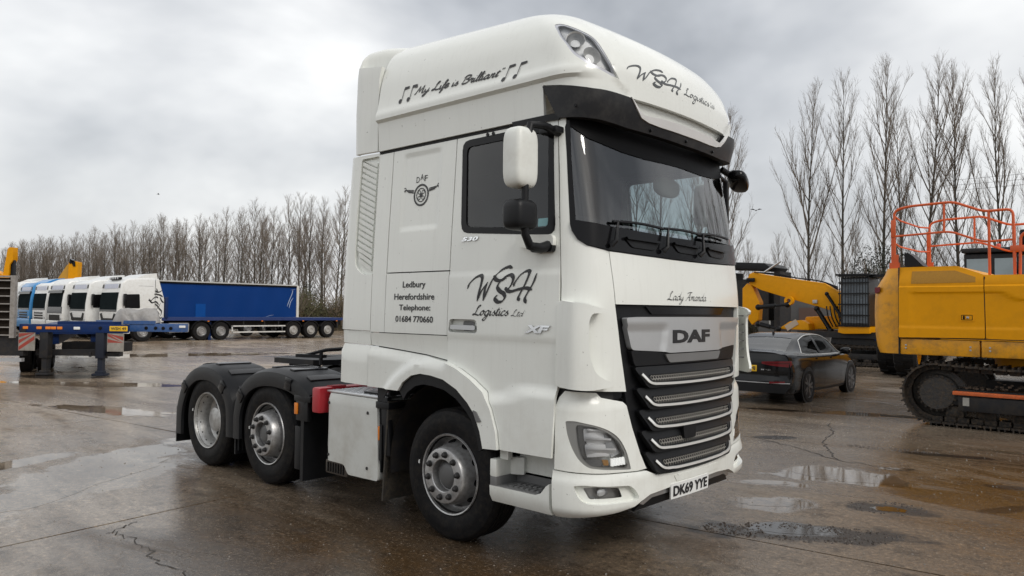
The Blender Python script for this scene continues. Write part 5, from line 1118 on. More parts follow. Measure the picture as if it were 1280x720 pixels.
b = MB(); letters(b, 'UHJ', (.02, .665, .215, .745), lambda u, v, o: (u, -.040 - o, v), .0015, bold=.03); cpart('plate_lettering', b, INK, cpl, fix=False, smooth=0)
b = MB(); letters(b, '35 TDI', (.33, .675, .52, .70), cback, .013, bold=.03); cpart('model_badge', b, CHROME, fix=False, smooth=0)
b = MB(); b.prism([(0, 0), (.13, 0), (.015, .055), (0, .05)], lambda u, v, o: (o, 1.42 + u, 1.365 + v), -.012, .012); cpart('roof_fin', b, GLOSSK)
wm = {}
for sx in (1, -1):
    for s0 in (.96, 3.79):
        if 'arch' not in wm:
            pass
        b = MB(); b.lathe([(.40, -.02), (.40, .004), (.33, .006), (.33, -.02)], 32, Matrix.Translation((sx * .912, s0, .34)) @ Matrix.Rotation(-sx * pi / 2, 4, 'Z')); cpart('arch_lip', b, INKC)
        b = MB(); b.lathe([(.385, .012), (.0, .012)], 28, Matrix.Translation((sx * .912, s0, .34)) @ Matrix.Rotation(-sx * pi / 2, 4, 'Z')); cpart('arch_gap', b, DARK)
        if 'w' not in wm:
            b = MB(); b.lathe([(.22, .02), (.235, -.005), (.25, -.012), (.31, -.012), (.325, 0), (.333, .02), (.333, .2), (.22, .2)], 40); o = b.build('wheel', RUBBER, car); wm['w'] = o.data
            b = MB(); b.lathe([(.245, -.010), (.238, -.014), (.228, .0), (.222, .06), (.0, .07)], 36); b.cur = 0; o2 = b.build('rim', mat('alloy_dark', (.045, .045, .047), .35, .6), o)
            b = MB()
            for k in range(5):
                a = 2 * pi * k / 5
                for da in (-.13, .13): b.prism([(.03, -.022), (.235, -.020 + da * .25), (.235, .020 + da * .25), (.03, .022)], lambda u, v, q, a=a + da * .6: (u * cos(a) - v * sin(a), q, u * sin(a) + v * cos(a)), -.008, .03)
            b.lathe([(.06, -.012), (.05, -.018), (0, -.018)], 16); o3 = b.build('spokes', mat('alloy_spoke', (.12, .12, .125), .3, .8), o); wm['r'], wm['s'] = o2.data, o3.data
        else:
            o = link(bpy.data.objects.new('wheel', wm['w']), car); link(bpy.data.objects.new('rim', wm['r']), o); link(bpy.data.objects.new('spokes', wm['s']), o)
        o.location = (sx * .925, s0, .335); o.rotation_euler = (0, 0, R(90) if sx > 0 else R(-90))

# ================================================================== tracked excavators
YELD = mat('digger_vent', (.40, .19, .006), .5, var=.2, scale=30, bump=.3, bscale=200)
def prismY(mb, poly, y0, y1): return mb.prism(poly, lambda u, v, o: (u, o, v), y0, y1)
def bevel_prism(name, poly, y0, y1, m, par, bev=.03):
    b = MB(); prismY(b, poly, y0, y1); o = b.build(name, m, par, smooth=0)
    bm = bmesh.new(); bm.from_mesh(o.data); bmesh.ops.bevel(bm, geom=bm.edges[:], offset=bev, segments=3, profile=.6, affect='EDGES', clamp_overlap=True); bm.to_mesh(o.data); bm.free()
    o.data.polygons.foreach_set('use_smooth', [True] * len(o.data.polygons)); o.data.set_sharp_from_angle(angle=R(32)); return o
def track(par, y0, y1, x0, x1, z1, big):
    """crawler track as a loop of shoes round sprocket, idler and rollers."""
    r = z1 / 2; path = []; L = x1 - x0 - 2 * r; per = 2 * L + 2 * pi * r; n = int(per / .19)
    link_m = None
    for k in range(n):
        d = per * k / n
        if d < L: x, z, a = x0 + r + d, 0, 0
        elif d < L + pi * r: q = (d - L) / r; x, z, a = x1 - r + r * sin(q), r - r * cos(q), q
        elif d < 2 * L + pi * r: x, z, a = x1 - r - (d - L - pi * r), 2 * r - .05 * sin(pi * (d - L - pi * r) / L), pi
        else: q = (d - 2 * L - pi * r) / r; x, z, a = x0 + r - r * sin(q), r + r * cos(q), pi + q
        if link_m is None:
            b = MB(); b.box((0, 0, .025), (.175, y1 - y0, .03)); b.box((-.06, 0, -.005), (.022, y1 - y0, .05)); b.box((.02, 0, .0), (.018, y1 - y0, .04)); b.box((0, -.12, .075), (.16, .05, .08)); b.box((0, .12, .075), (.16, .05, .08))
            o = b.build('track_shoe', TRACK, par, smooth=0); link_m = o.data
        else: o = link(bpy.data.objects.new('track_shoe', link_m), par)
        o.location = (x, (y0 + y1) / 2, z + .03); o.rotation_euler = (0, -a, 0)
    for cx, nm in ((x0 + r, 'idler'), (x1 - r, 'sprocket')):
        b = MB(); b.lathe([(0, -.16), (r * .52, -.16), (r * .60, -.12), (r * .62, 0), (r * .80, .02), (r * .80, .12), (0, .12)], 32, Matrix.Translation((cx, (y0 + y1) / 2, r + .02))); b.build(nm, mat('drive_hub', (.040, .039, .039), .6, .2, var=.6, scale=11, bump=1.0, bscale=24, dirt=(.10, .07, .042), dirt_amt=.8), par)
        if big:
            hm = None
            for k in range(20):
                a = 2 * pi * k / 20
                if hm is None: b = MB(); b.lathe([(.018, 0), (.018, -.02), (0, -.02)], 6); o = b.build('bolt', TRACK, par); hm = o.data
                else: o = link(bpy.data.objects.new('bolt', hm), par)
                o.location = (cx + r * .56 * cos(a), (y0 + y1) / 2 - .15, r + .02 + r * .56 * sin(a))
    b = MB(); b.box(((x0 + x1) / 2, (y0 + y1) / 2, r * .95), (L * .96, (y1 - y0) * .5, r * .55), bev=.03); b.build('track_frame', FRAME, par)
    k = 0; x = x0 + r + .25
    while x < x1 - r - .1:
        b = MB(); b.lathe([(0, -.14), (.06, -.14), (.09, -.12), (.13, -.12), (.13, .12), (0, .12)], 20, Matrix.Translation((x, (y0 + y1) / 2, .20))); b.build('roller', TRACK, par); x += .46

exa = thing('excavator', 'yellow tracked excavator with orange handrails on its engine deck at right edge', 'excavator', (0, 8.7, 0))
W_ = 2.9
# counterweight: rounded end
def cwt_f(i, j):
    z = 1.15 + 1.46 * j; a = R(180 * i)
    bul = .10 * sin(pi * min(1, j * 1.05)) ** .5
    x = .63 - (.45 + bul) * (sin(a) ** .55) * (1 - .28 * smooth01((j - .72) / .28))
    y = W_ / 2 - cos(a) * abs(cos(a)) ** -.4 * W_ / 2 if abs(cos(a)) > 1e-6 else W_ / 2
    yy = W_ / 2 + (-1 if cos(a) > 0 else 1) * (abs(cos(a)) ** .55) * W_ / 2 * (1 - .06 * smooth01((j - .75) / .25))
    return (x, yy, z)
b = MB(); b.grid(cwt_f, 40, 14); n = len(b.v); top = [cwt_f(i / 40, 1) for i in range(41)]; b.add(top, [tuple(range(41))]); bot = [cwt_f(i / 40, 0) for i in range(41)]; b.add(bot, [tuple(range(41))])
cwt_o = b.build('counterweight', mat('digger_yellow_scuffed', (.74, .33, .008), .42, var=.08, scale=2, dirt=(.14, .09, .05), dirt_amt=.5), exa)
b = MB(); patch(b, lambda u, v, o=0.0: (u, .155 - (u - .2) * .95 - o, v), [(.215, 2.285), (.325, 2.29), (.325, 2.21), (.24, 2.175), (.215, 2.2)], off=.03, th=.04, step=.05); b.build('tail_light', REDL, cwt_o, fix=False)
b = MB(); b.prism([(.645, 1.42), (.645, 2.615), (.85, 2.618), (1.50, 2.618), (1.885, 2.465), (1.905, 1.44)], lambda u, v, o: (u, o, v), .02, W_ - .05); o = b.build('engine_cover', YEL, exa)
hood = o
def yside(u, v, o=0.0): return (u, .02 - o - .045 * smooth01((2.62 - v) / .3) + .05 * smooth01((v - 2.56) / .06) * 0, v)
b = MB(); patch(b, yside, rpoly([(.648, 1.43), (.648, 2.617), (.85, 2.619), (1.50, 2.619), (1.884, 2.468), (1.904, 1.45)], .015), offf=lambda u, v: .018 - .014 * smooth01((min(abs(v - 2.22), .03) < .03) * 1) * 0 + .018 * smooth01((2.30 - v) / .02) - .018 * smooth01((2.19 + .02 * 0 - v) / .02) * (u > .83) + .01 * smooth01((1.62 - v) / .02), th=.05, step=(.06, .02)); dpan = b.build('engine_door', YEL, exa, fix=False)
b = MB(); patch(b, yside, [(.835, 2.335), (.845, 2.545), (1.48, 2.545), (1.775, 2.43), (1.775, 2.345)], off=.022, th=.01, step=.05); b.build('vent_mesh', YELD, dpan, fix=False)
b = MB(); patch(b, yside, rrect(1.555, 1.715, 1.755, 1.84, .012), off=.026, th=.01, step=.1); ltc = b.build('latch_plate', YEL, dpan, fix=False)
b = MB(); patch(b, yside, rrect(1.575, 1.735, 1.735, 1.82, .01), off=.028, th=.004, step=.1, holes=[rrect(1.583, 1.743, 1.727, 1.812, .008)]); b.build('latch_rim', GLOSSK, ltc, fix=False)
b = MB(); patch(b, yside, rrect(1.60, 1.748, 1.625, 1.808, .004), off=.030, th=.004, step=.1); b.build('latch_grip', GLOSSK, ltc, fix=False)
b = MB(); b.lathe([(.020, .01), (.020, -.008), (0, -.01)], 14, Matrix.Translation((1.668, -.055, 1.778))); b.build('latch_lock', CHROME, ltc)
b = MB(); prismY(b, [(1.915, 1.45), (1.895, 2.46), (4.3, 2.44), (4.3, 1.46)], .02, W_ - .05); b.build('tank_cover', YEL, exa)
b = MB(); patch(b, yside, rpoly([(1.918, 1.45), (1.898, 2.462), (4.3, 2.442), (4.3, 1.46)], .015), offf=lambda u, v: .018 + .018 * smooth01((2.30 - v) / .02) - .018 * smooth01((2.19 - .12 * smooth01((u - 2.1) / .25) - v) / .02) + .01 * smooth01((1.62 - v) / .02) * (u < 2.4), th=.05, step=(.06, .02)); b.build('tank_door', YEL, exa, fix=False)
for x0, x1 in ((.655, 1.825), (1.845, 4.3)):
    b = MB(); b.box(((x0 + x1) / 2, .10, 1.275 + .0), (x1 - x0, .22, .265), bev=.02); sk = b.build('lower_skirt', mat('digger_skirt', (.74, .33, .006), .42, var=.08, scale=2, dirt=(.16, .10, .045), dirt_amt=.7), exa)
    for x in ((x0 + .09, x1 - .13) if x1 < 2 else (x0 + .12,)):
        for z in (1.25, 1.30): o = MB().lathe([(.016, .005), (.016, -.006), (0, -.008)], 10, Matrix.Translation((x, -.012, z))).build('bolt', ALU, sk)
b = MB(); b.box((2.4, W_ / 2, 1.22), (3.6, 2.4, .16)); b.build('deck', FRAME, exa)
b = MB(); b.lathe([(0, .0), (.9, .0), (.9, .35), (0, .35)], 40, Matrix.Translation((2.7, W_ / 2, .85)) @ Matrix.Rotation(R(90), 4, 'X')); b.build('slew_ring', YEL, exa)
for u, z, du, dz_ in ((.641, 1.88, .014, 1.47), (1.899, 1.93, .012, 1.0), (2.4, 1.432, 3.55, .014)):
    b = MB(); b.box((u, -.012, z), (du, .05, dz_)); b.build('panel_gap', DARK, exa, smooth=0)
# fin and handrails
b = MB(); prismY(b, [(.70, 2.62), (.69, 2.86), (.74, 2.875), (.82, 2.82), (.98, 2.64)], .12, .5); b.build('air_intake', BLACK, exa)
def rail(name, pts, r=.021):
    b = MB(); b.tube(smooth_corners(pts, .10), r, 10); return b.build(name, ORANGE, exa, smooth=60)
def smooth_corners(pts, r):
    P_ = [Vector(p) for p in pts]; o = [P_[0]]
    for i in range(1, len(P_) - 1):
        p = P_[i]; a = (P_[i - 1] - p); c = (P_[i + 1] - p); q = min(r, a.length * .45, c.length * .45)
        A = p + a.normalized() * q; C_ = p + c.normalized() * q
        for k in range(6):
            t = k / 5; o.append(A * (1 - t) ** 2 + p * 2 * t * (1 - t) + C_ * t * t)
    o.append(P_[-1]); return o
for y, dx, zt in ((.16, 0, 0), (W_ - .35, .0, 0)):
    rail('handrail', [(.53, y, 2.60), (.52, y, 3.62), (.75, y, 3.675), (1.42, y, 3.695), (1.86, y, 3.50), (2.26, y, 3.51), (2.28, y, 2.46)])
    rail('mid_rail', [(.54, y, 3.17), (1.38, y, 3.205), (1.86, y, 3.005), (2.27, y, 3.025)], .018)
    rail('rail_post', [(1.29, y, 3.69), (1.29, y, 3.20)], .018)
    rail('rail_post', [(1.93, y, 3.50), (1.94, y, 2.45)], .021)
    b = MB(); b.box((.50, y, 2.95), (.05, .03, .72)); b.box((.565, y, 2.72), (.045, .03, .26)); b.box((.53, y, 2.66), (.16, .05, .1)); b.box((.51, y - .015, 3.30), (.075, .03, .30), bev=.008); b.build('post_bracket', ORANGE, exa)
    rail('rail_post', [(2.35, y, 2.46), (2.36, y, 3.08), (2.46, y, 3.15), (3.2, y, 3.2)]); b = MB(); b.box((2.32, y, 2.88), (.20, .04, .10), bev=.01); b.build('rail_clamp', ORANGE, exa)
for z0, z1 in ((3.50, 3.62), (3.03, 3.13)): rail('end_rail', [(.52, .16, z0 + .03), (.47, .7, z0), (.47, W_ - .9, z0), (.52, W_ - .35, z0 + .03)], .016)
b = MB(); b.box((2.45, .5, 3.0), (.30, .06, .42), bev=.03); b.build('mirror', GLOSSK, exa)
track(exa, -.12, .48, .70, 4.7, 1.0, True)
track(exa, W_ - .5, W_ + .1, .70, 4.7, 1.0, False)
b = MB(); b.box((3.1, -.10, .40), (3.1, .16, .23), bev=.01); tg = b.build('track_guard', FRAME, exa)
b = MB(); b.box((3.0, -.155, .565), (3.05, .11, .055), bev=.006); b.build('step_strip', mat('orange_step', (.62, .13, .03), .5, var=.25, dirt=(.08, .05, .03), dirt_amt=.6), tg)
b = MB(); b.box((1.66, -.184, .435), (.09, .006, .13)); b.build('plate', mat('tag_grey', (.35, .34, .31), .5, var=.3, scale=40), tg)
b = MB()
for k in range(160):
    x = random.uniform(1.5, 4.2); s = random.uniform(.01, .05); b.box((x, random.uniform(-.08, .3), .63 + s * .3 + .12 * random.random() * (x > 2)), (s, s, s * .7), rot=random.uniform(0, 3))
tag(b.build('caked_mud', mat('mud', (.07, .05, .034), .8, var=.4, scale=20), exa, smooth=0), kind='stuff')

# ------------------------------------------------ second excavator with a caged cab
exc = thing('excavator', 'yellow tracked excavator with a black caged cab and lowered boom behind the dark saloon car', 'excavator', (0, 22.4, 0))
o = bevel_prism('cab', [(-4.90, 1.40), (-4.90, 3.12), (-3.95, 3.12), (-3.93, 1.40)], .0, 1.15, mat('cab_dark', (.016, .018, .021), .4), exc, .05)
b = MB(); b.box((-4.42, -.01, 2.28), (.84, .02, 1.55)); b.build('cab_glass', mat('cab_glass_grey', (.17, .20, .23), .15, var=.3, scale=3), o)
gm = None
for k in range(11):
    if gm is None: b = MB(); b.box((0, 0, 0), (.022, .022, 1.78)); s_ = b.build('cage_bar', GLOSSK, o, smooth=0); gm = s_.data
    else: s_ = link(bpy.data.objects.new('cage_bar', gm), o)
    s_.location = (-4.90 + k * .097, -.09, 2.28)
gm = None
for z in (1.40, 1.78, 2.16, 2.54, 2.92, 3.16):
    if gm is None: b = MB(); b.box((0, 0, 0), (1.05, .035, .05)); s_ = b.build('cage_rail', GLOSSK, o, smooth=0); gm = s_.data
    else: s_ = link(bpy.data.objects.new('cage_rail', gm), o)
    s_.location = (-4.42, -.09, z)
b = MB(); b.box((-4.42, .5, 3.20), (1.15, 1.5, .06)); b.box((-3.6, .7, 3.16), (.9, 1.2, .10)); b.build('roof_guard', GLOSSK, o)
bevel_prism('cab_base', [(-4.98, 1.17), (-4.94, 1.38), (-3.90, 1.38), (-3.92, 1.15), (-4.8, 1.12)], -.05, 1.3, YEL, exc, .02)
bevel_prism('upper_body', [(-6.75, 1.22), (-6.6, 1.70), (-5.6, 1.75), (-5.3, 2.3), (-4.0, 2.6), (-2.0, 2.6), (-1.6, 1.3)], 1.25, 3.0, YEL, exc, .05)
b = MB(); b.box((-4.2, 1.45, 1.08), (4.6, 2.6, .22)); b.build('deck', FRAME, exc)
bevel_prism('track_frame', [(-5.4, .55), (-5.3, 1.05), (-3.2, 1.05), (-3.1, .55)], .3, 2.6, FRAME, exc, .03)
b = MB(); b.box((-3.55, .22, .98), (.55, .1, .14), bev=.02); b.build('side_box', BLUE, exc)
track(exc, -.15, .45, -6.0, -2.2, .72, False)
track(exc, 2.5, 3.1, -6.0, -2.2, .72, False)
bm_ = bevel_prism('boom', [(-8.72, 3.20), (-8.62, 3.38), (-8.40, 3.46), (-8.22, 3.36), (-6.69, 3.10), (-5.71, 2.95), (-5.10, 2.55), (-4.95, 2.05), (-5.0, 1.50), (-5.35, 1.35), (-5.52, 1.95), (-6.03, 2.10), (-6.89, 2.34), (-8.15, 2.72), (-8.62, 2.95)], .75, 1.25, YEL, exc, .03)
bevel_prism('boom_arm', [(-8.75, 3.0), (-8.55, 2.90), (-8.25, 2.25), (-8.30, 1.55), (-8.55, 1.35), (-8.95, 1.9), (-8.95, 2.8)], .80, 1.2, YEL, exc, .03)
bevel_prism('bucket_link', [(-7.45, 1.22), (-7.0, 1.52), (-6.55, 1.58), (-6.30, 1.45), (-6.25, 1.20)], .7, 1.3, YEL, exc, .03)
b = MB(); b.box((-6.92, .685, 1.38), (.5, .02, .22), rot=Matrix.Rotation(R(-32), 3, 'Y')); b.build('link_plate', mat('worn_plate', (.50, .40, .30), .5, var=.15), exc)
for p, q, r0, r1 in (((-8.2, .6, 2.05), (-7.05, .6, 2.15), .09, .05), ((-8.2, .6, 1.40), (-7.4, .6, 1.22), .09, .05), ((-5.95, .62, 2.0), (-5.45, .62, 1.20), .085, .085), ((-5.55, .5, 2.55), (-5.05, .5, 1.75), .06, .06)):
    b = MB(); m_ = Vector(p).lerp(Vector(q), .6); b.tube([p, m_], r0, 10); b.tube([m_, q], r1, 10); b.ellipsoid(p, (r0 * 1.3,) * 3, 10, 8); b.ellipsoid(q, (r0 * 1.3,) * 3, 10, 8); b.build('hydraulic_cylinder', GLOSSK, exc)
b = MB(); b.lathe([(.17, -.08), (.17, .08), (.08, .08), (.08, -.08), (.17, -.08)], 20, Matrix.Translation((-6.98, .62, 2.30))); b.build('cylinder_eye', YEL, exc)
for k in range(3): b = MB(); b.tube(smoothpts([(-8.4, .68, 3.42), (-7.5, .66, 3.30 + .02 * k), (-6.7, .66, 3.16), (-5.8, .66, 3.02), (-5.2, .66, 2.7 + .05 * k)], 4), .022, 5); b.build('hose', GLOSSK, exc)
for k in range(6): b = MB(); q = -5.6 + .13 * k; b.tube(smoothpts([(q, .6, 2.1), (q + .1, .5, 1.7), (q + .25, .55, 1.35)], 4), .025, 5); b.build('hose', GLOSSK, exc)
b = MB(); b.box((-6.05, .70, 2.27), (.17, .06, .13), bev=.02); b.build('work_light', mat('lamp_grey', (.45, .45, .45), .3), exc)
b = MB(); b.box((-8.55, .68, 3.12), (.34, .10, .16), bev=.03); b.build('boom_pin', GLOSSK, exc)
# ------------------------------------------------ dark screening plant and grey shed behind it
sc_ = thing('screening_plant', 'black hopper of a machine rising over the lowered yellow boom', 'machine', (-9.3, 26, 0))
o = bevel_prism('hopper', [(-2.0, 3.78), (-1.95, 4.08), (.2, 3.95), (.45, 3.78), (.3, 3.62), (-.6, 3.70)], -.4, 1.6, BLACK, sc_, .03)
b = MB(); b.tube([(.15, -.45, 3.5), (.95, -.45, 4.0)], .045, 8); b.build('strut', ALU, sc_)
b = MB()
for x in (-1.6, .6): b = MB(); b.box((x, .6, 1.8), (.25, 1.2, 3.6)); b.build('support_frame', FRAME, sc_)
b = MB(); b.box((-.6, .6, 2.4), (1.6, 1.0, 1.8), bev=.05); b.build('engine_box', FRAME, sc_)
sh = thing('site_cabin', 'grey site cabin between the folded boom and the dark car', 'cabin', (-9.6, 30, 0))
b = MB(); b.box((0, 1.5, 1.3), (3.4, 3, 2.6), bev=.03); o = b.build('wall', mat('cabin_grey', (.12, .12, .12), .7, var=.3), sh)
b = MB(); b.box((-.7, -.01, 1.6), (.9, .04, 1.0)); w_ = b.build('window_frame', mat('frame_white', (.55, .55, .53), .5), sh); b = MB(); b.box((-.7, -.035, 1.6), (.72, .02, .82)); b.build('pane', GLOSSK, w_)
b = MB(); b.box((.75, -.02, 1.1), (.9, .04, 2.0)); b.build('door', mat('cabin_door', (.16, .10, .08), .6), sh)
# ------------------------------------------------ wheel loader seen past the excavator
wl = thing('wheel_loader', 'wheel loader with a glazed cab standing behind the excavator with orange rails', 'loader', (0, 18.5, 0))
bevel_prism('body', [(-1.9, 1.0), (-1.8, 1.9), (.2, 2.0), (.3, 2.2), (1.6, 2.2), (2.4, 1.5), (2.4, .8), (-1.2, .8)], .3, 1.9, YEL, wl, .06)
cb = bevel_prism('cab', [(-.30, 2.0), (-.33, 3.52), (.95, 3.50), (1.05, 2.0)], .1, 1.7, GLOSSK, wl, .05)
cb.data.materials[0] = FRAME
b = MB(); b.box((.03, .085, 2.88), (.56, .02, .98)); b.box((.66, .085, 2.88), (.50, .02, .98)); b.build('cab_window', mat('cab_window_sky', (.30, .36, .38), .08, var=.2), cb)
b = MB(); b.box((.35, .9, 3.60), (1.45, 1.8, .13), bev=.04); b.build('cab_roof', FRAME, cb)
b = MB(); b.lathe([(0, .0), (.06, 0), (.06, .10), (.04, .13), (0, .13)], 14, Matrix.Translation((.45, .4, 3.66)) @ Matrix.Rotation(R(90), 4, 'X')); b.build('beacon', mat('beacon_red', (.65, .06, .02), .3), cb)
b = MB(); b.tube([(.95, 0, 2.5), (.95, 0, 3.4)], .03, 6); b.box((.98, -.1, 3.1), (.12, .1, .3), bev=.03); b.build('cab_mirror', GLOSSK, cb)
for x, y in ((-2.2, 1.2), (-1.5, .3), (1.7, .3), (1.7, 1.9)):
    b = MB(); b.lathe([(.35, .0), (.40, -.04), (.62, -.06), (.70, .0), (.72, .08), (.72, .42), (.70, .5), (.62, .54), (.35, .5)], 40)
    for k in range(26):
        a = 2 * pi * k / 26; Mx = Matrix.Rotation(-a, 3, 'Y'); b.box(Mx @ Vector((.735, .13 + .24 * (k % 2), 0)), (.04, .24, .09), rot=Mx)
    t = b.build('wheel', RUBBER, wl); t.location = (x, y, .72); b = MB(); b.lathe([(.38, .04), (.33, .02), (.3, .1), (.12, .06), (0, .05)], 28); b.build('rim', YEL, t)
for t in [c for c in wl.children if c.name.startswith('wheel')][:2]: t.rotation_euler = (0, 0, R(90))
# ================================================================== low-loader trailer end, left
ll = thing('low_loader', 'blue low-loader trailer end with yellow number plate and striped marker boards', 'trailer', (-17.0, 1.56, 0), math.atan2(.667, .745))
def lp(name, mb, m, par=None, **k): return mb.build(name, m, par or ll, **k)
MB_ = MB
b = MB(); b.box((0, .10, 1.215), (2.74, .20, .21), bev=.015); rb = lp('rear_beam', b, BLUE)
RD = Matrix.Rotation(R(27), 3, 'Z')
b = MB()
for c, d in (((0, 5.5, 1.12), (2.3, 9.0, .16)), ((-.45, 5.4, .95), (.16, 8.6, .36)), ((.45, 5.4, .95), (.16, 8.6, .36))): b.box(RD @ Vector(c), d, rot=RD)
b.box((.3, .25, 1.36), (1.5, .3, .08)); lp('deck', b, BLUE)
b = MB(); b.box((1.45, .62, 1.245), (2.42, .22, .215), bev=.01); b.box((1.1, .62, 1.38), (1.55, .26, .09)); ob = lp('outrigger_beam', b, mat('blue_paint_light', (.025, .085, .25), .45, var=.25, scale=6, dirt=(.2, .2, .2), dirt_amt=.35))
b = MB(); b.box((1.19, -.008, 1.225), (.46, .012, .13), bev=.003); pl_ = lp('number_plate', b, PLATE_Y)
b = MB(); letters(b, 'WSH 49', (.99, 1.185, 1.39, 1.265), lambda u, v, o: (u, -.014 - o, v), .001, bold=.03); lp('plate_lettering', b, INK, pl_, fix=False, smooth=0)
for sx in (-1.15, 1.13):
    b = MB(); b.box((sx, -.02, .87), (.42, .02, .46)); mk = lp('marker_board', b, mat('board_white', (.30, .28, .25), .5, var=.25, dirt=(.12, .10, .08), dirt_amt=.6))
    for k in range(3):
        b = MB(); z0 = .66 + .17 * k - (.0 if sx < 0 else 0); pts = [(sx - .20, max(.645, min(1.095, z0 - .02))), (sx + .20, max(.645, min(1.095, z0 + (.26 if sx < 0 else -.30)))), (sx + .20, max(.645, min(1.095, z0 + (.36 if sx < 0 else -.20)))), (sx - .20, max(.645, min(1.095, z0 + .08)))]
        if sx > 0: pts = [(u, max(.645, min(1.095, v + .22))) for u, v in pts]
        b.add([(u, -.0325, v) for u, v in pts], [(0, 1, 2, 3)]); lp('red_stripe', b, mat('stripe_red', (.33, .045, .03), .45, dirt=(.12, .09, .07), dirt_amt=.5), mk, fix=False, smooth=0)
    b = MB(); b.box((sx * .95, .06, .98), (.08, .1, .3)); lp('board_bracket', b, FRAME)
for x in (-1.20, -.85, -.62, -.48, -.32, .12):
    b = MB(); b.box((x, -.012, 1.225), (.13 if x != .12 else .16, .02, .07), bev=.008); lp('lamp', b, AMBER if x < 0 else PLATE_W, rb)
for x in (.72, 1.65, 1.9, 2.1, 2.3): b = MB(); b.lathe([(.045, .0), (.045, -.01), (.03, -.012), (0, -.008)], 14, Matrix.Translation((x if x > 1.5 else x, .505 if x > 1.5 else -.002, 1.235))); lp('lamp', b, GLOSSK, ob)
b = MB(); b.box((2.60, .505, 1.28), (.16, .03, .06), bev=.005); lp('marker_light', b, PLATE_W, ob)
for x in (-.74, .70):
    b = MB(); b.box((x, .12, .80), (.22, .22, .70), bev=.02); b.box((x, .12, .32), (.13, .13, .55)); b.box((x, .1, .04), (.32, .30, .06), bev=.015); b.box((x, .1, .10), (.2, .2, .07), bev=.02); lp('support_leg', b, FRAME if x < 0 else mat('dark_blue_leg', (.014, .018, .030), .5, var=.3, spec=.3))
b = MB(); b.box((0, .35, .58), (2.2, .15, .16)); b.box((0, 1.2, .70), (1.6, .6, .25)); b.box((.95, .15, .54), (.4, .08, .08)); b.box((.42, .1, .55), (.05, .05, .12)); lp('cross_member', b, FRAME)
b = MB(); b.box((-1.75, .0, .40), (1.0, .12, .09)); lp('bumper_bar', b, ALU)
for x in (-1.05, -.65):
    for y in (1.9, 3.1): b = MB(); b.lathe([(.2, .0), (.24, -.02), (.40, -.03), (.43, 0), (.43, .24), (.2, .26), (0, .2)], 24, Matrix.Translation((x, y, .43)) @ Matrix.Rotation(R(90), 4, 'Z')); w_ = lp('wheel', b, RUBBER); w_.rotation_euler = (0, 0, R(27))
b = MB(); b.box((-1.50, -.05, 1.76), (.12, .10, 1.6)); b.box((-2.5, -.05, 1.76), (.12, .08, 1.6)); b.box((-1.98, -.05, 2.53), (1.0, .06, .045)); rp_ = lp('loading_ramp', b, mat('ramp_steel', (.33, .31, .29), .55, .4, var=.3, scale=6, dirt=(.12, .09, .06), dirt_amt=.5))
for k in range(8): b = MB(); b.box((-2.02, -.05, 1.03 + k * .2), (.92, .07, .028)); lp('ramp_rung', b, rp_.data.materials[0], rp_)
b = MB(); b.box((-2.02, .03, 1.75), (.90, .02, 1.5)); lp('ramp_floor', b, mat('ramp_timber', (.022, .017, .013), .85, var=.5, scale=9, spec=.1), rp_)
b = MB(); b.box((-1.33, .05, 1.0), (.14, .12, .45), rot=Matrix.Rotation(R(25), 3, 'Y')); b.box((-1.7, .1, .75), (.9, .2, .5)); lp('ramp_hinge', b, FRAME)
# grey tarpaulin bundle on the low loader
tp = MB(); rnd = random.Random(3)
def tarp(i, j):
    a = pi * j; w = .70 - .12 * i; h = .48 * (1 - .18 * i) * (sin(pi * min(1, max(0, i * 1.02))) ** .18 if 0 < i < 1 else 0)
    wob = .04 * sin(7 * i + 4 * j) + .022 * sin(15 * i - 6 * j) + .012 * sin(13 * j + 23 * i) + .006 * sin(37 * i + 9 * j)
    x = .70 + 1.12 * i + .05 * sin(8 * j + i * 5); r = max(.02, h + wob)
    return (x + wob, .85 - cos(a) * (w / 2 + wob), 1.32 + r * sin(a) ** .6 if 0 < j < 1 else 1.32)
tp.grid(tarp, 44, 26); o = tp.build('tarpaulin', mat('tarp_grey', (.30, .29, .28), .55, var=.15, scale=5, dirt=(.12, .10, .08), dirt_amt=.4), None); o.parent = None
tag(o, 'crumpled grey tarpaulin bundle lying on the blue low-loader beam', 'tarpaulin'); o.location = ll.location; o.rotation_euler = ll.rotation_euler

# ================================================================== lorries, flatbed and curtain-side trailer
def simple_wheel(par, loc, r=.5, m=STEEL, w=.3):
    key = ('sw', round(r, 2), m.name)
    if key not in SWM:
        b = MB(); b.lathe([(r * .55, .02), (r * .60, -.005), (r * .92, -.008), (r * .98, .03), (r, .06), (r, w), (r * .5, w)], 28); t = b.build('wheel', RUBBER, par)
        b = MB(); b.lathe([(r * .60, -.004), (r * .56, .02), (r * .50, .07), (r * .36, .02), (r * .33, -.02), (r * .2, -.02), (r * .19, .02), (0, .02)], 24); q = b.build('rim', m, t); SWM[key] = (t.data, q.data)
    else:
        t = link(bpy.data.objects.new('wheel', SWM[key][0]), par); link(bpy.data.objects.new('rim', SWM[key][1]), t)
    t.location = loc; return t
SWM = {}
LW = mat('lorry_white', (.74, .75, .74), .3, var=.03, coat=.2, dirt=(.4, .37, .3), dirt_amt=.25)
LB = mat('lorry_blue', (.03, .22, .50), .3, var=.06, coat=.2)
LSCR = mat('lorry_screen', (.014, .019, .021), .10, var=.5, scale=1.2, spec=.0)
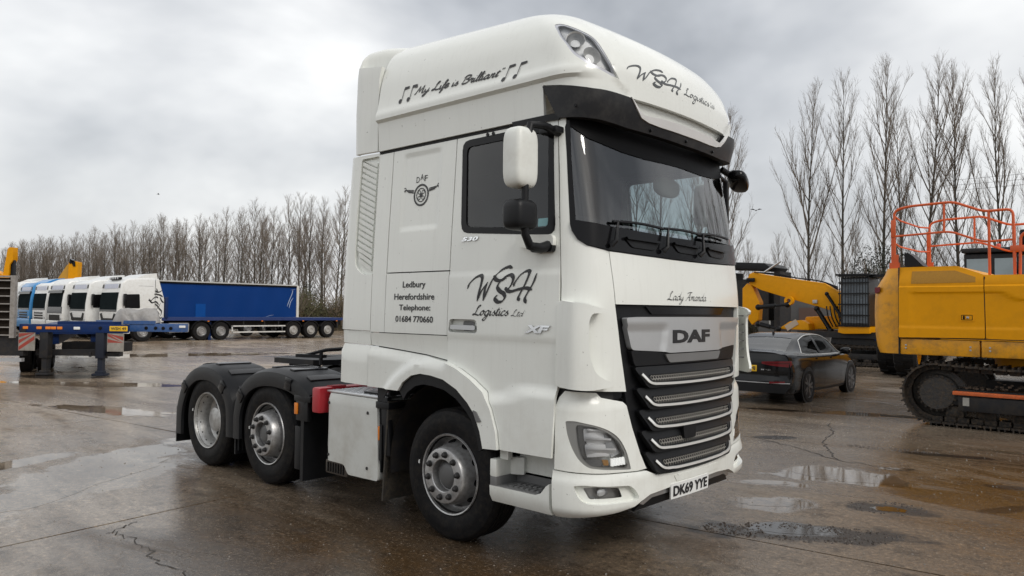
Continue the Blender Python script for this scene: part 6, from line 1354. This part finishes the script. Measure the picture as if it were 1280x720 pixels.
def lorry(label, loc, body, lower, hgt=3.2, spoiler=True, visor=None, style=0):
    """forward is -Y; the near flank is +X (local x = 0 is the flank)."""
    t = thing('lorry', label, 'lorry', loc, 0, 'lorries parked in a row at the back of the yard'); W = 2.45
    m = lambda u, v, o: (-o, u, v)                       # u along Y (rearwards), v up, o across
    prof = [(.02, .95), (.0, 1.35), (.02, 1.9), (.08, 2.42), (.12, 2.60), (.18, 2.98), (.42, hgt - .06), (1.2, hgt), (1.85, hgt), (1.9, 1.1), (1.75, .95), (1.5, 1.22), (.9, 1.22), (.7, .95)]
    b = MB(); b.prism(prof, m, 0, W); c = b.build('cab', body, t, smooth=0)
    bm = bmesh.new(); bm.from_mesh(c.data); bmesh.ops.bevel(bm, geom=[e for e in bm.edges if all(abs(v.co.x) < .01 or abs(v.co.x + W) < .01 for v in e.verts) and abs(e.verts[0].co.x - e.verts[1].co.x) < .01], offset=.09, segments=3, profile=.5, affect='EDGES', clamp_overlap=True); bm.to_mesh(c.data); bm.free(); c.data.polygons.foreach_set('use_smooth', [True] * len(c.data.polygons)); c.data.set_sharp_from_angle(angle=R(35))
    fm = lambda u, v, o: (-u, [0, 0][0] + sp(v, [(q[1], q[0]) for q in prof[:8]]) - o, v)
    def fpanel(name, poly, mm, off=.01, th=.06, par=c):
        b = MB(); patch(b, fm, poly, off=off, th=th, step=.12); return b.build(name, mm, par, fix=False)
    fpanel('windscreen', rpoly([(.12, 1.58), (.08, 2.50), (W - .08, 2.50), (W - .12, 1.58)], .08), LSCR, .012)
    fpanel('screen_base', [(.12, 1.52), (.12, 1.62), (W - .12, 1.62), (W - .12, 1.52)], GLOSSK, .016)
    if visor: fpanel('sun_visor', [(.06, 2.50), (.06, 2.66), (W - .06, 2.66), (W - .06, 2.50)], visor, .10, .12)
    if style == 1: fpanel('screen_mask', [(.05, 1.36), (.05, 1.72), (W - .05, 1.72), (W - .05, 1.36)], GLOSSK, .014); fpanel('grille', [(.35, .95), (.35, 1.28), (W - .35, 1.28), (W - .35, .95)], GLOSSK, .014)
    elif style == 2:
        for k in range(3): fpanel('grille_slat', [(.45, 1.0 + .15 * k), (.45, 1.09 + .15 * k), (W - .45, 1.09 + .15 * k), (W - .45, 1.0 + .15 * k)], GLOSSK, .014)
    else:
        fpanel('grille', rpoly([(.40, 1.0), (.18, 1.40), (.42, 1.44), (.60, 1.18), (W - .60, 1.18), (W - .42, 1.44), (W - .18, 1.40), (W - .40, 1.0)], .03), GLOSSK, .014)
    fpanel('name_board', rpoly([(.35, 2.70), (.38, 2.93), (W - .38, 2.93), (W - .35, 2.70)], .05), mat('board_pale', (.52, .55, .66), .4, var=.25, scale=9), .014)
    for x in (.16, W - .16): fpanel('roof_lamp', rpoly([(x - .09, 2.72), (x - .07, 2.92), (x + .07, 2.92), (x + .09, 2.72)], .03), GLOSSK, .018); fpanel('headlight', rpoly([(x - .08, .98), (x - .08, 1.12), (x + .16 * (1 if x < 1 else -1), 1.10), (x + .1 * (1 if x < 1 else -1), .98)], .02), SILVER, .015)
    b = MB(); b.prism(rpoly([(.0, .45), (-.03, .95), (.68, .95), (.62, .42)], .04), m, -.02, W + .02); b.build('bumper', lower, t)
    for o_ in (-.012, W + .0):
        b = MB(); b.prism(rpoly([(.36, 1.70), (.34, 2.40), (1.06, 2.43), (1.10, 1.70)], .06), m, o_, o_ + .012); b.build('side_window', GLOSSK, c)
        b = MB(); b.prism(rpoly([(.33, .98), (.35, 2.58), (1.15, 2.58), (1.15, 1.3), (.85, 1.25), (.65, .98)], .04), m, o_ + .004 if o_ > 0 else -.006, (o_ + .008) if o_ > 0 else -.002); b.build('door', body, c)
        b = MB(); b.box((-o_ if o_ > 0 else .16, .30, 2.12), (.2, .14, .62), bev=.05); b.build('mirror', GLOSSK if body != LB else LW, t)
        b = MB(); b.prism([(1.25, 1.9), (1.25, 2.45), (1.65, 2.45), (1.65, 2.1)], m, o_ + .004 if o_ > 0 else -.006, (o_ + .008) if o_ > 0 else -.002); b.build('side_locker', body, c)
    if spoiler:
        b = MB(); b.prism([(.9, hgt - .02), (1.4, hgt + .20), (1.95, hgt + .28), (2.0, hgt - .1), (1.8, hgt - .05)], m, .12, W - .12); b.build('roof_spoiler', body, c)
        b = MB(); b.prism([(1.88, 1.0), (1.86, hgt - .1), (2.0, hgt), (2.3, 2.2), (2.3, 1.0)], m, 0, .08); b.build('side_fairing', body, c); b = MB(); b.prism([(1.88, 1.0), (1.86, hgt - .1), (2.0, hgt), (2.3, 2.2), (2.3, 1.0)], m, W - .08, W); b.build('side_fairing', body, c)
    b = MB(); b.prism([(.6, .55), (.6, .95), (5.8, .9), (5.8, .6)], m, .75, W - .75); b.build('chassis', FRAME, t)
    b = MB(); b.prism(rpoly([(2.6, .45), (2.6, .95), (3.7, .95), (3.7, .45)], .08), m, .1, W - .1); b.build('fuel_tank', ALU, t)
    for y in (1.25, 4.35, 5.45):
        simple_wheel(t, (.02, y, .5), .5, STEEL).rotation_euler = (0, 0, R(90)); w2 = simple_wheel(t, (-W - .02, y, .5), .5, STEEL); w2.rotation_euler = (0, 0, R(-90))
    b = MB()
    for y in (4.35, 5.45):
        pr = [(y + .60 * cos(R(a)), .5 + .60 * sin(R(a))) for a in range(10, 171, 10)]; vs = []
        for u, v in pr: vs += [(.05, u, v), (-.6, u, v), (.05, u * .96 + y * .04, v * .96)]
        b.add(vs, [(3 * k, 3 * k + 1, 3 * k + 4, 3 * k + 3) for k in range(len(pr) - 1)] + [(3 * k, 3 * k + 3, 3 * k + 5, 3 * k + 2) for k in range(len(pr) - 1)])
    b.build('mudguard', BLACK, t, smooth=50)
    return t
Y0 = 8.65
l4 = lorry('white lorry with a black beast drawing behind its door, coupled to the blue flatbed', (-35.5, 9.5, 0), LW, LW, 3.25, True, None, 0)
lorry('white lorry with dark side window, next to the one with the beast drawing', (-38.8, 9.15, 0), LW, LW, 3.22, True, None, 0)
lorry('white lorry with black windscreen surround and square black grille', (-42.1, 9.05, 0), LW, LW, 3.25, True, GLOSSK, 1)
lorry('white lorry with three black grille slats beside the blue one', (-45.4, 9.2, 0), LW, LW, 3.2, True, None, 2)
lorry('bright blue lorry cab with white mirrors', (-48.7, 9.3, 0), LB, LB, 3.25, True, GLOSSK, 2)
lorry('white-roofed lorry furthest left, half hidden by the steel ramp', (-52.0, 9.3, 0), LW, LB, 3.35, True, None, 1)
b = MB(); b.box((-1.2, .34, 3.22), (1.3, .14, .13), bev=.03); lb_ = b.build('roof_light_bar', GLOSSK, l4)
for k in range(4): b = MB(); b.lathe([(.055, .0), (.055, -.02), (0, -.03)], 12, Matrix.Translation((-.75 - .3 * k, .27, 3.22))); b.build('spot_lamp', SILVER, lb_)
# beast drawing on the side fairing
b = MB(); bmf = lambda u, v, o=0.0: (o, u - .42, v)
for s in ([(2.25, 2.62), (2.40, 2.55), (2.55, 2.60), (2.62, 2.72)], [(2.32, 2.75), (2.36, 2.58), (2.30, 2.45)], [(1.92, 2.12), (2.05, 2.10), (2.15, 2.2), (2.3, 2.3), (2.42, 2.25)], [(1.95, 2.2), (2.1, 2.0), (2.3, 2.05), (2.45, 1.9)], [(2.2, 2.45), (2.5, 2.4), (2.65, 2.3)], [(2.25, 1.95), (2.4, 1.8), (2.35, 1.6), (2.5, 1.4)], [(2.55, 2.0), (2.45, 1.75), (2.6, 1.55), (2.55, 1.3)], [(2.2, 1.7), (2.3, 1.55), (2.25, 1.4)], [(2.5, 2.3), (2.6, 2.1), (2.7, 2.0)], [(2.4, 1.35), (2.55, 1.2), (2.65, 1.3)]): stroke(b, s, .085, bmf, .006, R(60), .35)
b.build('beast_drawing', INK, l4, fix=False, smooth=0)
b = MB(); b.add([(.006, 1.0, 2.84), (.006, 1.75, 2.84), (.006, 1.75, 2.85), (.006, 1.0, 2.85)], [(0, 1, 2, 3)]); b.build('pin_stripe', INK, l4, fix=False, smooth=0)
# flatbed
X0 = -35.5
fb = thing('flatbed_trailer', 'long empty blue flatbed trailer with three axles and white side guards', 'trailer', (X0, 0, 0))
b = MB(); b.box((-1.22, 17.5, 1.17), (2.5, 11.6, .13)); dk = b.build('deck', BLUE, fb); b = MB(); b.box((.03, 17.5, 1.15), (.03, 11.6, .15)); b.build('side_rail', mat('rail_blue', (.012, .03, .13), .5), dk)
b = MB(); 
for x in (-.75, -1.7): b.box((x, 17.8, .95), (.14, 11.0, .36))
b.box((-1.22, 14.3, .65), (1.8, .5, .9)); b.box((-1.22, 22.6, .8), (2.4, .1, .4)); b.build('chassis', FRAME, fb)
b = MB()
for z in (.42, .76): b.box((.0, 17.25, z), (.04, 3.35, .07))
b.box((0, 15.6, .59), (.04, .07, .4)); sg_ = b.build('side_guard', mat('guard_white', (.62, .62, .60), .45, dirt=(.2, .17, .13), dirt_amt=.5), fb)
for y in (16.3, 17.6, 18.5): b = MB(); b.box((-.05, y, .85), (.05, .06, .5)); b.build('guard_post', FRAME, sg_)
for y in (19.5, 20.7, 21.9):
    w_ = simple_wheel(fb, (.0, y, .50), .5, mat('trailer_rim', (.45, .44, .42), .45, .4, var=.25)); w_.rotation_euler = (0, 0, R(90)); w_ = simple_wheel(fb, (-2.45, y, .5), .5, STEEL); w_.rotation_euler = (0, 0, R(-90))
    b = MB(); pr = [(y + .57 * cos(R(a)), .5 + .57 * sin(R(a))) for a in range(20, 161, 10)]; vs = []
    for u, v in pr: vs += [(.03, u, v), (-.5, u, v), (.03, u * .95 + y * .05, .5 + (v - .5) * .95)]
    b.add(vs, [(3 * k, 3 * k + 1, 3 * k + 4, 3 * k + 3) for k in range(len(pr) - 1)] + [(3 * k, 3 * k + 3, 3 * k + 5, 3 * k + 2) for k in range(len(pr) - 1)]); b.build('mudguard', FRAME, fb, smooth=50)
for y in (14.2, 17.4, 20.1, 22.5): b = MB(); b.box((.05, y, 1.04), (.02, .10, .05)); b.build('side_marker', AMBER, fb)
for y in (14.4,): b = MB(); b.box((-.3, y, .5), (.2, .16, 1.0)); b.build('landing_leg', BLUE, fb)
b = MB(); b.box((-.8, 11.9, 1.75), (1.9, .14, 1.1), bev=.03); b.build('headboard', BLUE, fb)
# curtain-side trailer behind it
cs = thing('curtain_side_trailer', 'tall blue curtain-sided trailer standing behind the empty flatbed', 'trailer', (-40.0, 0, 0))
b = MB(); b.grid(lambda i, j: (.02 * sin(38 * i) * sin(pi * j), 13.3 + 9.15 * i, 1.05 + 2.2 * j), 90, 6); b.build('curtain', mat('curtain_blue', (.002, .036, .175), .5, var=.12, scale=.7, bump=.2, bscale=3, spec=.15), cs, fix=False)
b = MB(); b.box((-1.28, 17.9, 2.15), (2.48, 9.2, 2.2)); b.build('box_body', mat('box_blue', (.003, .04, .18), .5, spec=.2), cs)
b = MB(); b.box((-1.25, 17.9, 3.30), (2.56, 9.3, .09)); b.build('roof', mat('roof_grey', (.50, .49, .46), .5), cs); b = MB(); b.box((.03, 17.9, 3.22), (.06, 9.3, .10)); b.build('curtain_rail', GLOSSK, cs)
b = MB(); b.box((.02, 22.52, 2.15), (.09, .17, 2.25)); b.build('rear_post', mat('post_white', (.66, .64, .58), .45), cs)
b = MB(); b.box((.03, 15.9, 1.52), (.004, .62, .95)); b.build('repair_patch', mat('patch_blue', (.003, .065, .28), .45, spec=.15), cs)
b = MB(); b.box((-1.25, 17.9, .98), (2.5, 9.3, .14)); b.build('side_rail', BLUE, cs); b = MB(); b.box((-1.25, 17.9, .7), (1.0, 9, .5)); b.build('chassis', FRAME, cs)
for y in (19, 20.3, 21.6): simple_wheel(cs, (0, y, .5), .5, STEEL).rotation_euler = (0, 0, R(90))
b = MB()
for s in ([(21.75, 1.9), (21.9, 2.3), (22.1, 2.75), (22.15, 3.0)], [(21.9, 1.8), (22.0, 2.2), (22.2, 2.5)], [(20.2, 1.2), (20.5, 1.3), (20.8, 1.35)], [(21.6, 1.2), (22.1, 1.15)], [(22.0, 3.0), (22.35, 3.05)]): stroke(b, s, .06, lambda u, v, o=0.0: (o + .02, u, v), .006, R(10), .3)
b.build('tape_repair', mat('tape', (.35, .42, .55), .3), cs, fix=False, smooth=0)
# excavator arms showing over the parked lorries
ea = thing('excavator', 'raised yellow excavator arm showing over the steel ramp at far left', 'excavator', (-65.3, 12.4, 0))
uu = Vector((.743, .669, 0))
def am(u, v, o): q = uu * u + Vector((-.67, .743, 0)) * o; return (q.x, q.y, v)
b = MB(); b.prism([(-.35, 3.9), (.0, 6.2), (.1, 6.35), (.42, 6.35), (.45, 5.4), (.2, 5.0), (.1, 3.6)], am, -.3, .3); b.build('arm', YEL, ea)
b = MB(); b.prism([(.2, 5.3), (.42, 5.35), (.42, 2.5), (.18, 2.5)], am, -.15, .15); b.build('cylinder', GLOSSK, ea)
b = MB(); b.prism([(-1.9, 3.0), (-1.6, 4.4), (-.95, 4.5), (.1, 4.0), (.3, 3.0)], am, -.4, .4); b.build('boom', YEL, ea); b = MB(); b.prism([(-2.6, .9), (-2.6, 2.9), (.5, 2.9), (.5, .9)], am, -1.3, 1.3); b.build('upper_body', YEL, ea)
b = MB(); b.prism(rpoly([(-2.9, .02), (-2.9, .85), (1.0, .85), (1.0, .02)], .4), am, -1.4, 1.4); b.build('tracks', TRACK, ea)
eb = thing('excavator', 'folded yellow excavator arm rising behind the white lorry roofs', 'excavator', (-62.0, 15.6, 0))
b = MB(); b.prism([(-.9, 3.6), (.0, 5.0), (.35, 5.25), (.55, 5.2), (.45, 4.5), (.1, 3.5)], am, -.25, .25); b.build('boom', mat('boom_ochre', (.50, .27, .03), .45, var=.2), eb)
b = MB(); b.prism([(.15, 3.4), (.2, 5.25), (.45, 5.35), (.95, 5.25), (.9, 3.4)], am, -.35, .2); b.build('arm', YEL, eb)
b = MB(); b.prism([(.25, 5.2), (.3, 5.5), (.5, 5.4), (.6, 4.9), (.75, 4.9), (.7, 5.3), (.35, 5.1)], am, -.40, .1); b.build('bucket_link', GLOSSK, eb)
b = MB(); b.prism([(-1.8, .9), (-1.8, 2.9), (1.4, 2.9), (1.4, .9)], am, -1.3, 1.3); b.build('upper_body', YEL, eb); b = MB(); b.prism(rpoly([(-2.1, .02), (-2.1, .85), (1.8, .85), (1.8, .02)], .4), am, -1.4, 1.4); b.build('tracks', TRACK, eb)
# ================================================================== poplars
BARK = mat('poplar_bark', (.062, .055, .042), .85, var=.35, scale=2, bump=.5, bscale=12)
TWIG = mat('poplar_twig', (.175, .142, .112), .85, var=.3, scale=.5)
def poplar(seed, H=18.5, nb=40, wide=1.0, fork=False, twig=.0052):
    rnd = random.Random(seed); T = MB(); B = MB()
    ph1, ph2 = rnd.uniform(0, 6), rnd.uniform(0, 6)
    def trunk(z): f = z / H; return Vector((.20 * sin(2.6 * f + ph1) * f + .07 * sin(8 * f + ph2), .20 * sin(2.3 * f + ph2) * f, z))
    n = 24; T.tube([trunk(H * .985 * k / n) for k in range(n + 1)], [.15 * (1 - k / n) ** 1.15 + .011 for k in range(n + 1)], 8, cap=False)
    def shoot(mb, p, d, L, r, lvl):
        n = {1: 8, 2: 4, 3: 2}[lvl]; pts = [p]; q = p.copy(); d = d.copy(); up = {1: .24, 2: .24, 3: .12}[lvl]
        for k in range(n):
            d = (d + Vector((rnd.gauss(0, .05), rnd.gauss(0, .05), up * (1.3 - d.z)))).normalized(); q = q + d * (L / n); pts.append(q.copy())
        mb.tube(pts, [r * (1 - k / n) + max(r * .15, twig * .7) * k / n for k in range(n + 1)], 4 if lvl == 1 else 3, cap=False)
        if lvl < 3:
            m = int(round((4 + 2.3 * L) if lvl == 1 else (1.2 + 2.2 * L)))
            for _ in range(m):
                t = rnd.uniform(.22 if lvl == 1 else .1, .97) * n; k = min(int(t), n - 1); f = t - k; s = pts[k].lerp(pts[k + 1], f); ax = (pts[k + 1] - pts[k]).normalized(); o = ax.orthogonal().normalized(); o.rotate(Matrix.Rotation(rnd.uniform(0, 2 * pi), 3, ax))
                dd = (ax + o * (rnd.uniform(.30, .60) if lvl == 1 else rnd.uniform(.35, .8))).normalized(); shoot(mb, s, dd, (L * (1 - t / n * .5) * rnd.uniform(.20, .38) + .25) if lvl == 1 else rnd.uniform(.22, .55), max(r * .42 * (1 - .5 * t / n), twig), lvl + 1)
    for i in range(nb):
        f = .09 + .88 * ((i + rnd.random()) / nb) ** .92; z = f * H; p = trunk(z); az = i * 2.4 + rnd.uniform(-.6, .6)
        L = min((1 - f) * H * .62 + .7, (2.2 + 4.6 * wide * min(1, .35 + f * 1.8)) * (1.05 - .55 * f)) * rnd.uniform(.6, 1.1); el = R(rnd.uniform(34, 52)) + .42 * f
        d = Vector((cos(az) * cos(el), sin(az) * cos(el), sin(el))); shoot(B, p, d, L, .013 + .0065 * L, 1)
    if fork:
        p = trunk(H * .30); shoot(B, p, Vector((-.45, .1, 1)).normalized(), H * .50, .085, 1); p = trunk(H * .40); shoot(B, p, Vector((.4, -.1, 1)).normalized(), H * .42, .07, 1)
    return T, B
TREES = []
for k in range(6):
    T, B = poplar(20 + k, 18.5, (44, 38, 50, 42, 46, 40)[k], (.9, 1.05, .85, 1.0, .8, 1.1)[k], k % 3 == 1); root = bpy.data.objects.new('poplar_tree', None); COL.objects.link(root)
    t_ = T.build('trunk', BARK, root, smooth=60, fix=False); c_ = B.build('crown', TWIG, root, smooth=0, fix=False); TREES.append((root, t_.data, c_.data, max(v[2] for v in B.v)))
for root, *_ in TREES:
    for ch in list(root.children): bpy.data.objects.remove(ch)
    bpy.data.objects.remove(root)
def tree(x, y, k, h, rz, lean, label, group):
    r = thing('poplar_tree', label, 'tree', (x, y, -.03), rz, group); r.scale = (h / 18.5 * random.uniform(.9, 1.1),) * 2 + (h / TREES[k][3],)
    r.rotation_euler = (lean[0], lean[1], rz)
    link(bpy.data.objects.new('trunk', TREES[k][1]), r); link(bpy.data.objects.new('crown', TREES[k][2]), r); return r
random.seed(21)
ORD = 'first second third fourth fifth sixth seventh eighth ninth tenth eleventh twelfth thirteenth fourteenth fifteenth sixteenth seventeenth eighteenth nineteenth twentieth'.split()
# the tall row on the right
near = [(-15.2, 18.4, 1, 'bare poplar with a forked crown, leftmost of the tall right-hand row'), (-13.0, 18.9, 3, 'bare wide poplar second from left in the tall right-hand row'), (-10.5, 18.9, 0, 'bare poplar above the caged cab of the far excavator'), (-9.2, 15.9, 4, 'thin bare poplar between two taller ones over the left end of the orange rails'), (-8.05, 18.8, 5, 'tallest bare poplar above the middle of the orange rails'), (-5.95, 17.7, 2, 'bare narrow poplar above the loader cab'), (-3.75, 17.7, 4, 'bare poplar above the right end of the orange rails'), (-1.9, 17.2, 0, 'bare poplar cut off by the right edge of the photo')]
for x, h, k, lab in near:
    r_ = tree(x, 47 + random.uniform(-.3, .3), k, h, random.uniform(0, 6.28), (R(random.uniform(-.5, .8)), R(random.uniform(-2.6, -1.6))), lab, 'tall poplars behind the excavators'); r_.scale.x *= .8; r_.scale.y *= .8
for i in range(16): tree(1.6 + i * 3.3 + random.uniform(-.5, .5), 47 + random.uniform(-.5, .5), (i * 5 + 2) % 6, random.uniform(17, 19), random.uniform(0, 6.28), (0, R(random.uniform(-2.5, 0))), 'bare poplar beyond the right edge, reflected in the windscreen, %s along' % ORD[i], 'poplars continuing past the right edge')
# seen through the cab windows
for i in range(9): tree(-21.2 - i * 2.6, 47 + random.uniform(-.6, .6), i % 6, 17.5, random.uniform(0, 6.28), (0, R(random.uniform(-1.5, 1.5))), 'bare poplar seen through the windscreen of the tractor unit, %s from right' % ORD[i], 'poplars behind the tractor unit')
SAPL = 'first second third fourth fifth sixth seventh eighth ninth tenth'.split()
for i, (x, h) in enumerate(((-19.9, 6.5), (-18.6, 7.2), (-17.6, 6.0), (-16.6, 7.5), (-16.0, 5.5), (-14.1, 7.0), (-11.6, 8.0), (-7.0, 7.5), (-4.8, 8.0), (-2.8, 7.0))): tree(x, 45 + random.uniform(0, .4), (i * 2 + 1) % 6, h, random.uniform(0, 6.28), (0, 0), SAPL[i] + ' bare sapling from left, low between the tall right-hand poplars', 'saplings below the tall poplars')
# the long row on the left
def px_of(x, y): q = Vector((x - 4.333, y + 5.2856, 0)); return 640 + 941.7 * (q.x * CR.x + q.y * CR.y) / (q.x * CF.x + q.y * CF.y)
ZONES = ((0, 40, 'steel ramp'), (40, 130, 'row of lorry cabs'), (130, 200, 'white lorry with the beast drawing'), (200, 372, 'blue curtain-side trailer'), (372, 445, 'hedge left of the white cab'))
cnt = {}
def row_label(x, y, what):
    p = px_of(x, y)
    for a, b_, nm in ZONES:
        if a <= p < b_:
            cnt[what, nm] = cnt.get((what, nm), 0) + 1; k = cnt[what, nm]
            return '%s, %s from right above the %s' % (what, ORD[min(k, 20) - 1], nm)
    return what + ' beyond the edge of the photo'
x = -76.0; i = 0
while x > -262:
    h = 18.3 + random.uniform(-1.2, 1.2)
    if 0 < px_of(x, 54.5) < 445: tree(x, 54.5 + random.uniform(-.8, .8), random.randrange(6), h, random.uniform(0, 6.28), (R(random.uniform(-1, 1)), R(random.uniform(-1.5, 1.5))), row_label(x, 54.5, 'bare front-row poplar'), 'poplars of the long front row')
    x -= random.uniform(2.7, 3.6); i += 1
x = -84.0
while x > -262:
    if 0 < px_of(x, 62) < 445: tree(x, 62 + random.uniform(-1.5, 1.5), random.randrange(6), 17.2 + random.uniform(-1.5, 1), random.uniform(0, 6.28), (0, R(random.uniform(-1.5, 1.5))), row_label(x, 62, 'bare back-row poplar'), 'poplars of the back row')
    x -= random.uniform(2.4, 3.4)
# ------------------------------------------------ hedge and bushes
def bush_mesh(seed, rx, ry, h, n, size, name, m):
    rnd = random.Random(seed); b = MB()
    for _ in range(n):
        a = rnd.uniform(0, 2 * pi); r = rnd.random() ** .45; f = rnd.random(); top = h * (.72 + .28 * sin(3 * a + seed) * .6 + .2 * rnd.random()); z = top * f ** .8
        q = math.sqrt(max(0, 1 - (f ** 2.2))); c = Vector((rx * r * cos(a) * (.35 + .65 * q), ry * r * sin(a) * (.35 + .65 * q), z + .05))
        d = Vector((rnd.gauss(0, 1), rnd.gauss(0, 1), rnd.gauss(.4, 1))).normalized(); e = d.orthogonal().normalized() * size * rnd.uniform(.5, 1.2); d = d * size * rnd.uniform(.7, 1.6)
        b.add([c - d, c + e * .5, c + d, c - e * .5], [(0, 1, 2, 3)])
    o = b.build(name, m, None, smooth=0, fix=False); me = o.data; bpy.data.objects.remove(o); return me
def stems_mesh(seed, rx, h, n):
    rnd = random.Random(seed); b = MB()
    for _ in range(n):
        x, y = rnd.gauss(0, rx * .4), rnd.gauss(0, rx * .4); b.tube([(x * .4, y * .4, 0), (x * .8, y * .8, h * .5), (x * 1.3, y * 1.3, h * rnd.uniform(.8, 1.1))], [.03, .018, .007], 3, cap=False)
    o = b.build('stems', TWIG, None, smooth=0, fix=False); me = o.data; bpy.data.objects.remove(o); return me
HB = mat('hedge_brown', (.105, .075, .040), .85, var=.45, scale=.8); HG = mat('hedge_olive', (.075, .072, .030), .85, var=.5, scale=.7); HI = mat('ivy_dark', (.022, .028, .016), .75, var=.5, scale=1.5)
bushes = [bush_mesh(1, 1.7, 1.5, 2.5, 4000, .06, 'foliage', HB), bush_mesh(2, 1.6, 1.5, 2.7, 4000, .06, 'foliage', HG), bush_mesh(3, 1.6, 1.4, 3.0, 6500, .042, 'foliage', HI)]
stm = stems_mesh(1, 1.6, 2.6, 60)
def bush(name, x, y, k, s, lab, group):
    r = thing(name, lab, 'bush', (x, y, -.03), random.uniform(0, 6.28), group); r.scale = (s, s, s * random.uniform(.85, 1.1)); link(bpy.data.objects.new('foliage', bushes[k]), r); link(bpy.data.objects.new('stems', stm), r)
for i in range(14): bush('hedge_shrub', -49 - random.uniform(0, 4) + i * .3, 24.5 + i * 1.15, i % 2, random.uniform(.95, 1.2), 'brown hedge shrub behind the end of the flatbed trailer, %s along it' % ORD[i], 'hedge shrubs behind the flatbed')
bush('ivy_bush', -60, 36.0, 2, 1.5, 'dark evergreen bush against the poplar trunks past the blue curtain-side trailer', None)
for x, y, s, lab in ((-9.6, 44, 1.75, 'dark ivy bush to the right of the black cab cage'), (-15.8, 43, 1.35, 'dark ivy bush at the foot of the leftmost tall poplar'), (-7.4, 45, 1.5, 'dark ivy bush under the orange rails'), (-20.6, 42, 1.7, 'dark ivy bush close behind the windscreen edge of the tractor unit'), (-1.5, 42, 1.4, 'dark ivy bush at the right edge of the photo')): bush('ivy_bush', x, y, 2, s, lab, None)
for i in range(12): bush('hedge_shrub', -24 + i * 2.3, 41 + random.uniform(-1, 1.5), i % 2, random.uniform(.8, 1.05), 'low winter shrub behind the excavators, %s from left' % ORD[i], 'shrubs behind the excavators')
# ------------------------------------------------ birds
def bird(loc, s, rz, lab):
    b = MB(); b.ellipsoid((0, 0, 0), (.16, .045, .045), 10, 6); b.prism([(-.14, -.03), (-.30, -.07), (-.30, .07), (-.14, .03)], lambda u, v, o: (u, v, o), -.004, .004)
    t = thing('bird', lab, 'bird', loc, rz); t.scale = (s, s, s); b.build('body', DARK, t)
    for sg in (-1, 1):
        b = MB(); b.add([(.07, sg * .03, .01), (.05, sg * .22, .13), (-.02, sg * .42, .08), (-.10, sg * .20, .10), (-.08, sg * .03, .0), (.07, sg * .03, .02), (.05, sg * .22, .14), (-.02, sg * .42, .085), (-.10, sg * .20, .11), (-.08, sg * .03, .01)], [(0, 1, 2, 3, 4), (9, 8, 7, 6, 5)]); b.build('wing', DARK, t, smooth=0)
bird((-12.75, 32.97, 7.27), .75, R(120), 'dark bird flying just right of the white tractor unit')
bird((-56.6, 20.2, 10.73), .55, R(60), 'tiny bird high over the parked lorries')
# ------------------------------------------------ overhead wire, far right
pw = thing('overhead_wire', 'thin overhead wires crossing the poplars at the right edge', 'wire', (0, 52, 0))
for k in range(3):
    b = MB(); b.tube([(-8 + 3.2 * i, 0, 10.6 - .35 * k + .02 * (i - 4) ** 2 + .12 * i) for i in range(9)], .012, 4); b.build('wire', DARK, pw)
